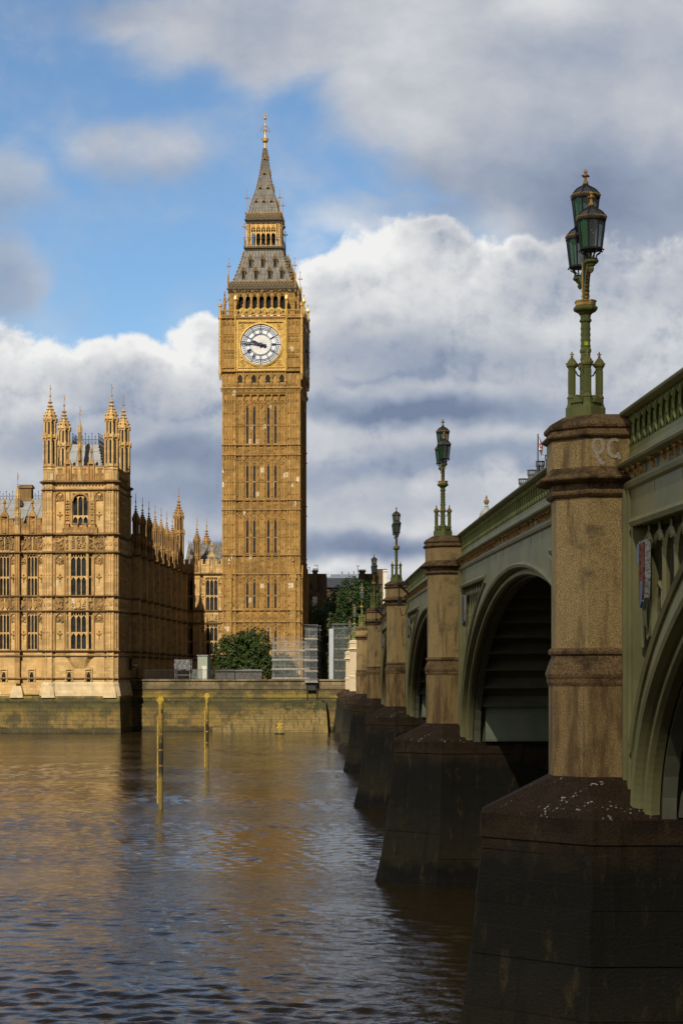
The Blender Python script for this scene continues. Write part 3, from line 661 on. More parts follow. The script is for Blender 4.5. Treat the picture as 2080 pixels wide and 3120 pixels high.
# oriel bay
BAY = [(-6.7,YF),(-6.0,-.2),(-3.75,-.2),(-3.05,YF)]
bay = [T(-6.7,YF,-38.2), None, T(-3.75,-.2,38.2)]
for m_, a, b, n in ((T(-6.7,YF,-38.2),0,.89,1),(T(0,0,0),-6.0,-3.75,3),(T(-3.75,-.2,38.2),0,.89,1)):
    yf = -.2 if n == 3 else 0
    w_ = MB(m_); ho = [(a+.14,b-.14,10.7,15.3),(a+.14,b-.14,17.55,22.75)]
    wall(w_, a, b, 10.0, 25.25, yf, ho, .35)
    for c in (a+.06, b-.06): w_.box(c-.09,c+.09,yf-.09,yf,10.5,25.1)
    if n == 3:
        coat(w_, a+.2, b-.2, 15.6, 17.3, yf, 5)
        for k in range(3): carve(w_, a+.2+k*.64, a+.75+k*.64, 23.3, 24.9, yf, 8, 77+k, .16); head(w_, a+.2+k*.64, a+.75+k*.64, 25.0, .4, yf-.12, yf)
    else:
        carve(w_, a+.1, b-.1, 15.7, 17.2, yf, 9, 6, .16); carve(w_, a+.1, b-.1, 23.3, 24.9, yf, 8, 9, .16)
    o_ = len(st.v); st.v += w_.v; st.f += [shf(f,o_) for f in w_.f]
    for h in ho: window(PAL, h[0], h[1], h[2], h[3], yf, n, (.45,), .33, m_, mw=.07)
# corbel carrying the oriel
st.loft([[(-6.7,YF,10.0),(-6.0,-.25,10.0),(-3.75,-.25,10.0),(-3.05,YF,10.0)],[(-6.6,YF,9.7),(-6.0,-.2,9.7),(-3.8,-.2,9.7),(-3.15,YF,9.7)],[(-6.1,YF,8.9),(-5.7,.05,8.9),(-4.1,.05,8.9),(-3.7,YF,8.9)],[(-5.8,YF,8.3),(-5.5,.28,8.3),(-4.3,.28,8.3),(-4.0,YF,8.3)]])
# panels left and right of the bay
for a, b in ((-8.0,-6.75),(-3.0,-1.7)):
    for z0, z1 in ((10.42,15.4),(17.5,22.8)): storey(tr, a, b, z0, z1, YF, 1, 0, .12, .14, True, int(z0)+int(a))
    for z0, z1 in ((15.6,17.3),(23.2,25.0)): carve(tr, a, b, z0, z1, YF, 12, int(z0*7+a), .16); tr.box(a,a+.1,YF-.14,YF,z0,z1); tr.box(b-.1,b,YF-.14,YF,z0,z1)
    storey(tr, a, b, 25.4, 30.8, YF, 1, 0, .12, .14, True, 15)
# tower-room window with its niches and balcony
ar = MB(); 
o = window(PAL, hole_hi[0], hole_hi[1], hole_hi[2], hole_hi[3], YF, 3, (.30,), .38, None, mw=.07)
pts = [(-5.95,27.0),(-5.72,27.0)]
arc = lambda r, n=10: [(-4.76+r*math.cos(math.pi-math.pi*k/n), 29.5+r*.98*math.sin(math.pi-math.pi*k/n)) for k in range(n+1)]
A_, B_ = arc(1.16), arc(.90)
for k in range(10): tr.xz([B_[k],B_[k+1],A_[k+1],A_[k]], YF-.16, YF+.02)
for x in (-5.9,-3.75): tr.box(x,x+.13,YF-.16,YF,26.6,29.5)
for s, k in ((-1,0),(1,0)): 
    c = -4.76+s*.96
    tr.xz([(c-.0,29.9),(c,30.2),(c-s*.5,30.2)][::-s], YF-.05, YF+.3)
for x in (-7.0+.25, -3.45):
    tr.box(x,x+.07,YF-.18,YF,26.8,30.7); tr.box(x+.62,x+.69,YF-.18,YF,26.8,30.7)
    for z in (27.3,28.0,28.7,29.4):
        tr.octa((x+.34,YF-.03,z+.12),.2,.27); tr.box(x+.1,x+.6,YF-.2,YF,z-.22,z-.1)
battlement(tr, -7.0, -2.5, 25.35, 26.55, YF-.42, .3, 1.12)
tr.box(-7.0,-2.5,YF-.42,YF,25.25,25.45)
# parapet of the pavilion, statue niches and centre pinnacle
battlement(tr, -7.9, -1.75, 31.9, 33.6, YF-.05, .35, 1.02)
sdp = MB(Ms); battlement(sdp, 1.7, 8.6, 31.9, 33.6, -.05, .35, 1.1)
o_ = len(tr.v); tr.v += sdp.v; tr.f += [shf(f,o_) for f in sdp.f]
for c in (-6.3,-3.35):
    tr.box(c-.42,c-.26,.12,.55,31.9,34.2); tr.box(c+.26,c+.42,.12,.55,31.9,34.2); tr.box(c-.4,c+.4,.4,.6,31.9,34.3)
    tr.xz([(c-.5,34.2),(c+.5,34.2),(c,34.95)], .1, .6); tr.lathe(c,.35,[(.13,34.6),(.10,35.6),(.2,35.7),(.17,36.05),(.03,36.3)],6)
    tr.lathe(c,.32,[(.2,32.0),(.24,32.3),(.17,33.3),(.19,33.5),(.08,33.62),(.11,33.75),(.1,33.9),(.02,34.0)],8)
turret(PAL, -4.8, .30, .28, 31.9, 36.5, 38.6, 40.3, 41.4, None, 'centre_pinnacle')
tr.lathe(-4.8,-.02,[(.16,34.6),(.2,35.0),(.15,35.7),(.17,35.95),(.08,36.05),(.1,36.2),(.02,36.4)],8)
sp.build('side_panelling', 'stone', PAL)
st.build('pavilion_wall', 'stone', PAL)
tr.build('carved_panelling', 'stone_trim', PAL)
# string courses
PL1 = [(-9.6,1.2),(-9.6,.5),(-9.1,0),(-8.4,0),(-8.05,YF),(-1.65,YF),(-1.3,0),(-.5,0),(0,.5),(0,1.2),(-.3,1.5),(-.3,8.75),(0,9.05),(0,9.75),(-.3,10.1)]
PL2 = PL1[:5]+BAY+PL1[5:]
sc = MB()
for z in (10.42,15.5,17.4): sc.sweep(PL2, STRING(z,.30,.26))
sc.sweep(PL2, STRING(9.78,.16,.2)); sc.sweep(PL2, STRING(22.95,.32,.42)); sc.sweep(PL2, STRING(25.25,.36,.45))
sc.sweep(PL1, STRING(6.92,.2,.25)); sc.sweep(PL1, STRING(30.9,.25,.32)); sc.sweep(PL1, STRING(31.9,.42,.5)); sc.sweep(PL1, STRING(33.9,.05,.05))
for z in (22.75,25.0,31.6):
    bosses(sc, -8.0, -1.7, z, YF-.15, .42, .13)
    for k in range(12): sc.octa((-.1, 1.8+k*.6, z), .13)
sc.build('string_course', 'stone_dark', PAL)
ins = MB(); r_ = random.Random(4)
for k in range(42):
    u = -7.9+k*.148; ins.box(u, u+r_.uniform(.04,.1), YF-.05, YF, 9.98, 10.24)
ins.build('inscription_band', 'stone_trim', PAL)
# basement windows with square hoods
for c in (-6.2,-3.7,-11.05,-14.65):
    yf = YF if c > -9 else .5
    h = MB()
    for a, b, z0, z1 in ((c-.50,c-.38,6.6,8.05),(c+.38,c+.50,6.6,8.05),(c-.50,c+.50,8.05,8.2)): h.box(a,b,yf-.16,yf,z0,z1)
    h.box(c-.32,c-.25,yf-.06,yf+.1,6.5,7.75); h.box(c+.25,c+.32,yf-.06,yf+.1,6.5,7.75)
    head(h, c-.25, c+.25, 7.75, .4, yf+.04, yf+.2); h.box(c-.32,c+.32,yf-.06,yf+.1,7.75,7.83)
    o = h.build('basement_window', 'stone', PAL)
    g = MB(); g.box(c-.25,c+.25,yf+.16,yf+.3,6.5,7.75); g.build('window_glass', 'glass', o)
# pale plinth
pl = MB()
PLX = [(-26,.5)]+PL1
pl.sweep(PLX, [(0,4.6),(.42,4.7),(.36,5.2),(.20,5.9),(.16,6.3),(.05,6.45),(0,6.5)])
for cx in (-8.75,-.85,-12.8):
    pl.loft([[(cx-.85,-.52,4.5),(cx+.85,-.52,4.5),(cx+.85,.9,4.5),(cx-.85,.9,4.5)],[(cx-.75,-.40,5.2),(cx+.75,-.40,5.2),(cx+.75,.9,5.2),(cx-.75,.9,5.2)],[(cx-.5,-.16,6.0),(cx+.5,-.16,6.0),(cx+.5,.9,6.0),(cx-.5,.9,6.0)]])
pl.build('plinth', 'stone_pale', PAL)
# four corner turrets
for cx, cy in TUR: turret(PAL, cx, cy, .90, 31.9, 37.6, 39.9, 42.9, 44.3, None, 'turret')
# steep leaded roof of the pavilion with its iron cresting
rf = MB(); rf.loft([[(-7.4,1.6,32.2),(-1.7,1.6,32.2),(-1.7,8.9,32.2),(-7.4,8.9,32.2)],[(-6.35,3.1,37.1),(-2.95,3.1,37.1),(-2.95,7.6,37.1),(-6.35,7.6,37.1)]])
for t_ in (.25,.5,.75):
    a, b = -7.4+(5.7)*t_, -6.35+3.4*t_; rf.tube([(a,1.58,32.2),(b,3.08,37.1)], .06, 4)
for t_ in (.3,.55,.8):
    z = 32.2+4.9*t_; rf.box(-7.4+1.05*t_,-1.7-1.25*t_,1.57+1.5*t_,1.63+1.5*t_,z-.03,z+.03)
rfo = rf.build('pavilion_roof', 'lead', PAL)
cr = MB(); zr = 37.1
cresting(cr,(-6.35,3.1,0),(-2.95,3.1,0),zr,1.35); cresting(cr,(-2.95,3.1,0),(-2.95,7.6,0),zr,1.35); cresting(cr,(-6.35,3.1,0),(-6.35,7.6,0),zr,1.35)
for k in range(12):
    f = k/12; cr.octa((-1.7-1.25*f,1.6+1.5*f,32.2+4.9*f),.16); 
cresting(cr,(-7.9,1.8,0),(-6.9,1.8,0),33.6,1.5,.3); cresting(cr,(-2.4,1.8,0),(-1.6,1.8,0),33.6,1.5,.3)
cr.build('roof_cresting', 'iron_dark', rfo)
# ---- river range to the left
WXS = (-10.95,-14.55,-18.1,-21.7)
rg = MB(); rt = MB(); YR = .5
hs = [h for c in WXS for h in ((c-.62,c+.62,10.7,15.3),(c-.62,c+.62,17.55,22.7))]
wall(rg, -26, -9.4, 4.9, 25.6, YR, hs+[(c-.25,c+.25,6.5,7.75) for c in (-11.05,-14.65)], .35)
for h in hs: window(PAL, *h, YR, 3, (.45,), .33, None, mw=.07)
for c in WXS:
    for a, b in ((c-1.55,c-.72),(c+.72,c+1.55)):
        for z0, z1 in ((10.42,15.4),(17.5,22.8)): storey(rt, a, b, z0, z1, YR, 1, 0, .12, .13, True, int(z0+a))
        carve(rt, a, b, 15.6, 17.3, YR, 10, int(a*9), .16); carve(rt, a, b, 23.2, 25.0, YR, 8, int(a*5), .16)
        head(rt, a, b, 25.1, .5, YR-.12, YR)
    for k in (-1,0,1)[::2]:
        rt.xz([(c+k*.32-.25,16.7),(c+k*.32-.25,16.1),(c+k*.32,15.75),(c+k*.32+.25,16.1),(c+k*.32+.25,16.7)], YR-.16, YR)
        carve(rt, c+k*.32-.28, c+k*.32+.28, 16.75, 17.25, YR, 5, int(c*3+k), .14)
        carve(rt, c+k*.32-.28, c+k*.32+.28, 23.3, 24.9, YR, 7, int(c*4+k), .18)
    rt.box(c-.7,c-.62,YR-.13,YR,10.5,25); rt.box(c+.62,c+.7,YR-.13,YR,10.5,25)
    # niche gable of the parapet
    rt.box(c-.5,c-.35,.3,.75,25.4,27.7); rt.box(c+.35,c+.5,.3,.75,25.4,27.7); rt.box(c-.4,c+.4,.6,.8,25.4,27.7); rt.xz([(c-.6,27.6),(c+.6,27.6),(c,28.5)], .28, .8)
    rt.lathe(c,.5,[(.14,28.1),(.10,29.2),(.22,29.3),(.18,29.6),(.03,29.85)],6); rt.lathe(c,.5,[(.22,25.5),(.24,25.9),(.17,26.8),(.2,27.0),(.1,27.15),(.02,27.35)],8)
for c in (-12.8,-16.35,-19.9):
    rt.box(c-.32,c+.32,YR-.55,YR,6.3,25.4)
    for q in (-.27,0,.27): rt.box(c+q-.05,c+q+.05,YR-.63,YR-.55,10.5,25.2)
    turret(PAL, c, .25, .36, 25.4, 28.0, 30.2, 32.2, 33.1, None, 'buttress_pinnacle')
battlement(rt, -26, -9.6, 25.5, 27.3, YR-.05, .35, 1.18)
rg.build('river_range_wall', 'stone', PAL); rt.build('carved_panelling', 'stone_trim', PAL)
sc = MB(); PLR = [(-26,YR)]+[p for c in (-19.9,-16.35,-12.8) for p in ((c-.32,YR),(c-.32,YR-.55),(c+.32,YR-.55),(c+.32,YR))]+[(-9.5,YR)]
for z, p in ((9.78,.16),(10.42,.22),(15.5,.22),(17.4,.22),(22.95,.3),(25.25,.36),(6.92,.2)): sc.sweep(PLR, STRING(z,p,.3))
bosses(sc,-25,-9.6,22.75,YR-.15,.45,.13); bosses(sc,-25,-9.6,25.0,YR-.15,.45,.13)
sc.build('string_course', 'stone_dark', PAL)
rf = MB(); rf.xz([(0,0),(1,0),(0,1)],0,0) if False else None
rf.add([(-26,1.3,25.6),(-9.4,1.3,25.6),(-9.4,6.6,30.4),(-26,6.6,30.4),(-26,12,25.6),(-9.4,12,25.6)],[(0,1,2,3),(3,2,5,4),(0,3,4),(1,5,2)])
for k in range(12):
    x = -25.5+k*1.42; rf.tube([(x,1.28,25.65),(x+.4,6.58,30.43)], .055, 4)
for f in (.22,.44,.66,.88): rf.box(-26,-9.4,1.28+5.3*f-.04,1.3+5.3*f,25.6+4.8*f-.03,25.6+4.8*f+.05)
rfo = rf.build('range_roof', 'lead', PAL)
for k,(x,f) in enumerate(((-12.0,.20),(-13.6,.80),(-10.2,.80),(-15.4,.20),(-9.9,.2),(-17.2,.8))):
    y, z = 1.3+5.3*f, 25.6+4.8*f
    dm = MB(); dm.xz([(x-.28,z-.1),(x+.28,z-.1),(x+.28,z+.35),(x,z+.75),(x-.28,z+.35)], y-.45, y+.5); dm.build('roof_dormer', 'iron_dark', rfo)
for a_, b_ in ((-26,-14.1),(-12.4,-9.4)):
    cr = MB(); cresting(cr,(a_,6.6,0),(b_,6.6,0),30.4,1.0); cr.build('roof_cresting', 'iron_dark', rfo)
ch = MB(); ch.box(-14.0,-12.4,6.2,7.4,29.3,31.8); ch.box(-14.15,-12.25,6.05,7.55,31.8,32.05); ch.box(-14.05,-12.35,6.15,7.45,32.05,32.25)
ch.build('chimney', 'stone_dark', rfo)
# ---- north wing, seen sharply along its front
MN = Matrix.Translation((0.25, 0, 0)) @ Matrix.Rotation(R(90), 4, 'Z')
nw = MB(MN); nt_ = MB(MN); ns = MB(MN); BP = 5.33; UB = [10.45+BP*k for k in range(8)]; 
hs = []
for k in range(8):
    c = UB[k]+BP/2
    if c > 54.5: continue
    for z0, z1 in ((10.7,15.3),(17.55,22.7)): hs.append((c-.9,c+.9,z0,z1))
wall(nw, 9.9, 56.0, 4.9, 25.4, 0, hs, .4)
for h in hs: window(PAL, *h, 0, 3, (.45,), .38, MN, mw=.07)
for u in UB+[50.5+2.6]:
    nt_.box(u-.52,u+.52,-.90,0,5,23.4)
    for z0, z1 in ((10.42,15.4),(17.5,22.8)): storey(nt_, u-.46, u+.46, z0, z1, -.90, 2, .45, .08, .1, seed=int(u))
    for q in (-.32,.32): 
        nt_.box(u+q-.06,u+q+.06,-1.0,-.90,5.5,23)
    diamond(nt_, u, 16.45, .42, -.90); diamond(nt_, u, 24.2, .40, -.40)
    for s in (-1,1):
        for z0, z1 in ((10.6,15.2),(17.6,22.6)):
            nt_.box(u+s*.52-.05,u+s*.52+.05,-.62,-.28,z0,z1)
for k in range(8):
    for a, b in ((UB[k]+.55,UB[k]+1.7),(UB[k]+BP-1.7,UB[k]+BP-.55)):
        if b > 55.5: continue
        for z0, z1 in ((10.42,15.4),(17.5,22.8)): storey(nt_, a, b, z0, z1, 0, 1, .45, .12, .14, seed=k)
        diamond(nt_, (a+b)/2, 16.45, .45, 0)
battlement(nt_, 10, 56, 23.5, 25.6, -.1, .4, 1.3)
PLN = [(9.9,0)]+[p for u in UB+[53.1] for p in ((u-.52,0),(u-.52,-.90),(u+.52,-.90),(u+.52,0))]+[(56,0)]
for z, p in ((9.78,.16),(10.42,.22),(15.5,.22),(17.4,.22),(23.2,.34),(6.92,.2)): ns.sweep(PLN, STRING(z,p,.32))
nw.build('north_wing_wall', 'stone', PAL); nt_.build('wing_buttress_panelling', 'stone', PAL); ns.build('string_course', 'stone_dark', PAL)
for u in UB[:7]: turret(PAL, u, -.35, .50, 23.3, 25.5, 28.0, 30.2, 31.3, MN, 'wing_pinnacle', 'stone_trim')
turret(PAL, 50.5, -.1, .82, 23.3, 29.2, 31.7, 34.8, 36.2, MN, 'stair_turret', 'stone_trim')
turret(PAL, 47.3, -.05, .42, 23.3, 25.5, 27.6, 28.9, 29.8, MN, 'wing_pinnacle', 'stone_trim')
rf = MB(MN); rf.add([(10,1.0,24.5),(56,1.0,24.5),(56,5,28.0),(10,5,28.0),(10,9,24.5),(56,9,24.5)],[(0,1,2,3),(3,2,5,4),(0,3,4),(1,5,2)]); rf.build('wing_roof', 'lead', PAL)
# ---- link range between the wing and the clock tower
YL = 56.0
lk = MB(); lt = MB(); ls = MB()
hs = [(.60,1.75,10.7,15.3),(.60,1.75,17.6,22.7),(3.80,5.65,10.7,15.3),(3.80,5.65,17.6,22.7)]
wall(lk, .2, 7.2, 4.9, 24.8, YL, hs, .4)
for h in hs: window(PAL, *h, YL, 2 if h[0]<1 else 3, (.44,), .38, None, mw=.07)
lt.box(1.9,2.95,YL-.5,YL,5,25.3)
for z0, z1 in ((10.42,15.4),(17.5,22.8)):
    storey(lt, 1.98, 2.87, z0, z1, YL-.5, 2, .45, .08, .1, seed=3); storey(lt, 3.0, 3.72, z0, z1, YL, 1, .45, .1, .1, True, 4); storey(lt, 5.72, 6.5, z0, z1, YL, 1, .45, .1, .1, True, 5)
coat(lt, 3.85, 5.6, 15.65, 17.3, YL, 8); carve(lt, 5.75, 6.5, 15.6, 17.3, YL, 10, 3); carve(lt, 3.0, 3.7, 15.6, 17.3, YL, 10, 2); diamond(lt, 2.42, 16.45, .42, YL-.5)
battlement(lt, .2, 7.0, 23.4, 25.4, YL-.1, .4, 1.05)
c = 4.75; lt.box(c-.5,c-.34,YL-.3,YL+.2,23.4,26.0); lt.box(c+.34,c+.5,YL-.3,YL+.2,23.4,26.0); lt.xz([(c-.65,25.9),(c+.65,25.9),(c,26.8)], YL-.32, YL+.2)
lt.lathe(c,YL-.05,[(.14,26.4),(.1,27.5),(.24,27.65),(.18,28.0),(.02,28.2)],6); lt.lathe(c,YL-.1,[(.22,23.6),(.24,24),(.17,25),(.2,25.2),(.1,25.3),(.02,25.5)],8)
PLL = [(.25,YL),(1.9,YL),(1.9,YL-.5),(2.95,YL-.5),(2.95,YL),(7.2,YL)]
for z, p in ((9.78,.16),(10.42,.22),(15.5,.22),(17.4,.22),(23.2,.34),(6.92,.2)): ls.sweep(PLL, STRING(z,p,.32))
lk.build('link_wall', 'stone', PAL); lt.build('link_panelling', 'stone', PAL); ls.build('string_course', 'stone_dark', PAL)
turret(PAL, 2.42, YL-.1, .56, 23.6, 26.0, 28.4, 30.8, 31.9, None, 'link_turret', 'stone_trim')
turret(PAL, 2.8, 64.3, .75, 24.0, 26.0, 28.4, 31.3, 32.4, None, 'roof_pinnacle', 'stone_trim')
rf = MB(); rf.add([(.2,YL+1,24.3),(7.6,YL+1,24.3),(7.6,YL+6,28.3),(.2,YL+6,28.3),(.2,YL+11,24.3),(7.6,YL+11,24.3)],[(0,1,2,3),(3,2,5,4),(0,3,4),(1,5,2)])
for k in range(6):
    x = .6+k*1.3; rf.tube([(x-.2,YL+.98,24.35),(x+.2,YL+5.98,28.33)], .05, 4)
for f in (.35,.7): rf.box(.2,7.6,YL+1+5*f-.04,YL+1+5*f,24.3+4*f-.02,24.3+4*f+.05)
rfo = rf.build('link_roof', 'iron_roof', PAL); cr = MB(); cresting(cr,(.2,YL+6,0),(7.6,YL+6,0),28.3,.55,.36); cr.build('roof_cresting', 'iron_dark', rfo)
for x, f in ((1.0,.6),(3.4,.6),(6.3,.6),(3.2,.12),(5.9,.12)):
    y, z = YL+1+5*f, 24.3+4*f; dm = MB(); dm.xz([(x-.18,z-.1),(x+.18,z-.1),(x+.18,z+.3),(x,z+.75),(x-.18,z+.3)], y-.4, y+.4); dm.build('roof_dormer', 'iron_dark', rfo)

SOOT_SHADE[0] = False
# ================================================================ RIVER WALLS
rw = MB(); pf = [(0,-1.5),(.62,-1.5),(.55,.3),(.40,4.45),(.30,4.7),(0,4.75)]
rw.sweep([(-40,.1),(0.0,.1),(0.0,9.3)], pf)
rw_o = rw.build('river_wall', 'river_wall', None); rw_o.location = PAL.location; rw_o.rotation_euler = PAL.rotation_euler
tag(rw_o, 'stained stone river wall with green weed under the pale palace plinth', 'river wall')
ew = MB(); YE = 9.3
ew.sweep([(.1,YE),(36,YE)], [(-.8,-1.5),(.35,-1.5),(.30,0),(.22,4.35),(.34,4.42),(.30,4.62),(.08,4.75),(.08,5.45),(.16,5.5),(.13,6.55),(.30,6.62),(.30,6.83),(-.5,6.85),(-.8,6.5)])
ew_o = ew.build('embankment_wall', 'river_wall', None); ew_o.location = PAL.location; ew_o.rotation_euler = PAL.rotation_euler
tag(ew_o, 'long mossy embankment wall with a flat coping between the palace and the bridge', 'river wall')
# steps going down the wall towards the water
sw = MB(); n = 11
for k in range(n):
    z1 = .55+k*.36; x0 = 11.2+k*1.02; x1 = 25.6
    sw.box(x0, x1, YE-1.75+.012*k, YE-.1, -1.0 if k==0 else z1-.36, z1-.035)
    r_ = random.Random(k); u = x0+.05
    sw.box(x0+.03, x1-.03, YE-1.70+.012*k, YE-.1, z1-.035, z1)
sw.loft([[(24.6,YE-2.6,-1),(26.4,YE-2.6,-1),(26.4,YE-.1,-1),(24.6,YE-.1,-1)],[(25.1,YE-1.9,3.8),(26.0,YE-1.9,3.8),(26.0,YE-.1,3.8),(25.1,YE-.1,3.8)]])
sw_o = sw.build('river_stairs', 'stair', None); sw_o.location = PAL.location; sw_o.rotation_euler = PAL.rotation_euler
tag(sw_o, 'worn block steps climbing the embankment wall towards the bridge', 'river stairs')
# ================================================================ CLOCK TOWER
ct = PAL.matrix_basis if False else None
_c = Matrix.Translation((-28.44,240,0)) @ Matrix.Rotation(-TH,4,'Z') @ Vector((12.53,61.4,0))
TW = empty('clock_tower', (_c.x,_c.y,0), -TH, 'tall golden clock tower with a white dial and a pointed iron spire', 'clock tower')
ZC = 300.9
def zt(y, a=5.9): return EYE+(HOR-y)*(ZC-a)/F
K4 = [Matrix.Rotation(R(90*k),4,'Z') for k in range(4)]
def four(fn, name, m, ks=(0,1,2,3), parent=None, smooth=False):
    tot = MB()
    for k in ks:
        mb = MB(K4[k]); fn(mb); o = len(tot.v); tot.v += mb.v; tot.f += [shf(f,o) for f in mb.f]
    return tot.build(name, m, parent or TW, smooth)
SOOT_SHADE[0] = True
A = 5.93; AC = 5.58; PI_ = 3.95
Z_SH = zt(1196); 
stages = [(zt(1518),zt(1357+33)) ,]
ST = [dict(z0=zt(1357),z1=zt(1215),w0=zt(1352),w1=zt(1236),tr=zt(1296),hd=False),
      dict(z0=zt(1525),z1=zt(1388),w0=zt(1518),w1=zt(1420),tr=zt(1468),hd=True),
      dict(z0=zt(1693),z1=zt(1555),w0=zt(1685),w1=zt(1587),tr=zt(1638),hd=True),
      dict(z0=zt(1860),z1=zt(1750),w0=zt(1853),w1=zt(1765),tr=zt(1815),hd=True),
      dict(z0=zt(2010),z1=zt(1896),w0=zt(2003),w1=zt(1912),tr=zt(1960),hd=True)]
BD = [(zt(1388),zt(1357)),(zt(1555),zt(1525)),(zt(1750),zt(1693)),(zt(1896),zt(1860))]
BAYU = [(k-3)*1.10 for k in range(7)]
def shaft(mb):
    wall(mb, -PI_, PI_, 4, Z_SH+1.5, -AC)
    mb.box(PI_, A, -A, -PI_, 4, Z_SH+.6)              # corner pier
    ribs = [PI_+.06, PI_+.62, PI_+.98, PI_+1.42, A-.07]
    for s in (-1, 1):
        for q in ribs: mb.box(s*q-.065, s*q+.065, -A-.17, -A, 4, Z_SH)
    for u in [(k-3.5)*1.10 for k in range(8)]:
        for q in (-.16,.10): mb.box(u+q, u+q+.085, -AC-.29, -AC, 4, Z_SH-1.0)
        mb.box(u-.17, u+.175, -AC-.10, -AC, 4, Z_SH-1.0)
    for i, s in enumerate(ST):
        z0, z1 = s['z0'], s['z1']; h = z1-z0
        for j, u in enumerate(BAYU):
            if j in (0,3,6):
                mb.box(u-.04, u+.04, -AC-.10, -AC, z0, z1-.3)
                for z in (z0+h*.42,): 
                    for q in (-.19,.19): diamond(mb, u+q, z, .17, -AC, .10, .5); diamond(mb, u+q, z+.36, .17, -AC, .1, .5)
            carve(mb, u-.26, u+.26, z1-1.5, z1-.35, -AC, 9, i*17+j, .15); head(mb, u-.38, u+.38, z1-.2, .5, -AC-.14, -AC)
        for sg in (-1, 1):
            edges = [PI_+.12,PI_+.56,PI_+.68,PI_+.92,PI_+1.04,PI_+1.36,PI_+1.48,A-.13]
            for a, b in zip(edges[::2], edges[1::2]):
                a_, b_ = (a, b) if sg > 0 else (-b, -a)
                for f in (.98,.70,.42,.15): head(mb, a_, b_, z0+h*f, .34, -A-.15, -A); 
                carve(mb, a_, b_, z0+h*.90, z0+h*.97, -A, 4, i+int(a*7), .1)
        for u in [(k-3.5)*1.10 for k in range(8)]:
            for f in (.1,.26,.42,.58,.74,.9): mb.octa((u,-AC-.20,z0+h*f),.09,.11)
    for i,(z0,z1) in enumerate(BD):
        for j, u in enumerate(BAYU):
            if i == 3: diamond(mb, u, (z0+z1)/2, .46, -AC, .14, .3)
            else:
                n = 2 if i == 2 else 1
                for q in range(n):
                    a = z0+.15+(z1-z0-.3)/n*q; carve(mb, u-.30, u+.30, a, a+(z1-z0-.3)/n, -AC, 13, i*40+j+q*9, .13)
        for sg in (-1, 1):
            for q in (.33,.80,1.2,1.7):
                carve(mb, sg*(PI_+q)-.14, sg*(PI_+q)+.14, z0+(z1-z0)*.4, z1-.2, -A, 6, i*9+int(q*10), .10)
    # trefoil corbel table under the clock stage
    zc = zt(1196)
    for j in range(7):
        u = BAYU[j]; head(mb, u-.42, u+.42, zc+.25, .9, -A+.02, -AC+.05); mb.box(u+.46,u+.64,-A-.02,-AC,zc-1.0,zc+.2); mb.octa((u+.55,-A+.1,zc-1.05),.14,.2)
    mb.box(-PI_,PI_,-A+.02,-AC,zc+.25,zc+.9)
    # gabled buttress feet
    for s in (-1, 1):
        c = s*(PI_+1.05); mb.box(c-.45,c+.45,-A-.45,-A,4,zt(1760)); mb.xz([(c-.62,zt(1762)),(c+.62,zt(1762)),(c,zt(1722))], -A-.5, -A)
        mb.lathe(c,-A-.2,[(.16,zt(1728)),(.10,zt(1712)),(.24,zt(1711)),(.18,zt(1708)),(.02,zt(1703))],6)
        for z in (zt(1800),zt(1860),zt(1896),zt(1835)): mb.box(c-.5,c+.5,-A-.52,-A,z-.06,z+.08)
four(shaft, 'shaft', 'stone_tower')
sq = lambda a, p=PI_, d=.33: [q for k in range(4) for q in [tuple((K4[k] @ Vector((x,y,0)))[:2]) for x,y in ((-a,-a),(-p,-a),(-p,-a+d),(p,-a+d),(p,-a))]]
sqp = lambda a: [(-a,-a),(a,-a),(a,a),(-a,a)]
for z0, z1 in BD:
    for z in (z0, z1): ms = MB(); ms.sweep(sq(A+.02), STRING(z,.26,.26), True); ms.build('string_course', 'stone_trim', TW)
for k in (0, 1):
    for i, s in enumerate(ST):
        for j in (1,2,4,5):
            u = BAYU[j]; mb = MB(K4[k]); g = MB(K4[k]); w = .17
            segs = [(s['w0'],s['tr']-.06),(s['tr']+.06,s['w1'])]
            for a, b in segs:
                g.add([(u-w,-AC-.03,a),(u+w,-AC-.03,a),(u+w,-AC-.03,b-.1),(u,-AC-.03,b+.12),(u-w,-AC-.03,b-.1)],[(0,1,2,3,4)])
                mb.box(u-w-.06,u-w,-AC-.11,-AC,a,b); mb.box(u+w,u+w+.06,-AC-.11,-AC,a,b); head(mb,u-w,u+w,b+.15,.3,-AC-.11,-AC)
            mb.box(u-w-.04,u+w+.04,-AC-.13,-AC,s['tr']-.08,s['tr']+.08); mb.xz([(u-w-.12,a_) for a_ in (0,)]+[(u+w,0),(u,1)],0,.1) if False else None
            mb.box(u-w-.1,u+w+.1,-AC-.16,-AC,s['w0']-.14,s['w0'])
            if s['hd']:
                zc = s['w1']+.45; diamond(mb,u,zc,.26,-AC,.12,.4)
                g.add([(u-.1,-AC-.105,zc),(u,-AC-.105,zc-.12),(u+.1,-AC-.105,zc),(u,-AC-.105,zc+.12)],[(0,1,2,3)])
            o = mb.build('lancet_window', 'stone_pale' if random.Random(i*7+j+k).random() < .12 else 'stone_trim', TW); g.build('window_glass', 'glass', o)
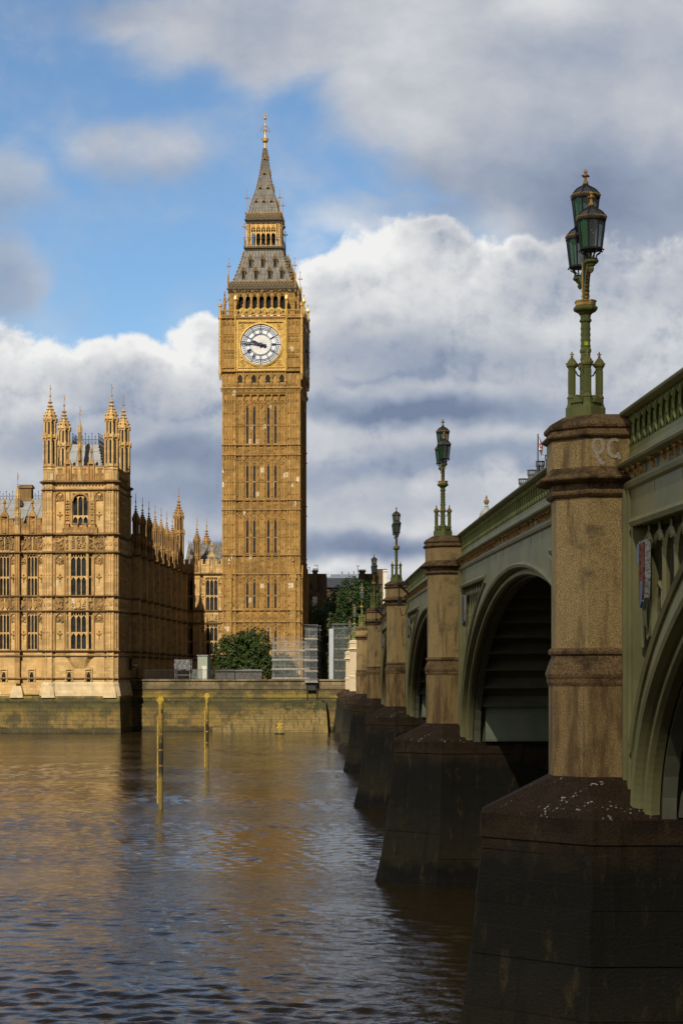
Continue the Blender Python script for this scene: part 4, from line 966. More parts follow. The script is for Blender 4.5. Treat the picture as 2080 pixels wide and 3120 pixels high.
# ---- band of niches below the clock
A1 = 6.05; A2 = 6.33
zb0, zb1 = zt(1185), zt(1137)
def niche_band(mb):
    wall(mb, -A1, A1, zb0-.7, zb1+.1, -A1)
    mb.sweep([(-A1,-A1),(A1,-A1)], [(-.2,zb0-1.0),(.06,zb0-.6),(.22,zb0-.1),(.38,zb0),(.34,zb0+.12),(.02,zb0+.3)])
    p = 7.6/7
    for j in range(7):
        u = (j-3)*p
        head(mb,u-.34,u+.34,zb1-.25,.75,-A1-.22,-A1); mb.box(u-.34,u+.34,-A1-.22,-A1,zb1-.25,zb1)
        mb.box(u-.34,u+.34,-A1-.12,-A1,zb0+.55,zb0+.9); mb.box(u-.5,u+.5,-A1-.1,-A1,zb0+.3,zb0+.5)
        carve(mb,u-.3,u+.3,zb0+.2,zb0+.5,-A1-.1,4,j)
    for j in range(8):
        u = (j-3.5)*p; mb.box(u-.13,u+.13,-A1-.3,-A1,zb0+.5,zb1); mb.box(u-.2,u+.2,-A1-.36,-A1,zb0+1.0,zb0+1.2); mb.octa((u,-A1-.2,zb0+.45),.17,.25); mb.octa((u,-A1-.3,zb0+.02),.16)
    for s in (-1,1):
        for q in (.42,1.05,1.65): 
            c = s*(3.95+q); mb.box(c-.32,c-.26,-A1-.1,-A1,zb0+.3,zb1); mb.box(c+.26,c+.32,-A1-.1,-A1,zb0+.3,zb1); head(mb,c-.26,c+.26,zb1-.15,.6,-A1-.1,-A1); carve(mb,c-.26,c+.26,zb0+.3,zb0+.8,-A1,6,int(c*5))
    bosses(mb,-A1,A1,zb0-.25,-A1-.2,.9,.15)
nb = four(niche_band, 'niche_band', 'stone_tower')
g = MB()
for k in (0,1):
    m = MB(K4[k])
    for j in (0,2,4,6):
        u = (j-3)*7.6/7; m.add([(u-.3,-A1-.02,zb0+.9),(u+.3,-A1-.02,zb0+.9),(u+.3,-A1-.02,zb1-.6),(u,-A1-.02,zb1-.3),(u-.3,-A1-.02,zb1-.6)],[(0,1,2,3,4)])
    o = len(g.v); g.v += m.v; g.f += [shf(f,o) for f in m.f]
g.build('niche_glass', 'glass', nb)
# ---- clock stage
z0, z1 = zt(1137), zt(963)
def clock_stage(mb):
    wall(mb, -A2, A2, z0, z1, -A2)
    for s in (-1,1):
        for q in (4.10,4.72,5.35,5.95): mb.box(s*q-.06,s*q+.06,-A2-.12,-A2,z0+.4,z1-.6)
        for a, b in ((4.16,4.66),(4.78,5.29),(5.41,5.89)):
            a_, b_ = (a,b) if s>0 else (-b,-a)
            head(mb,a_,b_,zt(983),.5,-A2-.11,-A2); carve(mb,a_,b_,zt(995),zt(985),-A2,5,int(a*9))
            for zc in (zt(1031),zt(1080)): 
                for q in (-.3,.3): diamond(mb,(a_+b_)/2,zc+q,.26,-A2,.12,.4)
                mb.box(a_,b_,-A2-.12,-A2,zc-.62,zc-.54); mb.box(a_,b_,-A2-.12,-A2,zc+.54,zc+.62)
    mb.sweep([(-A2,-A2),(A2,-A2)], STRING(z0+.15,.22,.3)); mb.sweep([(-A2,-A2),(A2,-A2)], STRING(zt(972),.30,.4))
    for s in (-1,1): mb.sweep([(-A2,-A2),(-4.1,-A2)] if s<0 else [(4.1,-A2),(A2,-A2)], STRING(zt(1123),.2,.25))
    bosses(mb,-A2,-4.1,zt(972),-A2-.25,.6,.18); bosses(mb,4.1,A2,zt(972),-A2-.25,.6,.18)
    # balcony parapet
    for a, b in ((-A2,-3.9),(3.9,A2)):
        mb.box(a,b,-A2-.05,-A2+.15,zt(950),zt(946)); mb.box(a,b,-A2-.05,-A2+.15,zt(965),zt(961))
        n = 7
        for k in range(n+1): c = a+(b-a)*k/n; mb.box(c-.07,c+.07,-A2,-A2+.12,zt(961),zt(950))
        for k in range(n): head(mb,a+(b-a)*k/n+.06,a+(b-a)*(k+1)/n-.06,zt(950),.25,-A2,-A2+.1)
four(clock_stage, 'clock_stage', 'stone_tower')
fl = MB(); fl.box(-A2+.02,A2-.02,-A2+.16,A2-.16,zt(966)-.05,zt(966)); fl.build('balcony_floor', 'stone_trim', TW)
ZD = zt(1051, 6.4)-.02; RD = 3.16
def obox(mb, pts, y0, y1): mb.xz(pts, y0, y1)
def ring(mb, r0, r1, y0, y1, n=72, zc=None):
    zc = ZD if zc is None else zc
    for k in range(n):
        a, b = 2*math.pi*k/n, 2*math.pi*(k+1)/n
        mb.xz([(r0*math.cos(a),zc+r0*math.sin(a)),(r1*math.cos(a),zc+r1*math.sin(a)),(r1*math.cos(b),zc+r1*math.sin(b)),(r0*math.cos(b),zc+r0*math.sin(b))], y0, y1)
def polar(phi, t, r): return (t*math.cos(phi)+r*math.sin(phi), ZD-t*math.sin(phi)+r*math.cos(phi))
def stroke(mb, phi, a, b, w, y0, y1):
    (t0,r0),(t1,r1) = a, b; d = Vector((t1-t0,r1-r0)).normalized(); n = Vector((-d.y,d.x))*w/2
    q = [(t0-n.x,r0-n.y),(t1-n.x,r1-n.y),(t1+n.x,r1+n.y),(t0+n.x,r0+n.y)]
    p = [polar(phi,*c) for c in q]; ar = sum(p[i][0]*p[(i+1)%4][1]-p[(i+1)%4][0]*p[i][1] for i in range(4))
    mb.xz(p if ar > 0 else p[::-1], y0, y1)
ROM = ['XII','I','II','III','IV','V','VI','VII','VIII','IX','X','XI']
CW = {'I':.13,'V':.30,'X':.30}
for k in (0,1):
    face = empty('clock_face', (0,0,0), R(90*k), parent=TW)
    y = -A2
    d = MB(); d.xz([(RD*math.cos(2*math.pi*i/72),ZD+RD*math.sin(2*math.pi*i/72)) for i in range(72)], y-.13, y-.02); d.build('dial', 'dial', face)
    lt_ = MB()
    for i in range(24):
        a = 2*math.pi*i/24
        for sg in (-1,1):
            pts = [(r*math.cos(a+sg*q), y-.14, ZD+r*math.sin(a+sg*q)) for r,q in ((.1,0),(.5,.25),(.95,.42),(1.5,.52))]
            lt_.tube(pts,.009,3)
    lt_.build('dial_lattice', 'gold_dull', face)
    n_ = MB(); ya, yb = y-.21, y-.13
    for r0, r1 in ((.972,1.0),(.897,.910),(.798,.812),(.732,.752),(.528,.545),(.487,.496)): ring(n_, RD*r0, RD*r1, ya, yb)
    for i in range(60):
        ph = 2*math.pi*i/60; stroke(n_, ph, (0,RD*.81), (0,RD*.90), .045, ya, yb)
    for i in range(12):
        ph = 2*math.pi*i/12; stroke(n_, ph, (0,RD*.74), (0,RD*.99), .105, ya, yb)
        s = ROM[i]; w = sum(CW[c] for c in s); t0 = -w/2; r0, r1 = RD*.545, RD*.735
        for c in s:
            cw = CW[c]
            if c == 'I': stroke(n_, ph, (t0+cw/2,r0), (t0+cw/2,r1), .07, ya, yb)
            if c == 'V': stroke(n_, ph, (t0+.04,r1), (t0+cw/2,r0), .07, ya, yb); stroke(n_, ph, (t0+cw-.04,r1), (t0+cw/2,r0), .05, ya-.003, yb)
            if c == 'X': stroke(n_, ph, (t0+.04,r1), (t0+cw-.04,r0), .07, ya, yb); stroke(n_, ph, (t0+cw-.04,r1), (t0+.04,r0), .05, ya-.003, yb)
            t0 += cw
    n_.build('numeral_ring', 'blue', face)
    hh = MB(); ph = 2*math.pi*(9+47/60)/12; ya, yb = y-.32, y-.24
    for a, b, w in (((0,-.75),(0,.2),.26),((0,-.2),(0,.9),.26),((0,.8),(0,1.25),.34),((0,1.15),(0,1.55),.16),((-.16,-.7),(.16,-.7),.25)): stroke(hh, ph, a, b, w, ya, yb); ya -= .004
    for r in (1.0,-.62): stroke(hh, ph, (-.2,r), (.2,r), .2, ya, yb); ya -= .004
    hh.build('hour_hand', 'blue', face)
    mh = MB(); ph = 2*math.pi*46.5/60; ya, yb = y-.46, y-.38
    for a, b, w in (((0,-.75),(0,.6),.20),((0,.5),(0,2.3),.17),((0,2.2),(0,3.12),.11),((-.14,-.78),(.14,-.78),.22)): stroke(mh, ph, a, b, w, ya, yb); ya -= .004
    mh.build('minute_hand', 'blue', face)
    hb = MB(); hb.xz([(.26*math.cos(2*math.pi*i/16),ZD+.26*math.sin(2*math.pi*i/16)) for i in range(16)], y-.52, y-.13); hb.build('hub', 'blue', face)
    fr = MB(); ring(fr, RD, RD+.16, y-.34, y); ring(fr, RD+.16, RD+.30, y-.22, y)
    s_ = 3.48
    for a, b, c, e in ((-s_-.12,s_+.12,-s_-.12,-s_),(-s_-.12,s_+.12,s_,s_+.12),(-s_-.12,-s_,-s_,s_),(s_,s_+.12,-s_,s_)): fr.box(a,b,y-.26,y,ZD+c,ZD+e)
    s2 = 3.80
    for a, b, c, e in ((-s2,s2,-s2-.2,-s2+.1),(-s2,s2,s2-.1,s2+.06),(-s2,-s2+.2,-s2+.1,s2-.1),(s2-.2,s2,-s2+.1,s2-.1)): fr.box(a,b,y-.10,y,ZD+c,ZD+e)
    for sx in (-1,1):
        for sz in (-1,1):
            cx, cz = sx*2.82, ZD+sz*2.82
            ring2 = [(.42,.52),(.20,.27)]
            for r0, r1 in ring2:
                for q in range(16):
                    a, b = 2*math.pi*q/16, 2*math.pi*(q+1)/16
                    fr.xz([(cx+r0*math.cos(a),cz+r0*math.sin(a)),(cx+r1*math.cos(a),cz+r1*math.sin(a)),(cx+r1*math.cos(b),cz+r1*math.sin(b)),(cx+r0*math.cos(b),cz+r0*math.sin(b))], y-.13, y)
            fr.octa((cx,y-.05,cz),.17)
            for q in range(4): fr.octa((cx+.33*math.cos(q*1.571+.78),y-.03,cz+.33*math.sin(q*1.571+.78)),.1)
            for dx_, dz_ in ((-1.15,.42),(.42,-1.15)):
                carve(fr, cx+sx*(dx_ if dx_<0 else .25)-.28, cx+sx*(dx_ if dx_<0 else .25)+.28, cz+sz*(dz_ if dz_<0 else .25)-.28, cz+sz*(dz_ if dz_<0 else .25)+.28, y, 9, int(9*sx+sz+k), .12)
    fr.build('gilded_frame', 'gold', face)
    bp = MB(); bp.box(-3.8,3.8,y-.03,y+.01,zt(1134),zt(977)); bp.build('gilded_panel', 'gold_stone', face)
    cv = bpy.data.curves.new('inscription', 'FONT'); cv.body = 'DOMINE SALVAM FAC REGINAM NOSTRAM VICTORIAM PRIMAM'; cv.extrude = .02; cv.size = .34; cv.align_x = 'CENTER'; cv.align_y = 'CENTER'
    to = bpy.data.objects.new('inscription_text', cv); COL.objects.link(to); bpy.context.view_layer.update()
    me = bpy.data.meshes.new_from_object(to.evaluated_get(bpy.context.evaluated_depsgraph_get())); bpy.data.objects.remove(to)
    wd = max(v.co.x for v in me.vertices)-min(v.co.x for v in me.vertices)
    for v in me.vertices: v.co = (v.co.x*6.7/wd, y-.07-v.co.z, zt(1130)+v.co.y*1.15)
    me.materials.clear(); me.materials.append(M['gold']); io = bpy.data.objects.new('inscription', me); COL.objects.link(io); io.parent = face
    # gilded colonnettes at the edges of the dial
    for s in (-1,1):
        cl = MB(); cl.lathe(s*3.98,y-.16,[(.14,zt(1134)),(.14,zt(920)),(.26,zt(919)),(.32,zt(914)),(.18,zt(905)),(.05,zt(901)),(.05,zt(897))],8); cl.octa((s*3.98,y-.16,zt(896)),.12,.16)
        for q in range(44): cl.octa((s*3.98+(.1 if q%2 else -.1),y-.29,zt(1130)+q*.195),.10)
        cl.build('gilded_colonnette', 'gold', face)
    # frieze of shields and pierced parapet with lozenges
    fz = MB(); fz.box(-3.85,3.85,y-.12,y+.1,zt(976),zt(974)); fz.box(-3.85,3.85,y-.12,y+.1,zt(964),zt(961.5)); fz.box(-3.85,3.85,y-.12,y+.08,zt(949),zt(946))
    for q in range(18): c = -3.7+q*.435; fz.box(c-.05,c+.05,y-.1,y+.05,zt(961),zt(949)); head(fz,c+.05,c+.385,zt(949),.3,y-.1,y+.02)
    for q in range(6):
        c = (q-2.5)*1.115; diamond(fz,c,zt(953),.48,y-.06,.12,.3); fz.xz([(c-.62,zt(946)),(c+.62,zt(946)),(c,zt(938))][::1], y-.1, y+.05); fz.octa((c,y-.05,zt(934)),.12,.3)
        c2 = (q-2.0)*1.115; 
        if q < 5: carve(fz,c2-.25,c2+.25,zt(974),zt(965),y-.02,6,q,.1)
    fz.build('lozenge_parapet', 'gold_stone', face)
    for q in range(6):
        c = (q-2.5)*1.115; s_o = MB(); s_o.xz([(c-.22,zt(974)),(c+.22,zt(974)),(c+.22,zt(963.6)),(c-.22,zt(963.6))], y-.16, y-.10); so = s_o.build('shield', 'white', face)
        x_ = MB(); x_.box(c-.05,c+.05,y-.18,y-.16,zt(974),zt(963.6)); x_.box(c-.22,c-.05,y-.18,y-.16,zt(969.6),zt(967.6)); x_.box(c+.05,c+.22,y-.18,y-.16,zt(969.6),zt(967.6)); x_.build('red_cross', 'red', so)
# corner shafts of the clock stage with gilded tops
for i, (sx, sy) in enumerate(((-1,-1),(1,-1),(1,1),(-1,1))):
    c = MB(); x_, y_ = sx*(A2+.02), sy*(A2+.02)
    c.lathe(x_,y_,[(.12,zt(1160)),(.26,zt(1140)),(.22,zt(1120)),(.22,zt(975)),(.34,zt(973)),(.34,zt(966)),(.20,zt(962)),(.2,zt(938)),(.33,zt(936)),(.33,zt(931)),(.16,zt(926)),(.04,zt(922)),(.04,zt(916))],8); c.octa((x_,y_,zt(916)),.13,.18)
    for q in range(36): a_ = 2.39*q; c.octa((x_+.22*math.cos(a_),y_+.22*math.sin(a_),zt(1118)+q*.2),.09)
    c.build('corner_shaft', 'gold_dull', TW)
    p = MB(); x_, y_ = sx*5.75, sy*5.75
    p.lathe(x_,y_,[(.22,zt(966)),(.22,zt(930)),(.28,zt(929)),(.2,zt(918)),(.24,zt(908)),(.10,zt(903)),(.16,zt(898)),(.03,zt(885))],8)
    p.tube([(x_,y_,zt(924)),(sx*5.45,sy*5.45,zt(917)),(sx*5.1,sy*5.1,zt(900))],.11,5)
    p.build('flying_pinnacle', 'stone_trim', TW)
# ---- belfry
AB = 5.12; z0, z1 = zt(966), zt(890)
ho = [((j-3)*1.085-.37,(j-3)*1.085+.37,zt(946)-.3,zt(894)) for j in range(7)]
def belfry(mb):
    wall(mb, -AB, AB, z0, z1, -AB, ho, .7)
    for h in ho:
        head(mb,h[0],h[1],h[3],.75,-AB,-AB+.3); head(mb,h[0]+.05,h[1]-.05,h[3]-.25,.35,-AB+.1,-AB+.25)
    for j in range(8): u = (j-3.5)*1.085; mb.box(u-.09,u+.09,-AB-.16,-AB,z0,z1)
    for j in range(7):
        u = (j-3)*1.085; n=8
        for k in range(n):
            a, b = math.pi*k/n, math.pi*(k+1)/n; r0, r1, zc = .40, .50, zt(902)
            mb.xz([(u+r0*math.cos(a),zc+r0*1.3*math.sin(a)),(u+r1*math.cos(a),zc+r1*1.3*math.sin(a)),(u+r1*math.cos(b),zc+r1*1.3*math.sin(b)),(u+r0*math.cos(b),zc+r0*1.3*math.sin(b))],-AB-.12,-AB)
    for s in (-1,1):
        for q in (4.15,4.6,5.0): mb.box(s*q-.05,s*q+.05,-AB-.09,-AB,z0,z1)
        carve(mb,s*4.6-.4,s*4.6+.4,zt(903),zt(893),-AB,10,int(s*3+5),.12); mb.box(s*4.6-.45,s*4.6+.45,-AB-.08,-AB,zt(927),zt(925))
four(belfry, 'belfry', 'stone_tower')
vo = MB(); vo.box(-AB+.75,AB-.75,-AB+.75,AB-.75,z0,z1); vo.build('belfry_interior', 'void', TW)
SOOT_SHADE[0] = False
# ---- lower iron roof
cn = MB(); z = zt(883, 5.4)
cn.sweep(sqp(AB), [(0,zt(892)),(.06,zt(891)),(.10,zt(889)),(.24,zt(883)),(.34,zt(879)),(.34,zt(876)),(.2,zt(875)),(-.6,zt(874))], True)
for k in range(4):
    m = MB(K4[k])
    for j in range(12):
        u = (j-5.5)*.86; m.octa((u,-AB-.30,zt(878)),.12)
    o = len(cn.v); cn.v += m.v; cn.f += [shf(f,o) for f in m.f]
cn.build('roof_cornice', 'iron_brown', TW)
def bossfn(mb):
    for j in range(7):
        u = (j-3)*1.42; carve(mb,u-.42,u+.42,zt(888),zt(881),-AB-.12,8,j,.13)
    for j in range(6): mb.octa(((j-2.5)*1.42,-AB-.18,zt(884.5)),.17)
four(bossfn, 'cornice_bosses', 'gold_dull')
def crest(mb, a, za, zb, step):
    n = int(2*a/step); 
    for row, (z, s) in enumerate(((za+.15,.10),((za+zb)/2,.12),(zb-.05,.15))):
        for k in range(n+1):
            u = -a+2*a*k/n+(step/2 if row == 1 else 0)
            if u < a+.05: mb.octa((u,-a,z),s*.9,s*1.5)
four(lambda mb: crest(mb,5.30,zt(871),zt(855),.50), 'gilded_cresting', 'gold')
pb = MB()
for k in range(4):
    m = MB(K4[k]); m.box(-5.30,5.30,-5.22,-5.16,zt(875),zt(858))
    for j in range(17): u = (j-8)*.65; m.box(u-.05,u+.05,-5.27,-5.16,zt(875),zt(857))
    o = len(pb.v); pb.v += m.v; pb.f += [shf(f,o) for f in m.f]
pb.build('roof_parapet', 'iron_brown', TW)
RP = [(4.72,zt(874,4.7)),(4.52,zt(857,4.6)),(3.72,zt(815,3.8)),(3.20,zt(785,3.2)),(2.98,zt(766,2.9))]
def roof_of(prof):
    mb = MB(); mb.loft([[(-a,-a,z),(a,-a,z),(a,a,z),(-a,a,z)] for a,z in prof]); return mb
def roof_ribs(mb, prof, n):
    m = MB()
    for k in range(4):
        q = MB(K4[k])
        for j in range(n+1):
            f = -1+2*j/n
            q.tube([(f*a,-a-.02,z) for a,z in prof],.045,4)
        for i in range(len(prof)-1):
            (a0,za),(a1,zb) = prof[i],prof[i+1]; c = max(1,int((zb-za)/.9))
            for s in range(c):
                f = s/c; a = a0+(a1-a0)*f; z = za+(zb-za)*f; q.box(-a,a,-a-.035,-a+.1,z-.03,z+.03)
        o = len(mb.v); mb.v += q.v; mb.f += [shf(f,o) for f in q.f]
rm = roof_of(RP); roof_ribs(rm, RP, 13); lr = rm.build('lower_roof', 'iron_roof', TW)
def crockets(mb, prof, n, s):
    for k in range(n):
        f = k/n*(len(prof)-1); i = int(f); g_ = f-i; a = prof[i][0]+(prof[i+1][0]-prof[i][0])*g_; z = prof[i][1]+(prof[i+1][1]-prof[i][1])*g_
        mb.octa((-a-s*.5,-a-s*.5,z),s,s*1.2)
four(lambda mb: crockets(mb,RP,14,.17), 'hip_crockets', 'gold_dull')
def aof(prof, z):
    for (a0,z0_),(a1,z1_) in zip(prof,prof[1:]):
        if z0_ <= z <= z1_: return a0+(a1-a0)*(z-z0_)/(z1_-z0_)
    return prof[-1][0]
for k in (0,1):
    for row, (yy, xs) in enumerate(((847,(-2.95,-1.0,1.15,3.05)),(809,(-1.95,0,1.95)))):
        for u in xs:
            z = zt(yy,4.2); a = aof(RP,z)+.12; m = MB(K4[k]); h = .95
            for s in (-1,1): m.box(u+s*.26-.06,u+s*.26+.06,-a-.06,-a+1.2,z-.15,z+h)
            m.xz([(u-.44,z+h),(u+.44,z+h),(u,z+h+.85)],-a-.1,-a+1.5); m.box(u-.32,u+.32,-a-.08,-a+1.2,z-.25,z-.13)
            do = m.build('roof_dormer', 'iron_brown', TW)
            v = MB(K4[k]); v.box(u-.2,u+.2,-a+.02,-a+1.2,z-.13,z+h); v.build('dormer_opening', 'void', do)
            g = MB(K4[k]); g.octa((u,-a-.08,z+h+1.0),.1,.3)
            for s in (-1,1):
                g.tube([(u+s*.26,-a-.09,z-.1),(u+s*.26,-a-.09,z+h)],.03,4); g.tube([(u+s*.46,-a-.12,z+h),(u,-a-.12,z+h+.88)],.03,4); g.octa((u+s*.3,-a-.1,z+h+.45),.09)
            g.build('dormer_gilding', 'gold', do)
# ---- lantern
AL = 2.62; z0, z1 = zt(752,2.9), zt(682,2.9)
lb = MB(); lb.sweep(sqp(2.7), [(-.2,zt(770,3)),(.05,zt(768,3)),(.2,zt(760,3)),(.38,zt(757,3)),(.38,zt(752,3)),(-.4,zt(751,3))], True)
lb.box(-2.9,2.9,-2.9,2.9,zt(757,3),zt(753,3)); lb.build('lantern_balcony', 'iron_brown', TW); lb = MB(); lb.sweep(sqp(2.55), [(0,zt(684,2.9)),(.12,zt(682,2.9)),(.20,zt(676,2.9)),(.42,zt(671,2.9)),(.42,zt(667,2.9)),(0,zt(665,2.9))], True)
lb.box(-2.6,2.6,-2.6,2.6,zt(672,2.9),zt(666,2.9)); lb.build('lantern_cornice', 'iron_brown', TW)
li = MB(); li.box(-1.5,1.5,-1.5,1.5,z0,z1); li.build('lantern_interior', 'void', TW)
def lantern(mb):
    for j in range(6):
        u = (j-2.5)*.79; mb.box(u-.075,u+.075,-AL-.06,-AL+.1,z0,z1); mb.octa((u,-AL,z1),.12,.3); mb.octa((u,-AL-.2,z0-.15),.14,.22)
    for u in (-2.5,-2.25,2.25,2.5): mb.box(u-.06,u+.06,-AL-.06,-AL+.1,z0,z1)
    for j in range(5):
        u = (j-2)*.79; head(mb,u-.33,u+.33,z1-.1,1.05,-AL,-AL+.08); mb.box(u-.04,u+.04,-AL,-AL+.06,z1-1.6,z1)
        for z in (z1-.5,z1-.9,z1-1.3): mb.box(u-.2,u+.2,-AL,-AL+.06,z-.04,z+.04)
        head(mb,u-.33,u+.33,z1-1.35,.55,-AL,-AL+.08)
    for j in range(13): u = (j-6)*.48; mb.octa((u,-2.98,z0+.15+(.15 if j%2 else 0)),.12,.2)
    mb.box(-2.95,2.95,-3.0,-2.95,z0+.02,z0+.10)
four(lantern, 'gilded_lantern_arcade', 'gold_dull')
def lrail(mb):
    mb.tube([(-3,-3,z0+1.35),(3,-3,z0+1.35)],.03,4)
    for j in range(9): u = (j-4)*.75; mb.tube([(u,-3,z0),(u,-3,z0+1.4)],.025,4)
four(lrail, 'lantern_railing', 'iron_dark')
four(lambda mb: crest(mb,2.78,zt(664,2.9),zt(649,2.9),.42), 'upper_cresting', 'gold')
def upar(mb):
    mb.box(-2.75,2.75,-2.74,-2.68,zt(667,2.9),zt(653,2.9))
four(upar, 'upper_parapet', 'iron_brown')
SP = [(2.40,zt(653,2.4)),(1.90,zt(616,1.9)),(1.28,zt(578,1.3)),(.76,zt(530,.8)),(.42,zt(483,.4)),(.24,zt(454,.2))]
rm = roof_of(SP); roof_ribs(rm, SP, 9); rm.build('spire', 'iron_roof', TW)
four(lambda mb: crockets(mb,SP,28,.11), 'spire_crockets', 'gold_dull')
for k in (0,1):
    for yy, xs in ((620,(-1.2,0,1.2)),(576,(-.6,.6)),(530,(0,)),(483,(0,))):
        for u in xs:
            z = zt(yy,1.5); a = aof(SP,z)+.02; m = MB(K4[k]); s = .26 if yy > 500 else .2
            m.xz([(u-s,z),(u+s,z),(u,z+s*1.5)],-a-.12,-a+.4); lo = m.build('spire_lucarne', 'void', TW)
            g = MB(K4[k]); g.tube([(u-s-.05,-a-.12,z),(u,-a-.12,z+s*1.6)],.05,4); g.tube([(u+s+.05,-a-.12,z),(u,-a-.12,z+s*1.6)],.05,4); g.octa((u,-a-.1,z+s*1.7+.2),.09,.3); g.build('lucarne_gilding', 'gold', lo)
fi = MB(); zf = lambda y: zt(y,0)
fi.lathe(0,0,[(.26,zf(454)),(.22,zf(452)),(.20,zf(438)),(.46,zf(434)),(.50,zf(431)),(.50,zf(427)),(.22,zf(425)),(.13,zf(412)),(.16,zf(410)),(.07,zf(404)),(.07,zf(385)),(.10,zf(383)),(.06,zf(380)),(.06,zf(368)),(.22,zf(365)),(.25,zf(362)),(.18,zf(359)),(.05,zf(357)),(.05,zf(348))],8)
for k in range(8):
    a_ = math.pi*k/4; c_, s_ = math.cos(a_), math.sin(a_); fi.octa((c_*.5,s_*.5,zf(426)),.1,.16)
for k in range(4):
    a_ = math.pi*k/2+.35; c_, s_ = math.cos(a_), math.sin(a_); fi.tube([(0,0,zf(404)),(c_*.35,s_*.35,zf(398)),(c_*.62,s_*.62,zf(396)),(c_*.70,s_*.70,zf(401))],.045,4); fi.octa((c_*.72,s_*.72,zf(402)),.13); fi.octa((c_*.60,s_*.60,zf(393)),.11); fi.octa((c_*.35,s_*.35,zf(388)),.12); fi.octa((c_*.3,s_*.3,zf(404)),.1)
fi.octa((0,0,zf(352)),.13,.3); fi.box(-.32,.32,-.05,.05,zf(353),zf(351)); fi.octa((.32,0,zf(352)),.1); fi.octa((-.32,0,zf(352)),.1)
fi.build('spire_finial', 'gold_dull', TW)
def rod(x_, y_, zb, zm, zt_):
    p = MB(); p.lathe(x_,y_,[(.07,zb),(.045,zm),(.03,zt_)],5); p.octa((x_,y_,zt_),.08,.18)
    for s in (-1,1):
        p.octa((x_+s*.24,y_,zm),.12,.18); p.box(min(x_,x_+s*.24),max(x_,x_+s*.24),y_-.025,y_+.025,zm-.03,zm+.03); p.octa((x_,y_+s*.2,zm),.1,.15)
    p.octa((x_,y_,zm+.4),.1); p.octa((x_,y_,zb+.8),.09); return p
for sx in (-1,1):
    for sy in (-1,1):
        rod(sx*5.15,sy*5.15,zt(878),zt(808),zt(786)).build('corner_finial', 'gold_dull', TW)
        rod(sx*2.58,sy*2.58,zt(655,2.6),zt(604,2.6),zt(582,2.6)).build('corner_finial', 'gold_dull', TW)
        p = rod(sx*2.95,sy*2.95,zt(752,2.9),zt(692,2.9),zt(682,2.9)); p.tube([(sx*2.95,sy*2.95,zt(700,2.9)),(sx*2.6,sy*2.6,zt(685,2.9))],.05,4); p.build('corner_finial', 'gold_dull', TW)
        p = MB(); p.lathe(sx*5.30,sy*5.30,[(.10,zt(890)),(.10,zt(848)),(.14,zt(847)),(.10,zt(834)),(.02,zt(830))],6); p.build('corner_post', 'gold_dull', TW)
# close the corner where the wing leaves the pavilion
cb = MB(); cb.box(-.6,.245,9.95,10.4,4.9,25.4); cb.build('wing_return_wall', 'stone', PAL)
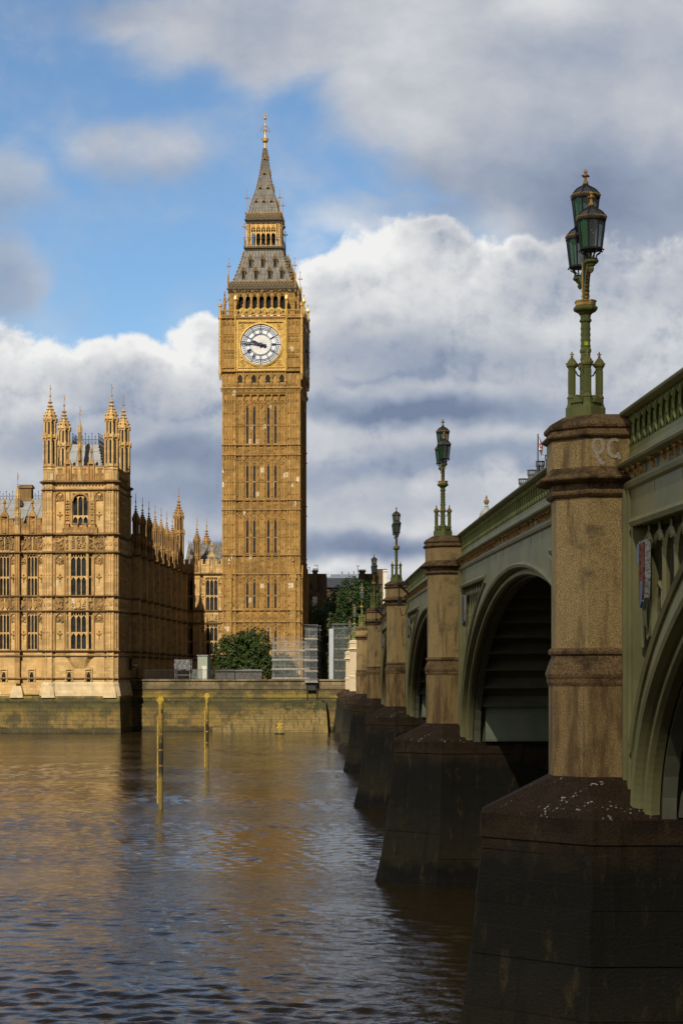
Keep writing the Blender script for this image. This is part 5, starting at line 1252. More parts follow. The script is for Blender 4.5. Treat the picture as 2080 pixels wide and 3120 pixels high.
# ================================================================ BRIDGE   (x = across, y = along, away from the camera)
BR = empty('road_bridge', (0,0,0), .01353, 'green painted iron arch bridge on granite piers crossing the brown river', 'bridge')
PT = [0.0, 31.0, 65.9, 104.0, 143.6, 181.7, 216.6, 247.5]
def hump(t): return EYE + 5.38 - 1.25e-4*(t-124.0)**2      # height of the coping
QF = 4.98                                                  # face of the spandrels
ZS = EYE-2.2                                               # springing
PIER = [(5.6,-.77),(5.6,.77),(4.35,.77),(3.9,.32),(3.9,-.32),(4.35,-.77)]
def pier(i):
    t = PT[i]; top = hump(t)-.06; k = .33*(hump(t)-EYE-4.30); lb = EYE+.47+k
    pale = i >= 6; gm = 'granite_pale' if pale else 'granite'; gd = 'granite_pale' if pale else 'granite_dark'
    P = [(x,y+t) for x,y in PIER]
    e = empty('bridge_pier', (0,0,0), parent=BR)
    def rings(prof): 
        mb = MB(); mb.loft([[(x,y,z) for x,y in offset(P,o)] for o,z in prof]); return mb
    rings([(.045,ZS+.3),(.045,lb-.62),(.06,lb-.60)]).build('lower_shaft', gm if pale else 'granite_low', e)
    rings([(.06,lb-.60),(.075,lb-.56),(.075,lb-.50),(.09,lb-.47),(.10,lb-.42),(.085,lb-.36),(.045,lb-.25),(.01,lb-.16),(.005,lb-.12)]+[(.02,lb-.115),(.045,lb-.10),(.055,lb-.06),(.045,lb-.02),(.015,lb)]).build('base_moulding', gd, e)
    rings([(0,lb),(0,top-1.34)]).build('shaft', gm, e)
    rings([(.0,top-1.35),(.05,top-1.335),(.085,top-1.30),(.09,top-1.27),(.07,top-1.235),(.05,top-1.225),(.045,top-1.13),(.10,top-1.12),(.20,top-1.10),(.255,top-1.075),(.265,top-1.05),(.25,top-1.03),(.18,top-.98),(.12,top-.93),(.085,top-.885),(.075,top-.87)]).build('neck_moulding', gd, e)
    rings([(.075,top-.87),(.075,top-.42)]).build('pedestal', gm, e)
    rings([(.075,top-.42),(.10,top-.41),(.15,top-.38),(.16,top-.355),(.14,top-.33),(.095,top-.29),(.075,top-.265),(.085,top-.255),(.115,top-.235),(.125,top-.20),(.115,top-.165),(.08,top-.14),(-.12,top-.02),(-.20,top)]).build('pier_cap', gd, e)
    B = [(31,-1.80),(31,1.80),(4.28,1.80),(2.72,.09),(2.72,-.09),(4.28,-1.80)]
    W_ = [(31,-1.9),(31,1.9),(4.1,1.95),(2.15,.25),(2.15,-.25),(4.1,-1.95)]
    sh = lambda Q, z: [(x,y+t,z) for x,y in Q]
    B5 = [(min(x,5.6),y) for x,y in B]
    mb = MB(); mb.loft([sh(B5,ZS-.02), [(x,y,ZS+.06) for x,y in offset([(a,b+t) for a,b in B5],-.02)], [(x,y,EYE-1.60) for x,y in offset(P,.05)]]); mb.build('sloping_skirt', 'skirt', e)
    mb = MB(); mid = [((a[0]+b[0])/2,(a[1]+b[1])/2) for a,b in zip(B,W_)]
    o3 = [(x,y+t) for x,y in B]
    W2 = [(31,-2.0),(31,2.0),(4.0,2.0),(1.80,.3),(1.80,-.3),(4.0,-2.0)]
    jr = random.Random(77+i); zs = [-2.0]+[.1+q*.85 for q in range(0,6)]
    def outl(z):
        f = max(0,min(1,(z-.55)/(ZS-.42-.55))); g_ = f**.62
        if z < .55: k = (.55-z)/2.55; return [(a[0]*k+b[0]*(1-k),a[1]*k+b[1]*(1-k)) for a,b in zip(W2,W_)]
        return [(a[0]*(1-g_)+b[0]*g_,a[1]*(1-g_)+b[1]*g_) for a,b in zip(W_,B)]
    rg = []
    for q, z in enumerate(zs):
        if z > ZS-.5: break
        for dz, ins in (((-.012,0),(0,-.005),(.012,0)) if q else ((0,0),)):
            Q = offset([(x,y+t) for x,y in outl(z+dz)], ins); j1 = [(jr.uniform(-.022,.022),jr.uniform(-.022,.022)) for _ in Q]
            rg.append([(x+(a if x < 20 else 0),y+b,z+dz+(jr.uniform(-.006,.006))) for (x,y),(a,b) in zip(Q,j1)])
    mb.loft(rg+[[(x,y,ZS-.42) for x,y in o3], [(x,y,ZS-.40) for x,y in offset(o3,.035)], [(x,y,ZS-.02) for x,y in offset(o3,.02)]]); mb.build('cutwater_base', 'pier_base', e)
    return e
piers = [pier(i) for i in range(1,8)]
# graffiti on the first pedestal: the letters P C in pale spray
gt = PT[1]-.77-.075; gz = hump(PT[1])-.06-.60; g = MB()
def flat(mb, pts, w):
    for (a,b),(c,d) in zip(pts,pts[1:]):
        v = Vector((c-a,d-b)); n = Vector((-v.y,v.x)).normalized()*w/2; e_ = v.normalized()*w*.25
        q = [(a-e_.x-n.x,b-e_.y-n.y),(c+e_.x-n.x,d+e_.y-n.y),(c+e_.x+n.x,d+e_.y+n.y),(a-e_.x+n.x,b-e_.y+n.y)]
        mb.xz(q, gt-.008-.0004*len(mb.v)/8, gt+.01)
c0 = 4.40
flat(g, [(c0+.13*math.cos(a)*.62+.10, gz+.06+.125*math.sin(a)) for a in [R(x) for x in range(-80,250,30)]], .055)
flat(g, [(c0+.05,gz+.02),(c0+.085,gz-.12),(c0+.15,gz-.21),(c0+.19,gz-.23)], .06)
flat(g, [(c0+.36+.10*math.cos(a), gz+.02+.14*math.sin(a)) for a in [R(x) for x in range(55,330,28)]], .052)
flat(g, [(c0+.42,gz-.06),(c0+.44,gz-.15)], .05)
g.build('graffiti', 'graffiti', piers[0])
# ---- spans
NE = 110
def span(i):
    ta, tb = PT[i], PT[i+1]; tm = (ta+tb)/2; L = tb-ta; ah = L/2-1.78; bh = 4.74+.6*(hump(tm)-hump(48.5)); ae, be = ah+.34, bh+.34
    e = empty('bridge_span', (0,0,0), parent=BR)
    zc = lambda t: hump(t)-1.27
    def ext(t, da=0.0):
        u = (t-tm)/(ae+da); return ZS+(be+da)*math.sqrt(1-u*u) if abs(u) < 1 else -1e9
    t0, t1 = ta+.70, tb-.70
    # spandrel wall with a sunk corner panel at each end
    rec0, rec1 = ta+2.35, ta+2.35
    def lo(t): return max(ext(t), ZS-.1)
    def rl(t): return max(ext(t,.50), ZS-.05)
    def ru(t): return zc(t)-.62
    def inrec(t): return (ta+1.30 <= t <= tm or tm <= t <= tb-1.30) and ru(t)-rl(t) > 0.02
    ts = sorted(set([t0+(t1-t0)*k/150 for k in range(151)]+[tb-1.30,ta+1.30,tm-ae+1e-4,tm+ae-1e-4]))
    sp = MB(); rcs = {0: MB(), 1: MB()}
    for a, b in zip(ts,ts[1:]):
        m = (a+b)/2
        def quad(mb, q, l0, l1, u0, u1): mb.add([(q,a,l0),(q,b,l1),(q,b,u1),(q,a,u0)],[(0,3,2,1)])
        if inrec(m) and ru(a) > rl(a) and ru(b) > rl(b):
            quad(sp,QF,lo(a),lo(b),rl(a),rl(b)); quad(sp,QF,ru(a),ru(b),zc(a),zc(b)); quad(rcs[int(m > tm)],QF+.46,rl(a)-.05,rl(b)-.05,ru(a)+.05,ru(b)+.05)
            for f, s in ((rl,1),(ru,-1)): sp.add([(QF,a,f(a)),(QF,b,f(b)),(QF+.48,b,f(b)),(QF+.48,a,f(a))],[(0,1,2,3)])
        else: quad(sp,QF,lo(a),lo(b),zc(a),zc(b))
    for t, s in ((tb-1.30,1),(ta+1.30,-1)): sp.add([(QF,t,rl(t)),(QF+.48,t,rl(t)),(QF+.48,t,ru(t)),(QF,t,ru(t))],[(0,1,2,3)])
    for t, s in ((tb-.75,-1),(ta+.75,1)):      # upright mouldings beside the piers
        for d_, w, p in ((.10,.10,.09),(.32,.12,.05)):
            c = t+s*d_; sp.box(QF-p,QF+.1,c-w/2,c+w/2,max(ZS-.1,lo(c)-.05) if d_<.5 else max(ZS-.1,ext(c)),zc(c)-.02)
    for a, b in zip(ts,ts[1:]):                # frame of the sunk panel
        if inrec((a+b)/2) and ru(a) > rl(a) and ru(b) > rl(b):
            for f, off in ((ru,.05),(rl,-.05)): sp.tube([(QF-.005,a,f(a)+off),(QF-.005,b,f(b)+off)],.075,6)
    tk = ta+2.0
    while tk < tb-1.9:
        if zc(tk)-lo(tk) > .3: sp.box(QF-.006,QF+.01,tk-.008,tk+.008,max(lo(tk)+.38,ru(tk)+.1 if inrec(tk) else 0),zc(tk)-.02)
        tk += 2.15
    spo = sp.build('spandrel', 'green', e)
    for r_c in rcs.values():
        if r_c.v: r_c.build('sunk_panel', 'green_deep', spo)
    # tracery in the panels, and a painted shield at the pier end
    for end in (0,1):
        tr = MB(); tt = (lambda d: tb-1.30-d) if end else (lambda d: ta+1.30+d)
        d = .12; rr = .46
        while True:
            t = tt(d+rr); zu, zl = ru(t), rl(t)
            if zu-zl < .5: break
            q = QF+.16
            hh = min((zu-zl)-.05, 1.9)
            pts = [(q, t+rr*.9*math.cos(a), zu-.12-rr+rr*.9*math.sin(a)) for a in [math.pi*k/8 for k in range(9)]]
            pts = [(q,pts[0][1],max(rl(pts[0][1]),zu-hh))]+pts+[(q,pts[-1][1],max(rl(pts[-1][1]),zu-hh))]
            tr.tube(pts,.055,5)
            cz = max(zl+.4, zu-1.35); 
            if zu-zl > 1.6: tr.tube([(q, t+.24*math.cos(a), cz+.42*math.sin(a)) for a in [2*math.pi*k/12 for k in range(13)]],.04,5)
            tr.tube([(q,t,zu),(q,t,zu-.30)],.03,4)
            d += rr*2
        if tr.v: tr.build('panel_tracery', 'green', spo)
        if i in (0,1,2,3) and (end or True):
            t = tt(1.0); zu = ru(t); q = QF+.02; s = -1 if end else 1
            hz = zu-.78; w, h = .30, .50
            Mq = Matrix.Translation((q,t,hz)) @ Matrix.Rotation(R(90),4,'Z')
            sh = MB(Mq); sh.xz([(-w,h),(-w*.97,-h*.15),(-w*.7,-h*.75),(0,-h*1.12),(w*.7,-h*.75),(w*.97,-h*.15),(w,h)], -.03, .05)
            so = sh.build('painted_shield', 'grey_enamel', spo)
            f1 = MB(Mq); f1.xz([(-w*.92,h*.93),(-w*.90,-h*.1),(-w*.62,-h*.68),(-w*.45,-h*.80),(-w*.45,h*.93)],.05,.075); f1.xz([(w*.1,h*.93),(w*.1,-h*1.0),(w*.5,-h*.78),(w*.5,h*.93)],.05,.075); f1.build('shield_red_field', 'red_enamel', so)
            f2 = MB(Mq); f2.xz([(-w*.42,-h*.25),(-w*.42,-h*.86),(0,-h*1.05),(w*.08,-h*1.0),(w*.08,-h*.25)],.05,.08); f2.xz([(w*.55,h*.93),(w*.55,h*.3),(w*.9,h*.3),(w*.93,h*.93)],.05,.08); f2.build('shield_blue_field', 'sky_blue', so)
            f3 = MB(Mq); f3.xz([(-w*.15,-h*.3),(-w*.02,-h*.3),(-w*.02,-h*.98),(-w*.15,-h*.98)][::-1],.08,.095); f3.build('shield_white_mark', 'tarp', so)
    # arch mouldings
    sec = [(.02,QF+.34),(0,QF+.20),(.03,QF+.12),(.09,QF+.10),(.12,QF+.12),(.13,QF+.18),(.16,QF+.18),(.165,QF+.06),(.20,QF-.05),(.27,QF-.08),(.32,QF-.04),(.34,QF),(.34,QF+.1)]
    am = MB(); rg = []
    for k in range(NE+1):
        a = math.pi*k/NE; c, s = math.cos(a), math.sin(a)
        rg.append([(q, tm-(ah+n)*c, ZS+(bh+n)*s-(.12 if k in (0,NE) else 0)) for n, q in sec])
    am.loft(rg, True, True); am.build('arch_moulding', 'green', e, False)
    # soffit: iron ribs and cross girders in the dark
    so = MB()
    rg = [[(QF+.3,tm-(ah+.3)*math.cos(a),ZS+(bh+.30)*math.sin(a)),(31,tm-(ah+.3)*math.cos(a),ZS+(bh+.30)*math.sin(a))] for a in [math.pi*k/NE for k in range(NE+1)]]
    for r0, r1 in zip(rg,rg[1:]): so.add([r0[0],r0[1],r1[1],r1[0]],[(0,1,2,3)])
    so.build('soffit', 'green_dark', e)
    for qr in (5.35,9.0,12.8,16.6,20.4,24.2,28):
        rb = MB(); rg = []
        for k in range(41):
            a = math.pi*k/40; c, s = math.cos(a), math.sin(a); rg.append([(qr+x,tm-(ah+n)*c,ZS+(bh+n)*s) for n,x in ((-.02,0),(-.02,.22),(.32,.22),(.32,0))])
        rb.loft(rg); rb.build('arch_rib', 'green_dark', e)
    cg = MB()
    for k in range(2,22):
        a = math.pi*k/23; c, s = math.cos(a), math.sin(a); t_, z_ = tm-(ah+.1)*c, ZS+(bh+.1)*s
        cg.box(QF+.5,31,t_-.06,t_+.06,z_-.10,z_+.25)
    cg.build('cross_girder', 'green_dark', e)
    for t_, s in ((tm+ah-.25,-1),(tm-ah+.25,1)):
        pm = MB(); pm.box(QF+.75,30.5,min(t_,t_-s*.5),max(t_,t_-s*.5),ZS+.03,ZS+1.95)
        for zz in (.08,1.0,1.9): pm.box(QF+.75,30.5,min(t_+s*.02,t_),max(t_+s*.02,t_),ZS+zz,ZS+zz+.03)
        for q in (1.25,1.35,2.75,2.85,4.2,4.3,6.2,6.3):
            for k in range(7): pm.octa((QF+.4+q,t_,ZS+.2+k*.25),.022)
        pm.build('springing_plate', 'green_plate', e)
    # cornice, its gilded leaves, parapet, coping: all follow the hump
    n = 24; tt_ = [t0-.05+(t1-t0+.1)*k/n for k in range(n+1)]
    def run(prof, name, m, parent):
        mb = MB(); mb.loft([[(q,t,hump(t)+z) for q,z in prof] for t in tt_]); return mb.build(name, m, parent)
    co = run([(QF+.3,-1.31),(QF-.01,-1.31),(QF-.06,-1.28),(QF-.08,-1.22),(QF-.05,-1.17),(QF+.0,-1.15),(QF+.02,-1.14),(QF+.02,-.98),(QF-.08,-.975),(QF-.17,-.94),(QF-.19,-.905),(QF-.17,-.88),(QF-.08,-.845),(QF-.02,-.82),(QF+.0,-.80),(QF+.01,-.70),(QF+.3,-.69)], 'cornice', 'green', e)
    lv = MB(); npan = round((t1-t0)/.48); pw = (t1-t0)/npan
    for k in range(npan):
        t_ = t0+(k+.5)*pw; h = hump(t_); r_ = random.Random(i*99+k)
        if r_.random() < .10: continue
        r0_ = .72+.2*r_.random()
        lv.loft([[(QF-.01,t_-.03,h-1.14),(QF-.01,t_+.03,h-1.14),(QF-.05,t_,h-1.14)],[(QF-.02,t_-.05*r0_,h-1.06),(QF-.02,t_+.05*r0_,h-1.06),(QF-.10,t_,h-1.05)],[(QF-.05,t_-.075*r0_,h-.985),(QF-.05,t_+.075*r0_,h-.985),(QF-.15,t_,h-.985)]])
        lv.octa((QF-.09,t_-.05,h-1.02),.03); lv.octa((QF-.09,t_+.05,h-1.02),.03)
    lv.build('gilded_leaves', 'gold_worn', co)
    pa = MB()
    pa.loft([[(q,t,hump(t)+z) for q,z in ((QF+.02,-.72),(QF+.02,-.62),(QF+.04,-.60),(QF+.22,-.60),(QF+.22,-.72))] for t in tt_])
    pa.loft([[(q,t,hump(t)+z) for q,z in ((QF+.14,-.61),(QF+.14,-.11),(QF+.20,-.11),(QF+.20,-.61))] for t in tt_])
    near = i <= 2
    for k in range(npan):
        t_ = t0+(k+.5)*pw; h = hump(t_); q = QF+.035; w = pw*.47
        def lens(sx, ph=8): return [(q, t_+sx*w*math.sin(math.pi*j/ph)**.75, h-.60+.49*j/ph) for j in range(ph+1)]
        for sx in (-1,1): pa.tube(lens(sx, 8 if near else 5), .028, 4)
        # plate round each pointed oval
        ph = 8 if near else 5
        for sx in (-1,1):
            ln = [(t_+sx*w*math.sin(math.pi*j/ph)**.75, h-.60+.49*j/ph) for j in range(ph+1)]; bd = t_+sx*pw/2
            for (a,za),(b,zb) in zip(ln,ln[1:]):
                pa.add([(QF+.035,a,za),(QF+.035,bd,za),(QF+.035,bd,zb),(QF+.035,b,zb)],[(0,1,2,3) if sx < 0 else (3,2,1,0)])
                pa.add([(QF+.035,a,za),(QF+.035,b,zb),(QF+.14,b,zb),(QF+.14,a,za)],[(0,1,2,3)])
    pao = pa.build('parapet', 'green_bright', e)
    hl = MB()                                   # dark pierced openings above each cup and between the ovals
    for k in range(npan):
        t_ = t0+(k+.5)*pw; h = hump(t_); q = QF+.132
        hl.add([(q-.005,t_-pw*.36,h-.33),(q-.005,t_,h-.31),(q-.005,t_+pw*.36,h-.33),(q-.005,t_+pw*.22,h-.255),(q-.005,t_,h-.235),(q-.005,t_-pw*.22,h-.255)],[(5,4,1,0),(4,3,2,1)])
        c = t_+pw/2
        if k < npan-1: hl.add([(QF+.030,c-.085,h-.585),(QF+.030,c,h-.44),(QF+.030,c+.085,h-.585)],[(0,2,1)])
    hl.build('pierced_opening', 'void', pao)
    run([(QF+.0,-.115),(QF-.03,-.11),(QF-.10,-.085),(QF-.115,-.06),(QF-.10,-.03),(QF-.03,-.005),(QF+.10,.01),(QF+.25,-.005),(QF+.33,-.05),(QF+.26,-.10),(QF+.22,-.115)], 'coping', 'green', pao)
    # roadway, and the far parapet
    dk = MB(); dk.loft([[(q,t,hump(t)+z) for q,z in ((QF+.25,-1.3),(QF+.25,-1.05),(31,-1.05),(31,-1.3))] for t in [ta+(tb-ta)*k/12 for k in range(13)]]); dk.build('roadway', 'asphalt', e)
    fp = MB(); fp.loft([[(q,t,hump(t)+z) for q,z in ((30.7,-1.0),(30.7,-.02),(31,-.02),(31,-1.9))] for t in [ta+(tb-ta)*k/12 for k in range(13)]]); fp.build('far_parapet', 'green_bright', e)
    return e
spans = [span(i) for i in range(7)]
# cradle brackets and cables hanging at the third and fourth piers
for t_ in (98.5, 136.0):
    b = MB(); h = hump(t_)
    b.box(QF-.75,QF-.1,t_-.12,t_+.12,h-.50,h-.36); b.tube([(QF-.7,t_,h-.45),(QF-.1,t_,h-1.0)],.07,5); b.box(QF-.72,QF-.5,t_-.16,t_+.16,h-1.60,h-1.15); b.tube([(QF-.65,t_,h-.4),(QF-.65,t_,h-1.2)],.03,4)
    b.tube([(QF-.6,t_,h-1.7),(QF-.5,t_+.3,h-2.1),(QF-.3,t_+.5,h-2.0),(QF-.1,t_+.4,h-1.5)],.02,4)
    o = b.build('inspection_bracket', 'iron_dark', BR)

# ================================================================ LAMPS
def lantern_at(parent, x, y, z, s=1.0):
    """eight-sided glazed lantern; z is the foot of the glass"""
    fr = MB(); n = 8; r0, r1, h = .172*s, .228*s, .455*s; a0 = math.pi/8
    ang = [a0+2*math.pi*k/n for k in range(n)]
    P = lambda r, k, zz: (x+r*math.cos(ang[k%n]), y+r*math.sin(ang[k%n]), z+zz)
    for k in range(n): fr.tube([P(r0,k,0),P(r1,k,h)],.0125*s,4)
    for zz, r in ((-.012,r0+.012),(h,r1+.016)): fr.lathe(x,y,[(r-.02,z+zz-.014),(r+.004,z+zz-.014),(r+.004,z+zz+.014),(r-.02,z+zz+.014)],n)
    for k in range(n):
        fr.octa(P(r0+.025,k,-.03),.02); 
        m = [(P(r1*.985,k,h*.99)[j]*(1-f)+P(r1*.985,k+1,h*.99)[j]*f) for j in range(3) for f in (0,)]
        a, b = Vector(P(r1,k,h*.985)), Vector(P(r1,k+1,h*.985)); a2, b2 = Vector(P(r1*.97,k,h*.84)), Vector(P(r1*.97,k+1,h*.84)); c = (a+b)/2
        fr.add([tuple(a),tuple(c),tuple(a2)],[(0,1,2)]); fr.add([tuple(b),tuple(c),tuple(b2)],[(0,2,1)])
        # curved legs under the glass
        fr.tube([P(r0,k,-.01),P(r0*.92,k,-.06),P(r0*.55,k,-.10),P(r0*.42,k,-.17)],.012*s,4)
    fr.lathe(x,y,[(.05*s,z-.19),(.105*s,z-.18),(.11*s,z-.165),(.07*s,z-.15)],n)
    top = z+h
    dome = [(r1+.016,top+.014),(r1+.012,top+.05),(r1*.93,top+.075*s),(r1*.80,top+.115*s),(r1*.60,top+.15*s),(r1*.36,top+.18*s),(r1*.20,top+.205*s),(r1*.14,top+.24*s)]
    for k in range(n): fr.tube([(x+r*math.cos(ang[k]),y+r*math.sin(ang[k]),zz+.004) for r, zz in dome[1:]],.012*s,4)
    f = fr.build('lantern', 'iron_dark', parent)
    rm = MB(); rm.lathe(x,y,dome,n); rm.build('lantern_roof', 'lamp_roof', f, False)
    gd = MB(); gr = r1+.02
    for k in range(40):
        a = 2*math.pi*k/40; rr = gr*math.cos(math.pi/8)/math.cos(((a-a0)%(math.pi/4))-math.pi/8); gd.octa((x+rr*math.cos(a),y+rr*math.sin(a),top+.038),.018,.026)
    zt_ = top+.235*s
    gd.lathe(x,y,[(.03,zt_-.01),(.05*s,zt_),(.05*s,zt_+.03),(.028*s,zt_+.045),(.022*s,zt_+.11),(.05*s,zt_+.125),(.05*s,zt_+.14),(.022*s,zt_+.155),(.02*s,zt_+.18),(.034*s,zt_+.195),(.03*s,zt_+.215),(.006,zt_+.24)],8)
    for k in range(4): a = math.pi*k/2+.4; gd.octa((x+.055*s*math.cos(a),y+.055*s*math.sin(a),zt_+.133),.024)
    gd.build('gilded_crown', 'gold_dull', f)
    for k in range(n):
        q = MB(); am = ang[k]+math.pi/8
        a, b, c, d = P(r0,k,0), P(r0,k+1,0), P(r1,k+1,h), P(r1,k,h); q.add([a,b,c,d],[(0,1,2,3)])
        green = (math.cos(am-R(215)) > .6)
        q.build('glass_pane', 'glass_green' if green else 'glass_clear', f)
    return f
def make_lamp(i):
    L = empty('bridge_lamp', (0,0,0)); g = 'green_bright'
    ms = MB(); o8 = math.pi/8
    ms.lathe(0,0,[(.20,0),(.20,.19),(.17,.21),(.13,.30),(.115,.36),(.085,.40),(.085,1.56)],8)
    ms.build('plinth', g, L) if False else None
    cl = MB(); cl.lathe(0,0,[(.19,0),(.19,.20),(.15,.24),(.13,.36),(.10,.40),(.10,.44),(.082,.46),(.082,1.08),(.098,1.10),(.098,1.14),(.078,1.17),(.078,1.58),(.10,1.60),(.105,1.625),(.085,1.645),(.09,1.70),(.13,1.745),(.19,1.775),(.205,1.80),(.205,1.83),(.17,1.85)],8)
    co = cl.build('column', g, L)
    pt = MB()
    for k in range(8):
        a = math.pi*k/4; c, s = math.cos(a), math.sin(a)
        for j in range(9):
            z = .52+j*.115 if j < 5 else 1.2+(j-5)*.095
            ap = .082*math.cos(o8) if z < 1.1 else .078*math.cos(o8); pt.octa((c*ap,s*ap,z),.014,.05)
    pt.build('relief_pattern', g, co)
    for k in range(4):
        a = math.pi*k/2; x, y = .225*math.cos(a), .225*math.sin(a)
        b = MB(); b.lathe(x,y,[(.105,0),(.105,.18),(.085,.20),(.08,.23),(.072,.25),(.072,.33),(.085,.34),(.075,.36),(.056,.40),(.056,.80),(.062,.81),(.068,.84),(.09,.86),(.093,.885),(.075,.895)],8)
        for q in range(8): an = math.pi*q/4+o8; b.lathe(x+.056*math.cos(an),y+.056*math.sin(an),[(.011,.41),(.011,.79)],4)
        cb = b.build('colonnette', g, L)
        d = MB(); d.lathe(x,y,[(.088,.905),(.075,.94),(.05,.975),(.026,1.0),(.016,1.03)],8); d.build('colonnette_cap', g, cb)
        gg = MB(); gg.lathe(x,y,[(.088,.882),(.094,.888),(.094,.908),(.084,.912)],8)
        for q in range(14): an = 2*math.pi*q/14; gg.octa((x+.091*math.cos(an),y+.091*math.sin(an),.905),.012,.02)
        gg.lathe(x,y,[(.014,1.02),(.026,1.03),(.014,1.05),(.012,1.075),(.018,1.085),(.004,1.11)],6)
        for an in (0,1.57,3.14,4.71): gg.octa((x+.026*math.cos(an),y+.026*math.sin(an),1.062),.014)
        gg.build('gilded_tip', 'gold_dull', cb)
        tb_ = MB(); c, s = math.cos(a), math.sin(a)
        tb_.tube([(.17*c,.17*s,.80),(.13*c,.13*s,.72),(.085*c,.085*s,.70)],.012,4); tb_.tube([(.17*c,.17*s,.84),(.085*c,.085*s,.92)],.012,4); tb_.build('tie_bracket', 'iron_dark', cb)
        an = a+math.pi/4; x, y = .20*math.cos(an), .20*math.sin(an)
        gb = MB(Matrix.Translation((x,y,0)) @ Matrix.Rotation(an+math.pi/2,4,'Z')); gb.box(-.10,.10,-.03,.12,0,.26); gb.xz([(-.12,.25),(.12,.25),(0,.38)],-.06,.12); gb.box(-.11,.11,-.045,.1,0,.17); gb.build('gabled_foot', g, L)
    cw = MB(); cw.lathe(0,0,[(.165,1.85),(.172,1.86),(.172,1.90),(.15,1.91),(.12,1.92)],8)
    for q in range(32):
        a = 2*math.pi*q/32; rr = .17*math.cos(o8)/math.cos(((a-o8)%(math.pi/4))-o8); cw.octa((rr*math.cos(a),rr*math.sin(a),1.925),.017,.028)
    cw.build('gilded_coronet', 'gold', L)
    st_ = MB(); st_.loft([[(x,y,z) for x,y in ((-w,-d),(w,-d),(w,d),(-w,d))] for w,d,z in ((.045,.085,1.9),(.040,.075,2.2),(.04,.07,2.5),(.045,.075,2.75),(.04,.05,2.9),(.035,.035,2.96))]); so = st_.build('stem', g, L)
    gs = MB(); 
    for s in (-1,1): gs.loft([[(s*.046,y,z) for y,z in ((-.03,1.95),(.03,1.95),(.045,2.6),(-.045,2.6))][::s],[(s*.058,y,z) for y,z in ((-.02,1.96),(.02,1.96),(.03,2.58),(-.03,2.58))][::s]])
    for q in range(7): gs.octa((-.05,0,2.02+q*.085),.024,.035); gs.octa((.05,0,2.02+q*.085),.024,.035)
    gs.build('gilded_stem_leaf', 'gold', so)
    for s in (-1,1):
        ar = MB(); path = [(.07,1.92),(.10,2.05),(.155,2.18),(.24,2.30),(.36,2.385),(.50,2.42),(.62,2.43)]
        rg = []
        for k,(d,z) in enumerate(path):
            dd = Vector((path[min(k+1,6)][0]-path[max(k-1,0)][0], path[min(k+1,6)][1]-path[max(k-1,0)][1])).normalized(); nx, nz = -dd.y, dd.x; w = .036; h_ = .05-.003*k
            rg.append([(w,s*(d-nx*h_),z-nz*h_),(w,s*(d+nx*h_),z+nz*h_),(-w,s*(d+nx*h_),z+nz*h_),(-w,s*(d-nx*h_),z-nz*h_)][::s])
        ar.loft(rg); ar.lathe(0,s*.66,[(.02,2.28),(.045,2.32),(.035,2.36),(.06,2.375),(.075,2.40),(.118,2.43),(.122,2.455),(.10,2.47)],8)
        ar.tube([(0,s*.10,2.6),(0,s*.2,2.50),(0,s*.30,2.46),(0,s*.42,2.44)],.022,5)
        ao = ar.build('arm', g, L)
        ga = MB()
        for q in range(12):
            f = q/11*5.6; k = int(f); fr_ = f-k; d = path[k][0]+(path[k+1][0]-path[k][0])*fr_; z = path[k][1]+(path[k+1][1]-path[k][1])*fr_
            dd = Vector((path[k+1][0]-path[k][0],path[k+1][1]-path[k][1])).normalized(); ga.octa((0,s*(d+dd.y*.055),z-dd.x*.055),.036,.032)
        ga.octa((0,s*.66,2.30),.04,.05); ga.build('gilded_leaf_run', 'gold_dull', ao)
        lantern_at(L, 0, s*.66, 2.65)
    lantern_at(L, 0, 0, 3.17, 1.0)
    return L
LAMP_LABEL = ['green and gold three-lantern bridge lamp on the nearest pier, tallest in the picture', 'green three-lantern bridge lamp on the second pier along the bridge, above the wide dark arch',
  'green three-lantern bridge lamp on the third pier, wholly against the grey clouds', 'green three-lantern bridge lamp on the fourth pier, before the brick chimney and pale edge',
  'green three-lantern bridge lamp on the fifth pier, before the tall dark trees', 'green three-lantern bridge lamp on the sixth pier, the pale sunlit one nearer the camera', 'farthest green three-lantern bridge lamp, on the pale abutment pier at the scaffolding']
lamp0 = make_lamp(0)
bm_ = Matrix.Rotation(.01353,4,'Z')
for i in range(7):
    L = lamp0 if i == 0 else copy_tree(lamp0)
    L.location = bm_ @ Vector((4.42,PT[i+1],hump(PT[i+1])-.065)); L.rotation_euler = (0,0,.01353)
    tag(L, LAMP_LABEL[i], 'street lamp', 'lamps along the bridge parapet')
stk = MB(); stk.box(-.03,.03,-.085,-.080,1.20,1.26); so = stk.build('sticker', 'lime', lamp0)
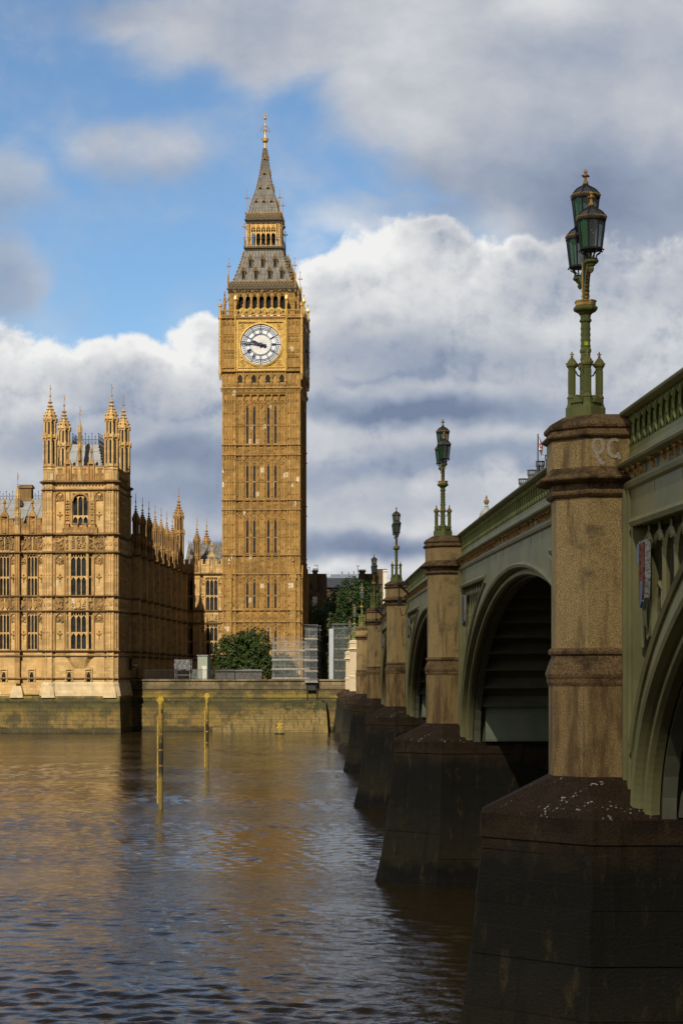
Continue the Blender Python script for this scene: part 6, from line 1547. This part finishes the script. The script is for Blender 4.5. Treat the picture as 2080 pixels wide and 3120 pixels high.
# ================================================================ RIVER
def river():
    rs = np.random.RandomState(5)
    Y = np.concatenate([np.linspace(-60, 22, 20)[:-1], np.exp(np.linspace(math.log(22), math.log(262), 1150)), np.array([300., 420., 900.])])
    tx = np.sinh(np.linspace(-3.4, 3.4, 620)); tx = tx/tx.max()*2.6
    YY, TT = np.meshgrid(Y, tx, indexing='ij'); XX = TT*np.maximum(YY, 40)
    ZZ = np.zeros_like(XX); dYs = np.gradient(Y)[:, None]
    for k in range(100):
        lam = math.exp(rs.uniform(math.log(.26), math.log(1.5))); an = rs.normal(R(77), R(36)); kx, ky = math.cos(an)*2*math.pi/lam, math.sin(an)*2*math.pi/lam
        amp = .0058*lam**.95*(1 if lam < .9 else (.9/lam)**.85)
        fade = np.clip((lam/abs(math.sin(an)+.1))/(dYs*3.0)-.6, 0, 1)
        mod = .55+.45*np.sin(XX*rs.uniform(.02,.09)+YY*rs.uniform(.03,.12)+rs.uniform(0,6.3))
        w = np.sin(XX*kx+YY*ky+rs.uniform(0,6.3)+.6*np.sin(XX*.21+YY*.13+k))
        ZZ += amp*fade*mod*(w+.25*np.abs(w))
    # currents: bands of smooth and ruffled water
    ZZ *= np.clip(.80+.30*np.sin(XX*.11+YY*.19+1.3*np.sin(YY*.06+XX*.04))+.22*np.sin(XX*-.05+YY*.37+1.7*np.sin(XX*.13)), .35, 1.35)
    # wake of the stream round the piers
    for t in PT[1:6]:
        px_, py_ = 1.9-.0135*t, t-.5
        dx_, dy_ = XX-px_, (YY-py_); r_ = np.sqrt(dx_**2+dy_**2)
        ZZ += .045*np.exp(-(r_-1.0)**2/.8)*np.cos(r_*3.2)
    v = np.stack([XX, YY, ZZ], -1).reshape(-1, 3); ny, nx = XX.shape
    idx = np.arange(ny*nx).reshape(ny, nx); q = np.stack([idx[:-1,:-1], idx[:-1,1:], idx[1:,1:], idx[1:,:-1]], -1).reshape(-1, 4)
    me = bpy.data.meshes.new('river'); me.vertices.add(len(v)); me.vertices.foreach_set('co', v.ravel()); me.loops.add(q.size); me.loops.foreach_set('vertex_index', q.ravel().astype(np.int32))
    me.polygons.add(len(q)); me.polygons.foreach_set('loop_start', np.arange(0,q.size,4,dtype=np.int32)); me.polygons.foreach_set('loop_total', np.full(len(q),4,dtype=np.int32)); me.update(calc_edges=True)
    me.polygons.foreach_set('use_smooth', [True]*len(q))
    t = mat('muddy_river_water', 0.02, 0, 0.5); t.b.inputs['IOR'].default_value = 1.33; t.b.inputs['Specular IOR Level'].default_value = 0.55
    n = t.noise(t.vec('MULTIPLY', t.pos, (1, .5, 1)), .05, 3)
    t.put(t.b.inputs['Base Color'], t.mix(t.rng(n,.3,.7), (.026,.016,.006,1), (.044,.028,.010,1)))
    s1 = t.noise(t.vec('MULTIPLY', t.pos, (1.0,1.7,1)), 2.6, 3, .55, .5); s2 = t.noise(t.vec('MULTIPLY', t.pos, (1.0,1.6,1)), 8.5, 3, .6, .3); s0 = t.noise(t.vec('MULTIPLY', t.pos, (.7,1.6,1)), .7, 3, .55, .6)
    patch = t.rng(t.noise(t.vec('MULTIPLY', t.pos, (.6,1,1)), .07, 3, .5, .8), .35, .65, .35, 1.0)
    h = t.math('ADD', t.math('MULTIPLY', s0, .8), t.math('ADD', t.math('MULTIPLY', s1, .55), t.math('MULTIPLY', s2, .24)))
    bump(t, t.math('MULTIPLY', h, patch), 1.0, .065)
    me.materials.append(t.m); o = bpy.data.objects.new('river', me); COL.objects.link(o); structure(o)
river()
# ground behind the river walls
gm = MB(); gm.add([(-3000,1200,6.2),(3000,1200,6.2),(3000,6000,6.2),(-3000,6000,6.2)],[(0,1,2,3)])
g2 = MB(Matrix.Translation((-28.44,240,0)) @ Matrix.Rotation(-TH,4,'Z')); g2.add([(-900,9.5,6.2),(900,9.5,6.2),(900,1400,6.19),(-900,1400,6.19)],[(0,1,2,3)])
structure(g2.build('ground', 'paving'))

# ================================================================ TREES
def crown(name, mat_, parent, blobs, n, s0, s1, seed):
    r = random.Random(seed); V = []; Fc = []
    tot = sum(b[3]*b[4]*b[5] for b in blobs)
    for (cx,cy,cz,rx,ry,rz) in blobs:
        m = int(n*rx*ry*rz/tot)
        for _ in range(m):
            while True:
                a = Vector((r.gauss(0,1),r.gauss(0,1),r.gauss(0,1)))
                if a.length > .1: break
            a.normalize(); rad = r.random()**.28
            rad *= 1+.30*mnoise.noise(Vector((a.x*2.4+cx,a.y*2.4+cy,a.z*2.4+cz)))
            p = Vector((cx+a.x*rx*rad, cy+a.y*ry*rad, cz+a.z*rz*rad))
            if mnoise.noise(p*.8) < -.28: continue
            nrm = (a+Vector((r.gauss(0,.6),r.gauss(0,.6),r.gauss(0,.6)+.35))).normalized()
            u = nrm.orthogonal().normalized(); ang = r.uniform(0,6.28); w = nrm.cross(u); u, w = u*math.cos(ang)+w*math.sin(ang), w*math.cos(ang)-u*math.sin(ang)
            s = r.uniform(s0,s1); b = nrm*s*.25; o = len(V)
            V += [tuple(p-u*s), tuple(p-w*s*.55-b*.4), tuple(p+u*s), tuple(p+w*s*.55-b*.4)]; Fc += [(o,o+1,o+2,o+3)]
    mb = MB(); mb.v = V; mb.f = Fc
    return mb.build(name, mat_, parent)
def tree(name, label, x, y, z, blobs, n, s0, s1, seed, lm, th, tr=.3, group=None):
    e = empty(name, (x,y,z), 0, label, 'tree', group); t = MB(); rr = random.Random(seed)
    t.tube([(0,0,-.2),(.08,0,th*.5),(.02,.05,th)], tr, 8, tr*.6)
    for b in blobs:
        t.tube([(0,0,th*.75),(b[0]*.5,b[1]*.5,(th+b[2])*.5),(b[0]*.9,b[1]*.9,b[2])], tr*.45, 6, tr*.12)
        for q in range(3):
            a = rr.uniform(0,6.28); t.tube([(b[0]*.7,b[1]*.7,th*.4+b[2]*.6),(b[0]+b[3]*.6*math.cos(a),b[1]+b[4]*.6*math.sin(a),b[2]+b[5]*rr.uniform(-.3,.6))],tr*.15,5,tr*.04)
    t.build('trunk', 'bark', e); crown('crown', lm, e, blobs, n, s0, s1, seed); return e
def at(px, Y): return (wx(px,Y), Y)
x, y = at(745, 266)
tree('bushy_tree', 'dense rounded dark green tree in front of the foot of the clock tower', x, y, 6.2,
     [(-2.2,0,4.0,2.3,2.4,2.9),(1.2,.3,4.6,2.9,2.6,3.2),(-.6,-.4,2.4,3.6,2.6,2.2),(3.0,0,2.6,1.6,2.0,2.0),(-3.2,.2,2.0,1.6,1.8,1.8),(.3,.8,5.8,1.9,1.9,1.8),(-1.8,.2,5.6,1.3,1.3,1.2)], 15000, .13, .26, 3, 'leaf', 2.4)
x, y = at(855, 270)
tree('bushy_tree', 'small green bush seen through the scaffold netting beside the tower', x, y, 6.2, [(0,0,2.2,2.2,1.8,2.0),(1.2,.2,1.5,1.5,1.4,1.5)], 4500, .13, .25, 8, 'leaf', 1.2, .14)
x, y = at(1050, 318)
tree('tall_tree', 'tall dark tree right of the clock tower, before the brick buildings', x, y, 6.2,
     [(0,0,9,4.6,4,4.6),(-3.4,0,7.5,3,3,4.2),(3.0,0,9,3.4,3,4.4),(1.6,0,14.4,3.2,3,3.6),(-1.4,0,13,2.6,2.4,3.2),(3.6,0,14,2.6,2.2,3.0),(0,0,4.5,5,3,3.2),(-4.4,0,4,2.4,2.2,3.0),(-3.2,0,11,1.7,1.8,2.0)], 26000, .15, .30, 21, 'leaf_dark', 6, .4, 'tall trees behind the bridge end')
x, y = at(1110, 325)
tree('tall_tree', 'tall dark tree hidden partly by the far bridge lamps', x, y, 6.2,
     [(0,0,9,3.6,3.4,4.4),(.6,0,14,2.4,2.6,3.2),(-1.5,0,6,3,3,3.4),(2.2,0,6.8,2.6,2.6,3.4)], 12000, .15, .30, 33, 'leaf_dark', 6, .4, 'tall trees behind the bridge end')
x, y = at(968, 312)
tree('tall_tree', 'lower tree with pale blossom close behind the tower corner', x, y, 6.2,
     [(0,0,4.6,3.0,2.6,4.4),(1.8,0,6.4,2.8,2.4,4.2),(-1.2,0,10.0,2.2,1.8,3.4),(4,-1,5.2,2.8,2.2,3.4),(2.2,-1,2.2,3,2,2.4),(.8,0,9.6,2.2,2,2.6)], 22000, .14, .28, 41, 'leaf_bloom', 3, .3, 'tall trees behind the bridge end')
bl = MB(); rr = random.Random(6)

# ================================================================ BUILDINGS BEYOND
def bx(px0, px1, ytop, Y, dep, name, m, parent, z0=6.2):
    b = MB(); b.box(wx(px0,Y),wx(px1,Y),Y,Y+dep,z0,wz(ytop,Y)); return b.build(name, m, parent)
Y = 352
b1 = empty('brick_building', (0,0,0), 0, 'sooty brown brick building with one chimney at the right edge of the tower', 'building')
bx(925, 994, 1748, Y, 14, 'wall', 'brick', b1)
c = MB(); x0, x1 = wx(952,Y), wx(967,Y); c.box(x0,x1,Y-.3,Y+2,wz(1800,Y),wz(1741,Y)); c.box(x0-.15,x1+.15,Y-.45,Y+2.2,wz(1741,Y),wz(1738,Y))
for k in range(3): c.lathe(x0+.2+k*.35,Y+.8,[(.14,wz(1738,Y)),(.12,wz(1731,Y))],8)
c.build('chimney', 'brick', b1)
a = MB(); 
for px_, y0, y1 in ((944,1748,1729),(968,1740,1723)):
    xx = wx(px_,Y); a.tube([(xx,Y,wz(y0,Y)),(xx,Y,wz(y1,Y))],.04,4); a.tube([(xx-.7,Y,wz(y1,Y)),(xx+.1,Y,wz(y1,Y))],.03,4)
    for k in range(3): a.tube([(xx-.6+k*.25,Y,wz(y1,Y)-.2),(xx-.6+k*.25,Y,wz(y1,Y)+.2)],.02,4)
a.build('aerial', 'iron_dark', b1)
wd = MB()
for r0 in (1778,1812,1846): wd.box(wx(945,Y),wx(949,Y),Y-.05,Y+.1,wz(r0+18,Y),wz(r0,Y))
wd.build('window', 'glass', b1)
Y = 372
b2 = empty('roof_block', (0,0,0), 0, 'dark slate roofed block with grey metal plant on top, above the trees', 'building')
bx(985, 1120, 1790, Y, 16, 'wall', 'brick', b2)
r2 = MB(); r2.loft([[(wx(988,Y),Y-.5,wz(1790,Y)),(wx(1112,Y),Y-.5,wz(1790,Y)),(wx(1112,Y),Y+12,wz(1790,Y)),(wx(988,Y),Y+12,wz(1790,Y))],[(wx(993,Y),Y+1.5,wz(1760,Y)),(wx(1110,Y),Y+1.5,wz(1760,Y)),(wx(1110,Y),Y+10,wz(1760,Y)),(wx(993,Y),Y+10,wz(1760,Y))]]); r2.build('roof', 'slate', b2)
p2 = MB(); p2.box(wx(1006,Y),wx(1088,Y),Y+2,Y+7,wz(1760,Y),wz(1748,Y))
for k in range(26): xx = wx(1006,Y)+k*(wx(1088,Y)-wx(1006,Y))/26; p2.box(xx,xx+.1,Y+1.94,Y+2,wz(1760,Y),wz(1748,Y))
p2.box(wx(994,Y),wx(1006,Y),Y+2.4,Y+6,wz(1760,Y),wz(1755,Y)); p2.build('roof_plant', 'zinc', b2)
q2 = MB()
for px_, yy in ((998,1746),(1042,1739),(1062,1741),(1078,1738)): q2.box(wx(px_,Y)-.08,wx(px_,Y)+.08,Y+2.5,Y+2.7,wz(1750,Y),wz(yy,Y))
xx = wx(1090,Y); q2.tube([(xx,Y+1,wz(1752,Y)),(xx,Y+1,wz(1722,Y))],.05,4); q2.tube([(xx-.4,Y+1,wz(1724,Y)),(xx+.35,Y+1,wz(1723,Y))],.04,4); q2.tube([(xx-.2,Y+1,wz(1735,Y)),(xx+.2,Y+1,wz(1735,Y))],.03,4)
q2.build('roof_mast', 'iron_dark', b2)
Y = 345
b3 = empty('gabled_house', (0,0,0), 0, 'tall brown brick house with a chimney stack and a pale stone edge behind the bridge', 'building')
bx(1092, 1168, 1748, Y, 14, 'wall', 'brick', b3)
c = MB(); x0, x1 = wx(1094,Y), wx(1112,Y); c.box(x0,x1,Y-.4,Y+2,wz(1790,Y),wz(1741,Y)); c.box(x0-.15,x1+.15,Y-.5,Y+2.2,wz(1741,Y),wz(1738,Y))
for k in range(4): c.lathe(x0+.15+k*.28,Y+.7,[(.11,wz(1738,Y)),(.10,wz(1734,Y))],8)
c.box(wx(1140,Y),wx(1178,Y),Y-.2,Y+1.8,wz(1780,Y),wz(1736,Y)); c.box(wx(1139,Y),wx(1179,Y),Y-.3,Y+1.9,wz(1736,Y),wz(1734,Y)); c.build('chimney', 'brick', b3)
w3 = MB(); w3.box(wx(1166,Y),wx(1178,Y),Y-.6,Y+8,6.2,wz(1737,Y)); w3.box(wx(1165,Y),wx(1180,Y),Y-.75,Y+8.2,wz(1742,Y),wz(1739,Y)); w3.box(wx(1166,Y),wx(1184,Y),Y-.5,Y+8,6.2,wz(1765,Y)); w3.build('stone_edge', 'render', b3)
wd = MB()
for px_ in (1125,1150):
    for r0 in (1770,1805,1840): wd.box(wx(px_,Y),wx(px_+7,Y),Y-.04,Y+.1,wz(r0+20,Y),wz(r0,Y))
wd.build('window', 'glass', b3)
wl = bx(952, 966, 1818, 330, 1, 'white_house', 'render', None); tag(wl, 'small pale house front glimpsed between the trees', 'house')
# stack building with a flag
Y = 330
b4 = empty('vented_building', (0,0,0), 0, 'large grey building whose round dark chimneys rise above the bridge parapet', 'building')
bx(1560, 1900, 1620, Y, 30, 'body', 'brick', b4)
mr = MB(); xa, xb = wx(1560,Y), wx(1900,Y); mr.loft([[(xa,Y,wz(1620,Y)),(xb,Y,wz(1620,Y)),(xb,Y+30,wz(1620,Y)),(xa,Y+30,wz(1620,Y))],[(xa+1.5,Y+2.5,wz(1520,Y)),(xb-1.5,Y+2.5,wz(1520,Y)),(xb-1.5,Y+27,wz(1520,Y)),(xa+1.5,Y+27,wz(1520,Y))]]); mr.build('mansard_roof', 'concrete', b4)
for r_ in range(6):
    for c_ in range(8):
        ww = MB(); u = xa+1.2+c_*(xb-xa-2.4)/8; zz = 9+r_*3.9; ww.box(u,u+1.3,Y-.05,Y+.1,zz,zz+2.3); ww.build('window', 'glass', b4)
for px0, px1, yt in ((1583,1612,1453),(1610,1638,1426),(1636,1664,1399),(1664,1692,1380)):
    s = MB(); cx, r_ = wx((px0+px1)/2,Y), (px1-px0)/2*Y/F; zt_ = wz(yt,Y)
    s.lathe(cx,Y+3,[(r_*.84,wz(1570,Y)),(r_*.84,zt_-1.0),(r_,zt_-.95),(r_,zt_-.72),(r_*.9,zt_-.7)],16)
    for k in range(12): a_ = 2*math.pi*k/12; s.box(cx+r_*.92*math.cos(a_)-.05,cx+r_*.92*math.cos(a_)+.05,Y+3+r_*.92*math.sin(a_)-.05,Y+3+r_*.92*math.sin(a_)+.05,zt_-.72,zt_-.12)
    s.lathe(cx,Y+3,[(r_*.8,zt_-.14),(r_*1.02,zt_-.12),(r_*1.02,zt_),(r_*.8,zt_+.02)],16)
    s.build('vent_chimney', 'concrete', b4)
fp = MB(); xx = wx(1638.5,Y); fp.lathe(xx,Y+.5,[(.13,wz(1460,Y)),(.10,wz(1324,Y)),(.15,wz(1323,Y)),(.02,wz(1320,Y))],8)
fpo = fp.build('flagpole', 'iron_dark', None); tag(fpo, 'dark flagpole standing against the round chimneys left of the nearest pier', 'flagpole')
def flag():
    e = empty('flag', (xx,Y+.5,wz(1328,Y)), 0, 'union flag hanging limp from the flagpole behind the nearest pier', 'flag')
    def patch(polys, mname, name, off):
        mb = MB()
        for poly in polys:
            for side in (1,-1):
                vs = []
                for u, v in poly: vs.append((.1+u*.80, .35*math.sin(u*7.2+v*1.6)+side*off, -v*2.4-u*1.5+.12*math.sin(u*7)))
                mb.add(vs, [tuple(range(len(vs)))[::side]])
        return mb.build(name, mname, e)
    G = 10
    def strip(p0, p1, w, n=10):
        out = []; d = Vector((p1[0]-p0[0],p1[1]-p0[1])); L = d.length; d.normalize(); nn = Vector((-d.y,d.x))*w/2
        for k in range(n):
            a = Vector(p0)+d*L*k/n; b = Vector(p0)+d*L*(k+1)/n; out.append([(a.x-nn.x,a.y-nn.y),(b.x-nn.x,b.y-nn.y),(b.x+nn.x,b.y+nn.y),(a.x+nn.x,a.y+nn.y)])
        cl = lambda q: [(min(1,max(0,u)),min(1,max(0,v))) for u,v in q]
        return [cl(q) for q in out]
    patch([[(i/G,j/G),((i+1)/G,j/G),((i+1)/G,(j+1)/G),(i/G,(j+1)/G)] for i in range(G) for j in range(G)], 'flag_blue', 'blue_field', .004)
    patch(strip((0,0),(1,1),.2)+strip((0,1),(1,0),.2)+strip((0,.5),(1,.5),.32)+strip((.5,0),(.5,1),.3), 'white', 'white_cross', .012)
    patch(strip((0,0),(1,1),.07)+strip((0,1),(1,0),.07)+strip((0,.5),(1,.5),.19)+strip((.5,0),(.5,1),.17), 'red', 'red_cross', .02)
flag()
# small dome over the parapet
Y = 420; e = empty('domed_building', (wx(1481,Y),Y,0), 0, 'grey stone building whose small dome and ball finial peep over the bridge parapet', 'building')
zd = wz(1576,Y)
d = MB(); d.lathe(0,0,[(1.6,zd-7),(1.6,zd-.3),(1.85,zd-.2),(1.85,zd)],12); d.build('drum', 'stone_dark', e)
d = MB(); d.box(-2.6,13,-.5,14,6.2,zd-7); d.box(-2.9,13.3,-.8,14.3,zd-7,zd-6.5); d.build('body', 'stone_dark', e)
for r_ in range(7):
    for c_ in range(5): ww = MB(); u = -1.6+c_*2.9; ww.box(u,u+1.2,-.56,-.4,8+r_*3.8,10.2+r_*3.8); ww.build('window', 'glass', e)
d = MB(); d.lathe(0,0,[(1.62,zd),(1.55,zd+.7),(1.25,zd+1.4),(.8,zd+1.85),(.45,zd+2.0),(.40,zd+2.3),(.55,zd+2.4),(.3,zd+2.6),(.25,zd+2.75)],12); d.build('dome_roof', 'lead', e)
d = MB(); zf_ = zd+2.75; d.lathe(0,0,[(.25,zf_),(.55,zf_+.45),(.62,zf_+.75),(.5,zf_+1.1),(.2,zf_+1.3),(.15,zf_+1.5),(.25,zf_+1.65),(.03,zf_+2.2)],10); d.build('ball_finial', 'stone_dark', e)

# ================================================================ RIVERSIDE CLUTTER   (palace frame: x along the wall, y away)
PM = Matrix.Translation((-28.44,240,0)) @ Matrix.Rotation(-TH,4,'Z')
def place(o): o.location = (-28.44,240,0); o.rotation_euler = (0,0,-TH); return o
ZW = 6.84
def railing(u0, u1, y, h, label, step=.14):
    e = place(empty('iron_railing', (0,0,0), 0, label, 'railing')); r = MB(); L = u1-u0; n = int(L/step)
    for k in range(n+1): x_ = u0+L*k/n; r.box(x_-.012,x_+.012,y-.012,y+.012,ZW-.05,ZW+h+.08)
    r.build('baluster_bars', 'iron_dark', e)
    q = MB(); q.box(u0,u1,y-.02,y+.02,ZW+h-.04,ZW+h); q.box(u0,u1,y-.02,y+.02,ZW+.1,ZW+.14); q.build('rail', 'iron_dark', e)
    n = max(1,int(L/3.2))
    for k in range(n+1):
        x_ = u0+L*k/n; p = MB(); p.box(x_-.035,x_+.035,y-.035,y+.035,ZW-.05,ZW+h+.25); p.build('post', 'iron_dark', e)
    return e
railing(.9, 6.2, 9.5, 1.25, 'dark iron railing on the wall beside the palace corner')
railing(6.3, 12.8, 9.5, 1.25, 'dark iron railing on the wall in front of the link range and tree')
def cabin():
    x0 = 8.55; y0 = 12.5
    e = place(empty('site_cabin', (0,0,0), 0, 'pale green site cabin left of the bushy tree', 'cabin'))
    b = MB(); b.box(x0,x0+1.3,y0,y0+4,6.2,9.95)
    for k in range(5): b.box(x0+.05+k*.23,x0+.09+k*.23,y0-.03,y0,6.3,9.8)
    b.build('body', 'cabin', e); r = MB(); r.box(x0-.1,x0+1.4,y0-.12,y0+4.1,9.95,10.08); r.build('roof', 'zinc', e)
    d = MB(); d.box(x0+.55,x0+1.2,y0-.05,y0-.03,6.4,8.6); d.build('door', 'render', e)
cabin()
def tarp_scaffold():
    e = place(empty('scaffold_tower', (0,0,0), 0, 'low scaffold draped with grey tarpaulin at the foot of the palace wing', 'scaffolding'))
    x0, x1, y0, y1 = 5.0, 7.0, 16, 18
    s = MB()
    for x_ in (x0,x1):
        for y_ in (y0,y1): s.tube([(x_,y_,6.2),(x_,y_,9.6)],.03,5)
    for z_ in (7.4,8.6): s.tube([(x0,y0,z_),(x1,y0,z_)],.03,5); s.tube([(x0,y1,z_),(x1,y1,z_)],.03,5)
    s.build('tube_frame', 'galv', e)
    def cloth(name, u0, u1, z0, z1, yy, seed):
        mb = MB(); rr = random.Random(seed); n = 12; m = 8; V = []
        for j in range(m+1):
            for k in range(n+1):
                f = k/n; g_ = j/m; V.append((u0+(u1-u0)*f+.05*math.sin(j*1.3), yy-.06-.08*math.sin(k*1.7+seed)*math.sin(j*.8+1)-rr.random()*.05, z0+(z1-z0)*g_+(0 if j else .12*math.sin(k*1.1))))
        mb.add(V,[(j*(n+1)+k,j*(n+1)+k+1,(j+1)*(n+1)+k+1,(j+1)*(n+1)+k) for j in range(m) for k in range(n)]); mb.build(name, 'tarp', e)
    cloth('tarpaulin', x0-.1, x1+.1, 8.1, 9.5, y0, 1); cloth('tarpaulin', 6.9, 8.4, 6.4, 8.2, y0+.6, 2)
tarp_scaffold()
def sheds():
    for u0, u1, lab in ((11.0,13.6,'long low grey canvas awning under the bushy tree'),(13.7,17.2,'grey site store with a white roof edge beside the scaffold')):
        e = place(empty('site_store', (0,0,0), 0, lab, 'shed')); b = MB(); b.box(u0,u1,11.8,13.5,6.2,7.9); b.build('wall', 'shed', e)
        r = MB(); r.xz([(u0-.1,7.9),(u1+.1,7.9),(u1,8.12),((u0+u1)/2,8.2),(u0,8.05)],11.6,13.7); r.build('roof', 'tarp' if u0 > 13 else 'shed', e)
sheds()
def scaffold(label, x0, x1, y0, y1, z0, z1, nx, lifts, netm=None, boards=True, seed=1):
    e = place(empty('scaffold_tower', (0,0,0), 0, label, 'scaffolding')); s = MB(); l = MB(); b = MB(); j_ = MB()
    xs = [x0+(x1-x0)*k/nx for k in range(nx+1)]; zs = [z0+(z1-z0)*k/lifts for k in range(lifts+1)]
    for x_ in xs:
        for y_ in (y0,y1):
            p = MB(); p.tube([(x_,y_,z0),(x_,y_,z1+.35)],.028,5); p.build('standard', 'galv', e)
    for z_ in zs:
        for y_ in (y0,y1): l.tube([(x0-.2,y_,z_),(x1+.2,y_,z_)],.026,5); l.tube([(x0-.2,y_,z_+.55),(x1+.2,y_,z_+.55)],.02,4)
        for x_ in xs: l.tube([(x_,y0-.2,z_),(x_,y1+.2,z_)],.024,5); j_.octa((x_,y0-.03,z_),.07)
    rr = random.Random(seed)
    for k in range(lifts):
        i = rr.randrange(nx); l.tube([(xs[i],y1,zs[k]),(xs[i+1],y1,zs[k+1])],.024,5)
    l.build('ledger_tubes', 'galv', e); j_.build('couplers', 'galv', e)
    if boards:
        for z_ in zs[:-1]:
            d = MB(); d.box(x0-.1,x1+.1,y0+.05,y1-.05,z_+.03,z_+.08); d.box(x0-.1,x1+.1,y0-.06,y0-.03,z_+.05,z_+.25); d.build('board_deck', 'board', e)
    if netm:
        d = MB(); n = 14; V = []
        for q in range(2):
            for k in range(n+1): V.append((x0+(x1-x0)*k/n, y0-.08-.03*math.sin(k*2.1), z0 if q == 0 else z1+.2))
        d.add(V,[(k,k+1,n+2+k,n+1+k) for k in range(n)]); d.build('debris_net', netm, e)
    return e
sx = lambda px, Z=249.5: .25+(px-403)*Z/F*1.0
scaffold('wide tube scaffold with pale netting on the wall at the tower foot', 18.9, 23.6, 9.1, 10.6, 6.85, 11.7, 3, 4, 'net_pale', seed=4)
s2 = scaffold('narrow taller scaffold bay with a dark sheeted side, hung over the wall', 23.3, 24.75, 8.2, 14.0, 6.4, 13.4, 1, 5, 'net_pale', seed=7)
d = MB(); d.add([(24.85,8.2,6.1),(24.85,13.9,6.1),(24.85,13.9,13.2),(24.85,8.2,13.5)],[(0,1,2,3)]); d.build('dark_sheeting', 'net_dark', s2)
d = MB(); d.box(23.45,24.6,8.6,9.3,5.4,6.3); d.tube([(23.4,8.4,6.4),(23.5,8.9,3.4)],.05,5); d.tube([(24.7,8.4,6.4),(24.75,9.0,3.2)],.05,5); d.build('hanging_bracket', 'iron_dark', s2)
scaffold('tall dark netted scaffold between the bridge end and the trees', 26.6, 29.6, 11.6, 13.4, 6.4, 13.6, 2, 5, 'net_grey', seed=9)
for px_, lab in ((1,'tall grey steel post beside the dark scaffold'),):
    p = MB(); p.box(26.15,26.75,11.2,11.5,6.3,13.5); p.box(26.2,26.7,11.1,11.2,6.3,10.2); po = place(p.build('steel_post', 'hoard', None)); tag(po, lab, 'post')
p = MB(); p.lathe(25.6,14.5,[(.14,6.2),(.14,10.0),(.02,10.5)],8); po = place(p.build('dark_post', 'iron_dark', None)); tag(po, 'dark pointed post between the two scaffolds', 'post')
# security camera on the palace corner
e = place(empty('security_camera', (0,0,0), 0, 'small white security camera on a dark arm at the palace corner', 'camera')); c = MB(); c.box(.55,1.05,8.9,9.15,8.6,8.78); c.build('housing', 'white', e); c = MB(); c.tube([(0.1,9.0,8.3),(.5,9.0,8.5),(.75,9.0,8.62)],.05,5); c.box(.05,.3,8.8,9.2,8.1,9.6); c.build('arm', 'iron_dark', e)

# ================================================================ MOORING PILES AND MARKER
def pile(px, Y, ztop, label, fork):
    e = empty('mooring_pile', (wx(px,Y),Y,0), 0, label, 'mooring pile', 'yellow piles standing in the river')
    b = MB(); b.lathe(0,0,[(.130,-1),(.130,ztop-.3),(.125,ztop-.25)],18); b.build('post', 'pile', e, False)
    c = MB(); c.lathe(0,0,[(.14,ztop-.27),(.14,ztop-.12)],18); c.xz([(-.22,ztop-.14),(.19,ztop-.14),(.13,ztop+.16),(-.10,ztop+.16)],-.10,.10); c.octa((.02,-.10,ztop+.08),.03); c.build('cap_plate', 'yellow', e)
    if fork:
        f = MB(); f.tube([(-.20,0,ztop-.1),(-.26,0,ztop+.42)],.022,5); f.tube([(-.16,0,ztop-.1),(-.06,0,ztop+.42)],.022,5); f.build('fork_bracket', 'gold_dull', e)
    g = MB(); g.box(-.190,-.130,-.05,.05,.3,ztop-.9); g.build('ladder_strip', 'yellow', e)
    for z in [ztop-1.05-k*.85 for k in range(6)]:
        if z > .3:
            k_ = MB(); k_.lathe(0,0,[(.140,z-.045),(.146,z-.04),(.146,z+.04),(.140,z+.045)],18); k_.box(-.24,-.15,-.07,.07,z-.05,z+.05); k_.build('clamp_band', 'rust', e)
    n = MB(); n.box(.02,.11,-.14,-.11,ztop-.75,ztop-.55); n.build('dark_plate', 'iron_dark', e)
pile(490, 102, 5.95, 'nearer and taller yellow mooring pile with black weathered bands and a forked top', True)
pile(631, 143.4, 5.75, 'farther and thinner yellow mooring pile standing alone to the right', False)
Y = 237; e = empty('river_marker', (wx(852,Y),Y,0), 0, 'small yellow marker with a cross on a dark float, below the stone steps', 'marker buoy')
m = MB(); m.lathe(0,0,[(.25,-.2),(.62,-.15),(.66,.02),(.62,.10),(.2,.14)],16); m.build('float', 'rubber', e)
m = MB(); m.lathe(0,0,[(.16,.12),(.12,.25),(.07,.3),(.07,1.3),(.12,1.32),(.12,1.42),(.03,1.5)],10); m.box(-.22,.22,-.03,.03,.55,.62); m.build('mast', 'yellow', e)
m = MB()
for s in (-1,1):
    m.xz([(s*-.42,.82),(s*-.24,.70),(s*.42,1.28),(s*.24,1.42)][::s], -.06-.02*s, -.03-.02*s)
m.build('cross_topmark', 'yellow', e)

# ================================================================ THE CLOUD THAT SHADES THE NEAR BRIDGE (high behind the camera)
def cloud():
    r = 360.0; c = Vector((60, 72, 0))+SUN_DIR*(r/math.sin(SUN_EL)); mb = MB(); n = 64; m = 30
    V = []; sg = lambda q, e: math.copysign(abs(q)**e, q)
    for j in range(m+1):
        for i in range(n):
            a = 2*math.pi*i/n; th = math.pi*j/m; rad = math.sin(th)**.5
            v = Vector((math.cos(a)*rad,math.sin(a)*rad,math.cos(th)))
            k = 1+.05*mnoise.noise(v*2.2+Vector((3,1,4)))+.04*mnoise.noise(v*5)
            V.append((c.x+sg(math.cos(a),.45)*rad*64*k, c.y+sg(math.sin(a),.45)*rad*140*k, c.z+v.z*24*k))
    Fc = [(j*n+i,(j+1)*n+i,(j+1)*n+(i+1)%n,j*n+(i+1)%n) for j in range(m) for i in range(n)]
    mb.v = V; mb.f = Fc
    cm = mat('cloud_mist', 1.0, 0, 0.0); cm.put(cm.b.inputs['Base Color'], (.8,.8,.8,1)); cm.b.inputs['Alpha'].default_value = CLOUD_ALPHA
    o = mb.build('cloud', cm.m, None, True); structure(o)
CLOUD_ALPHA = 0.53
cloud()
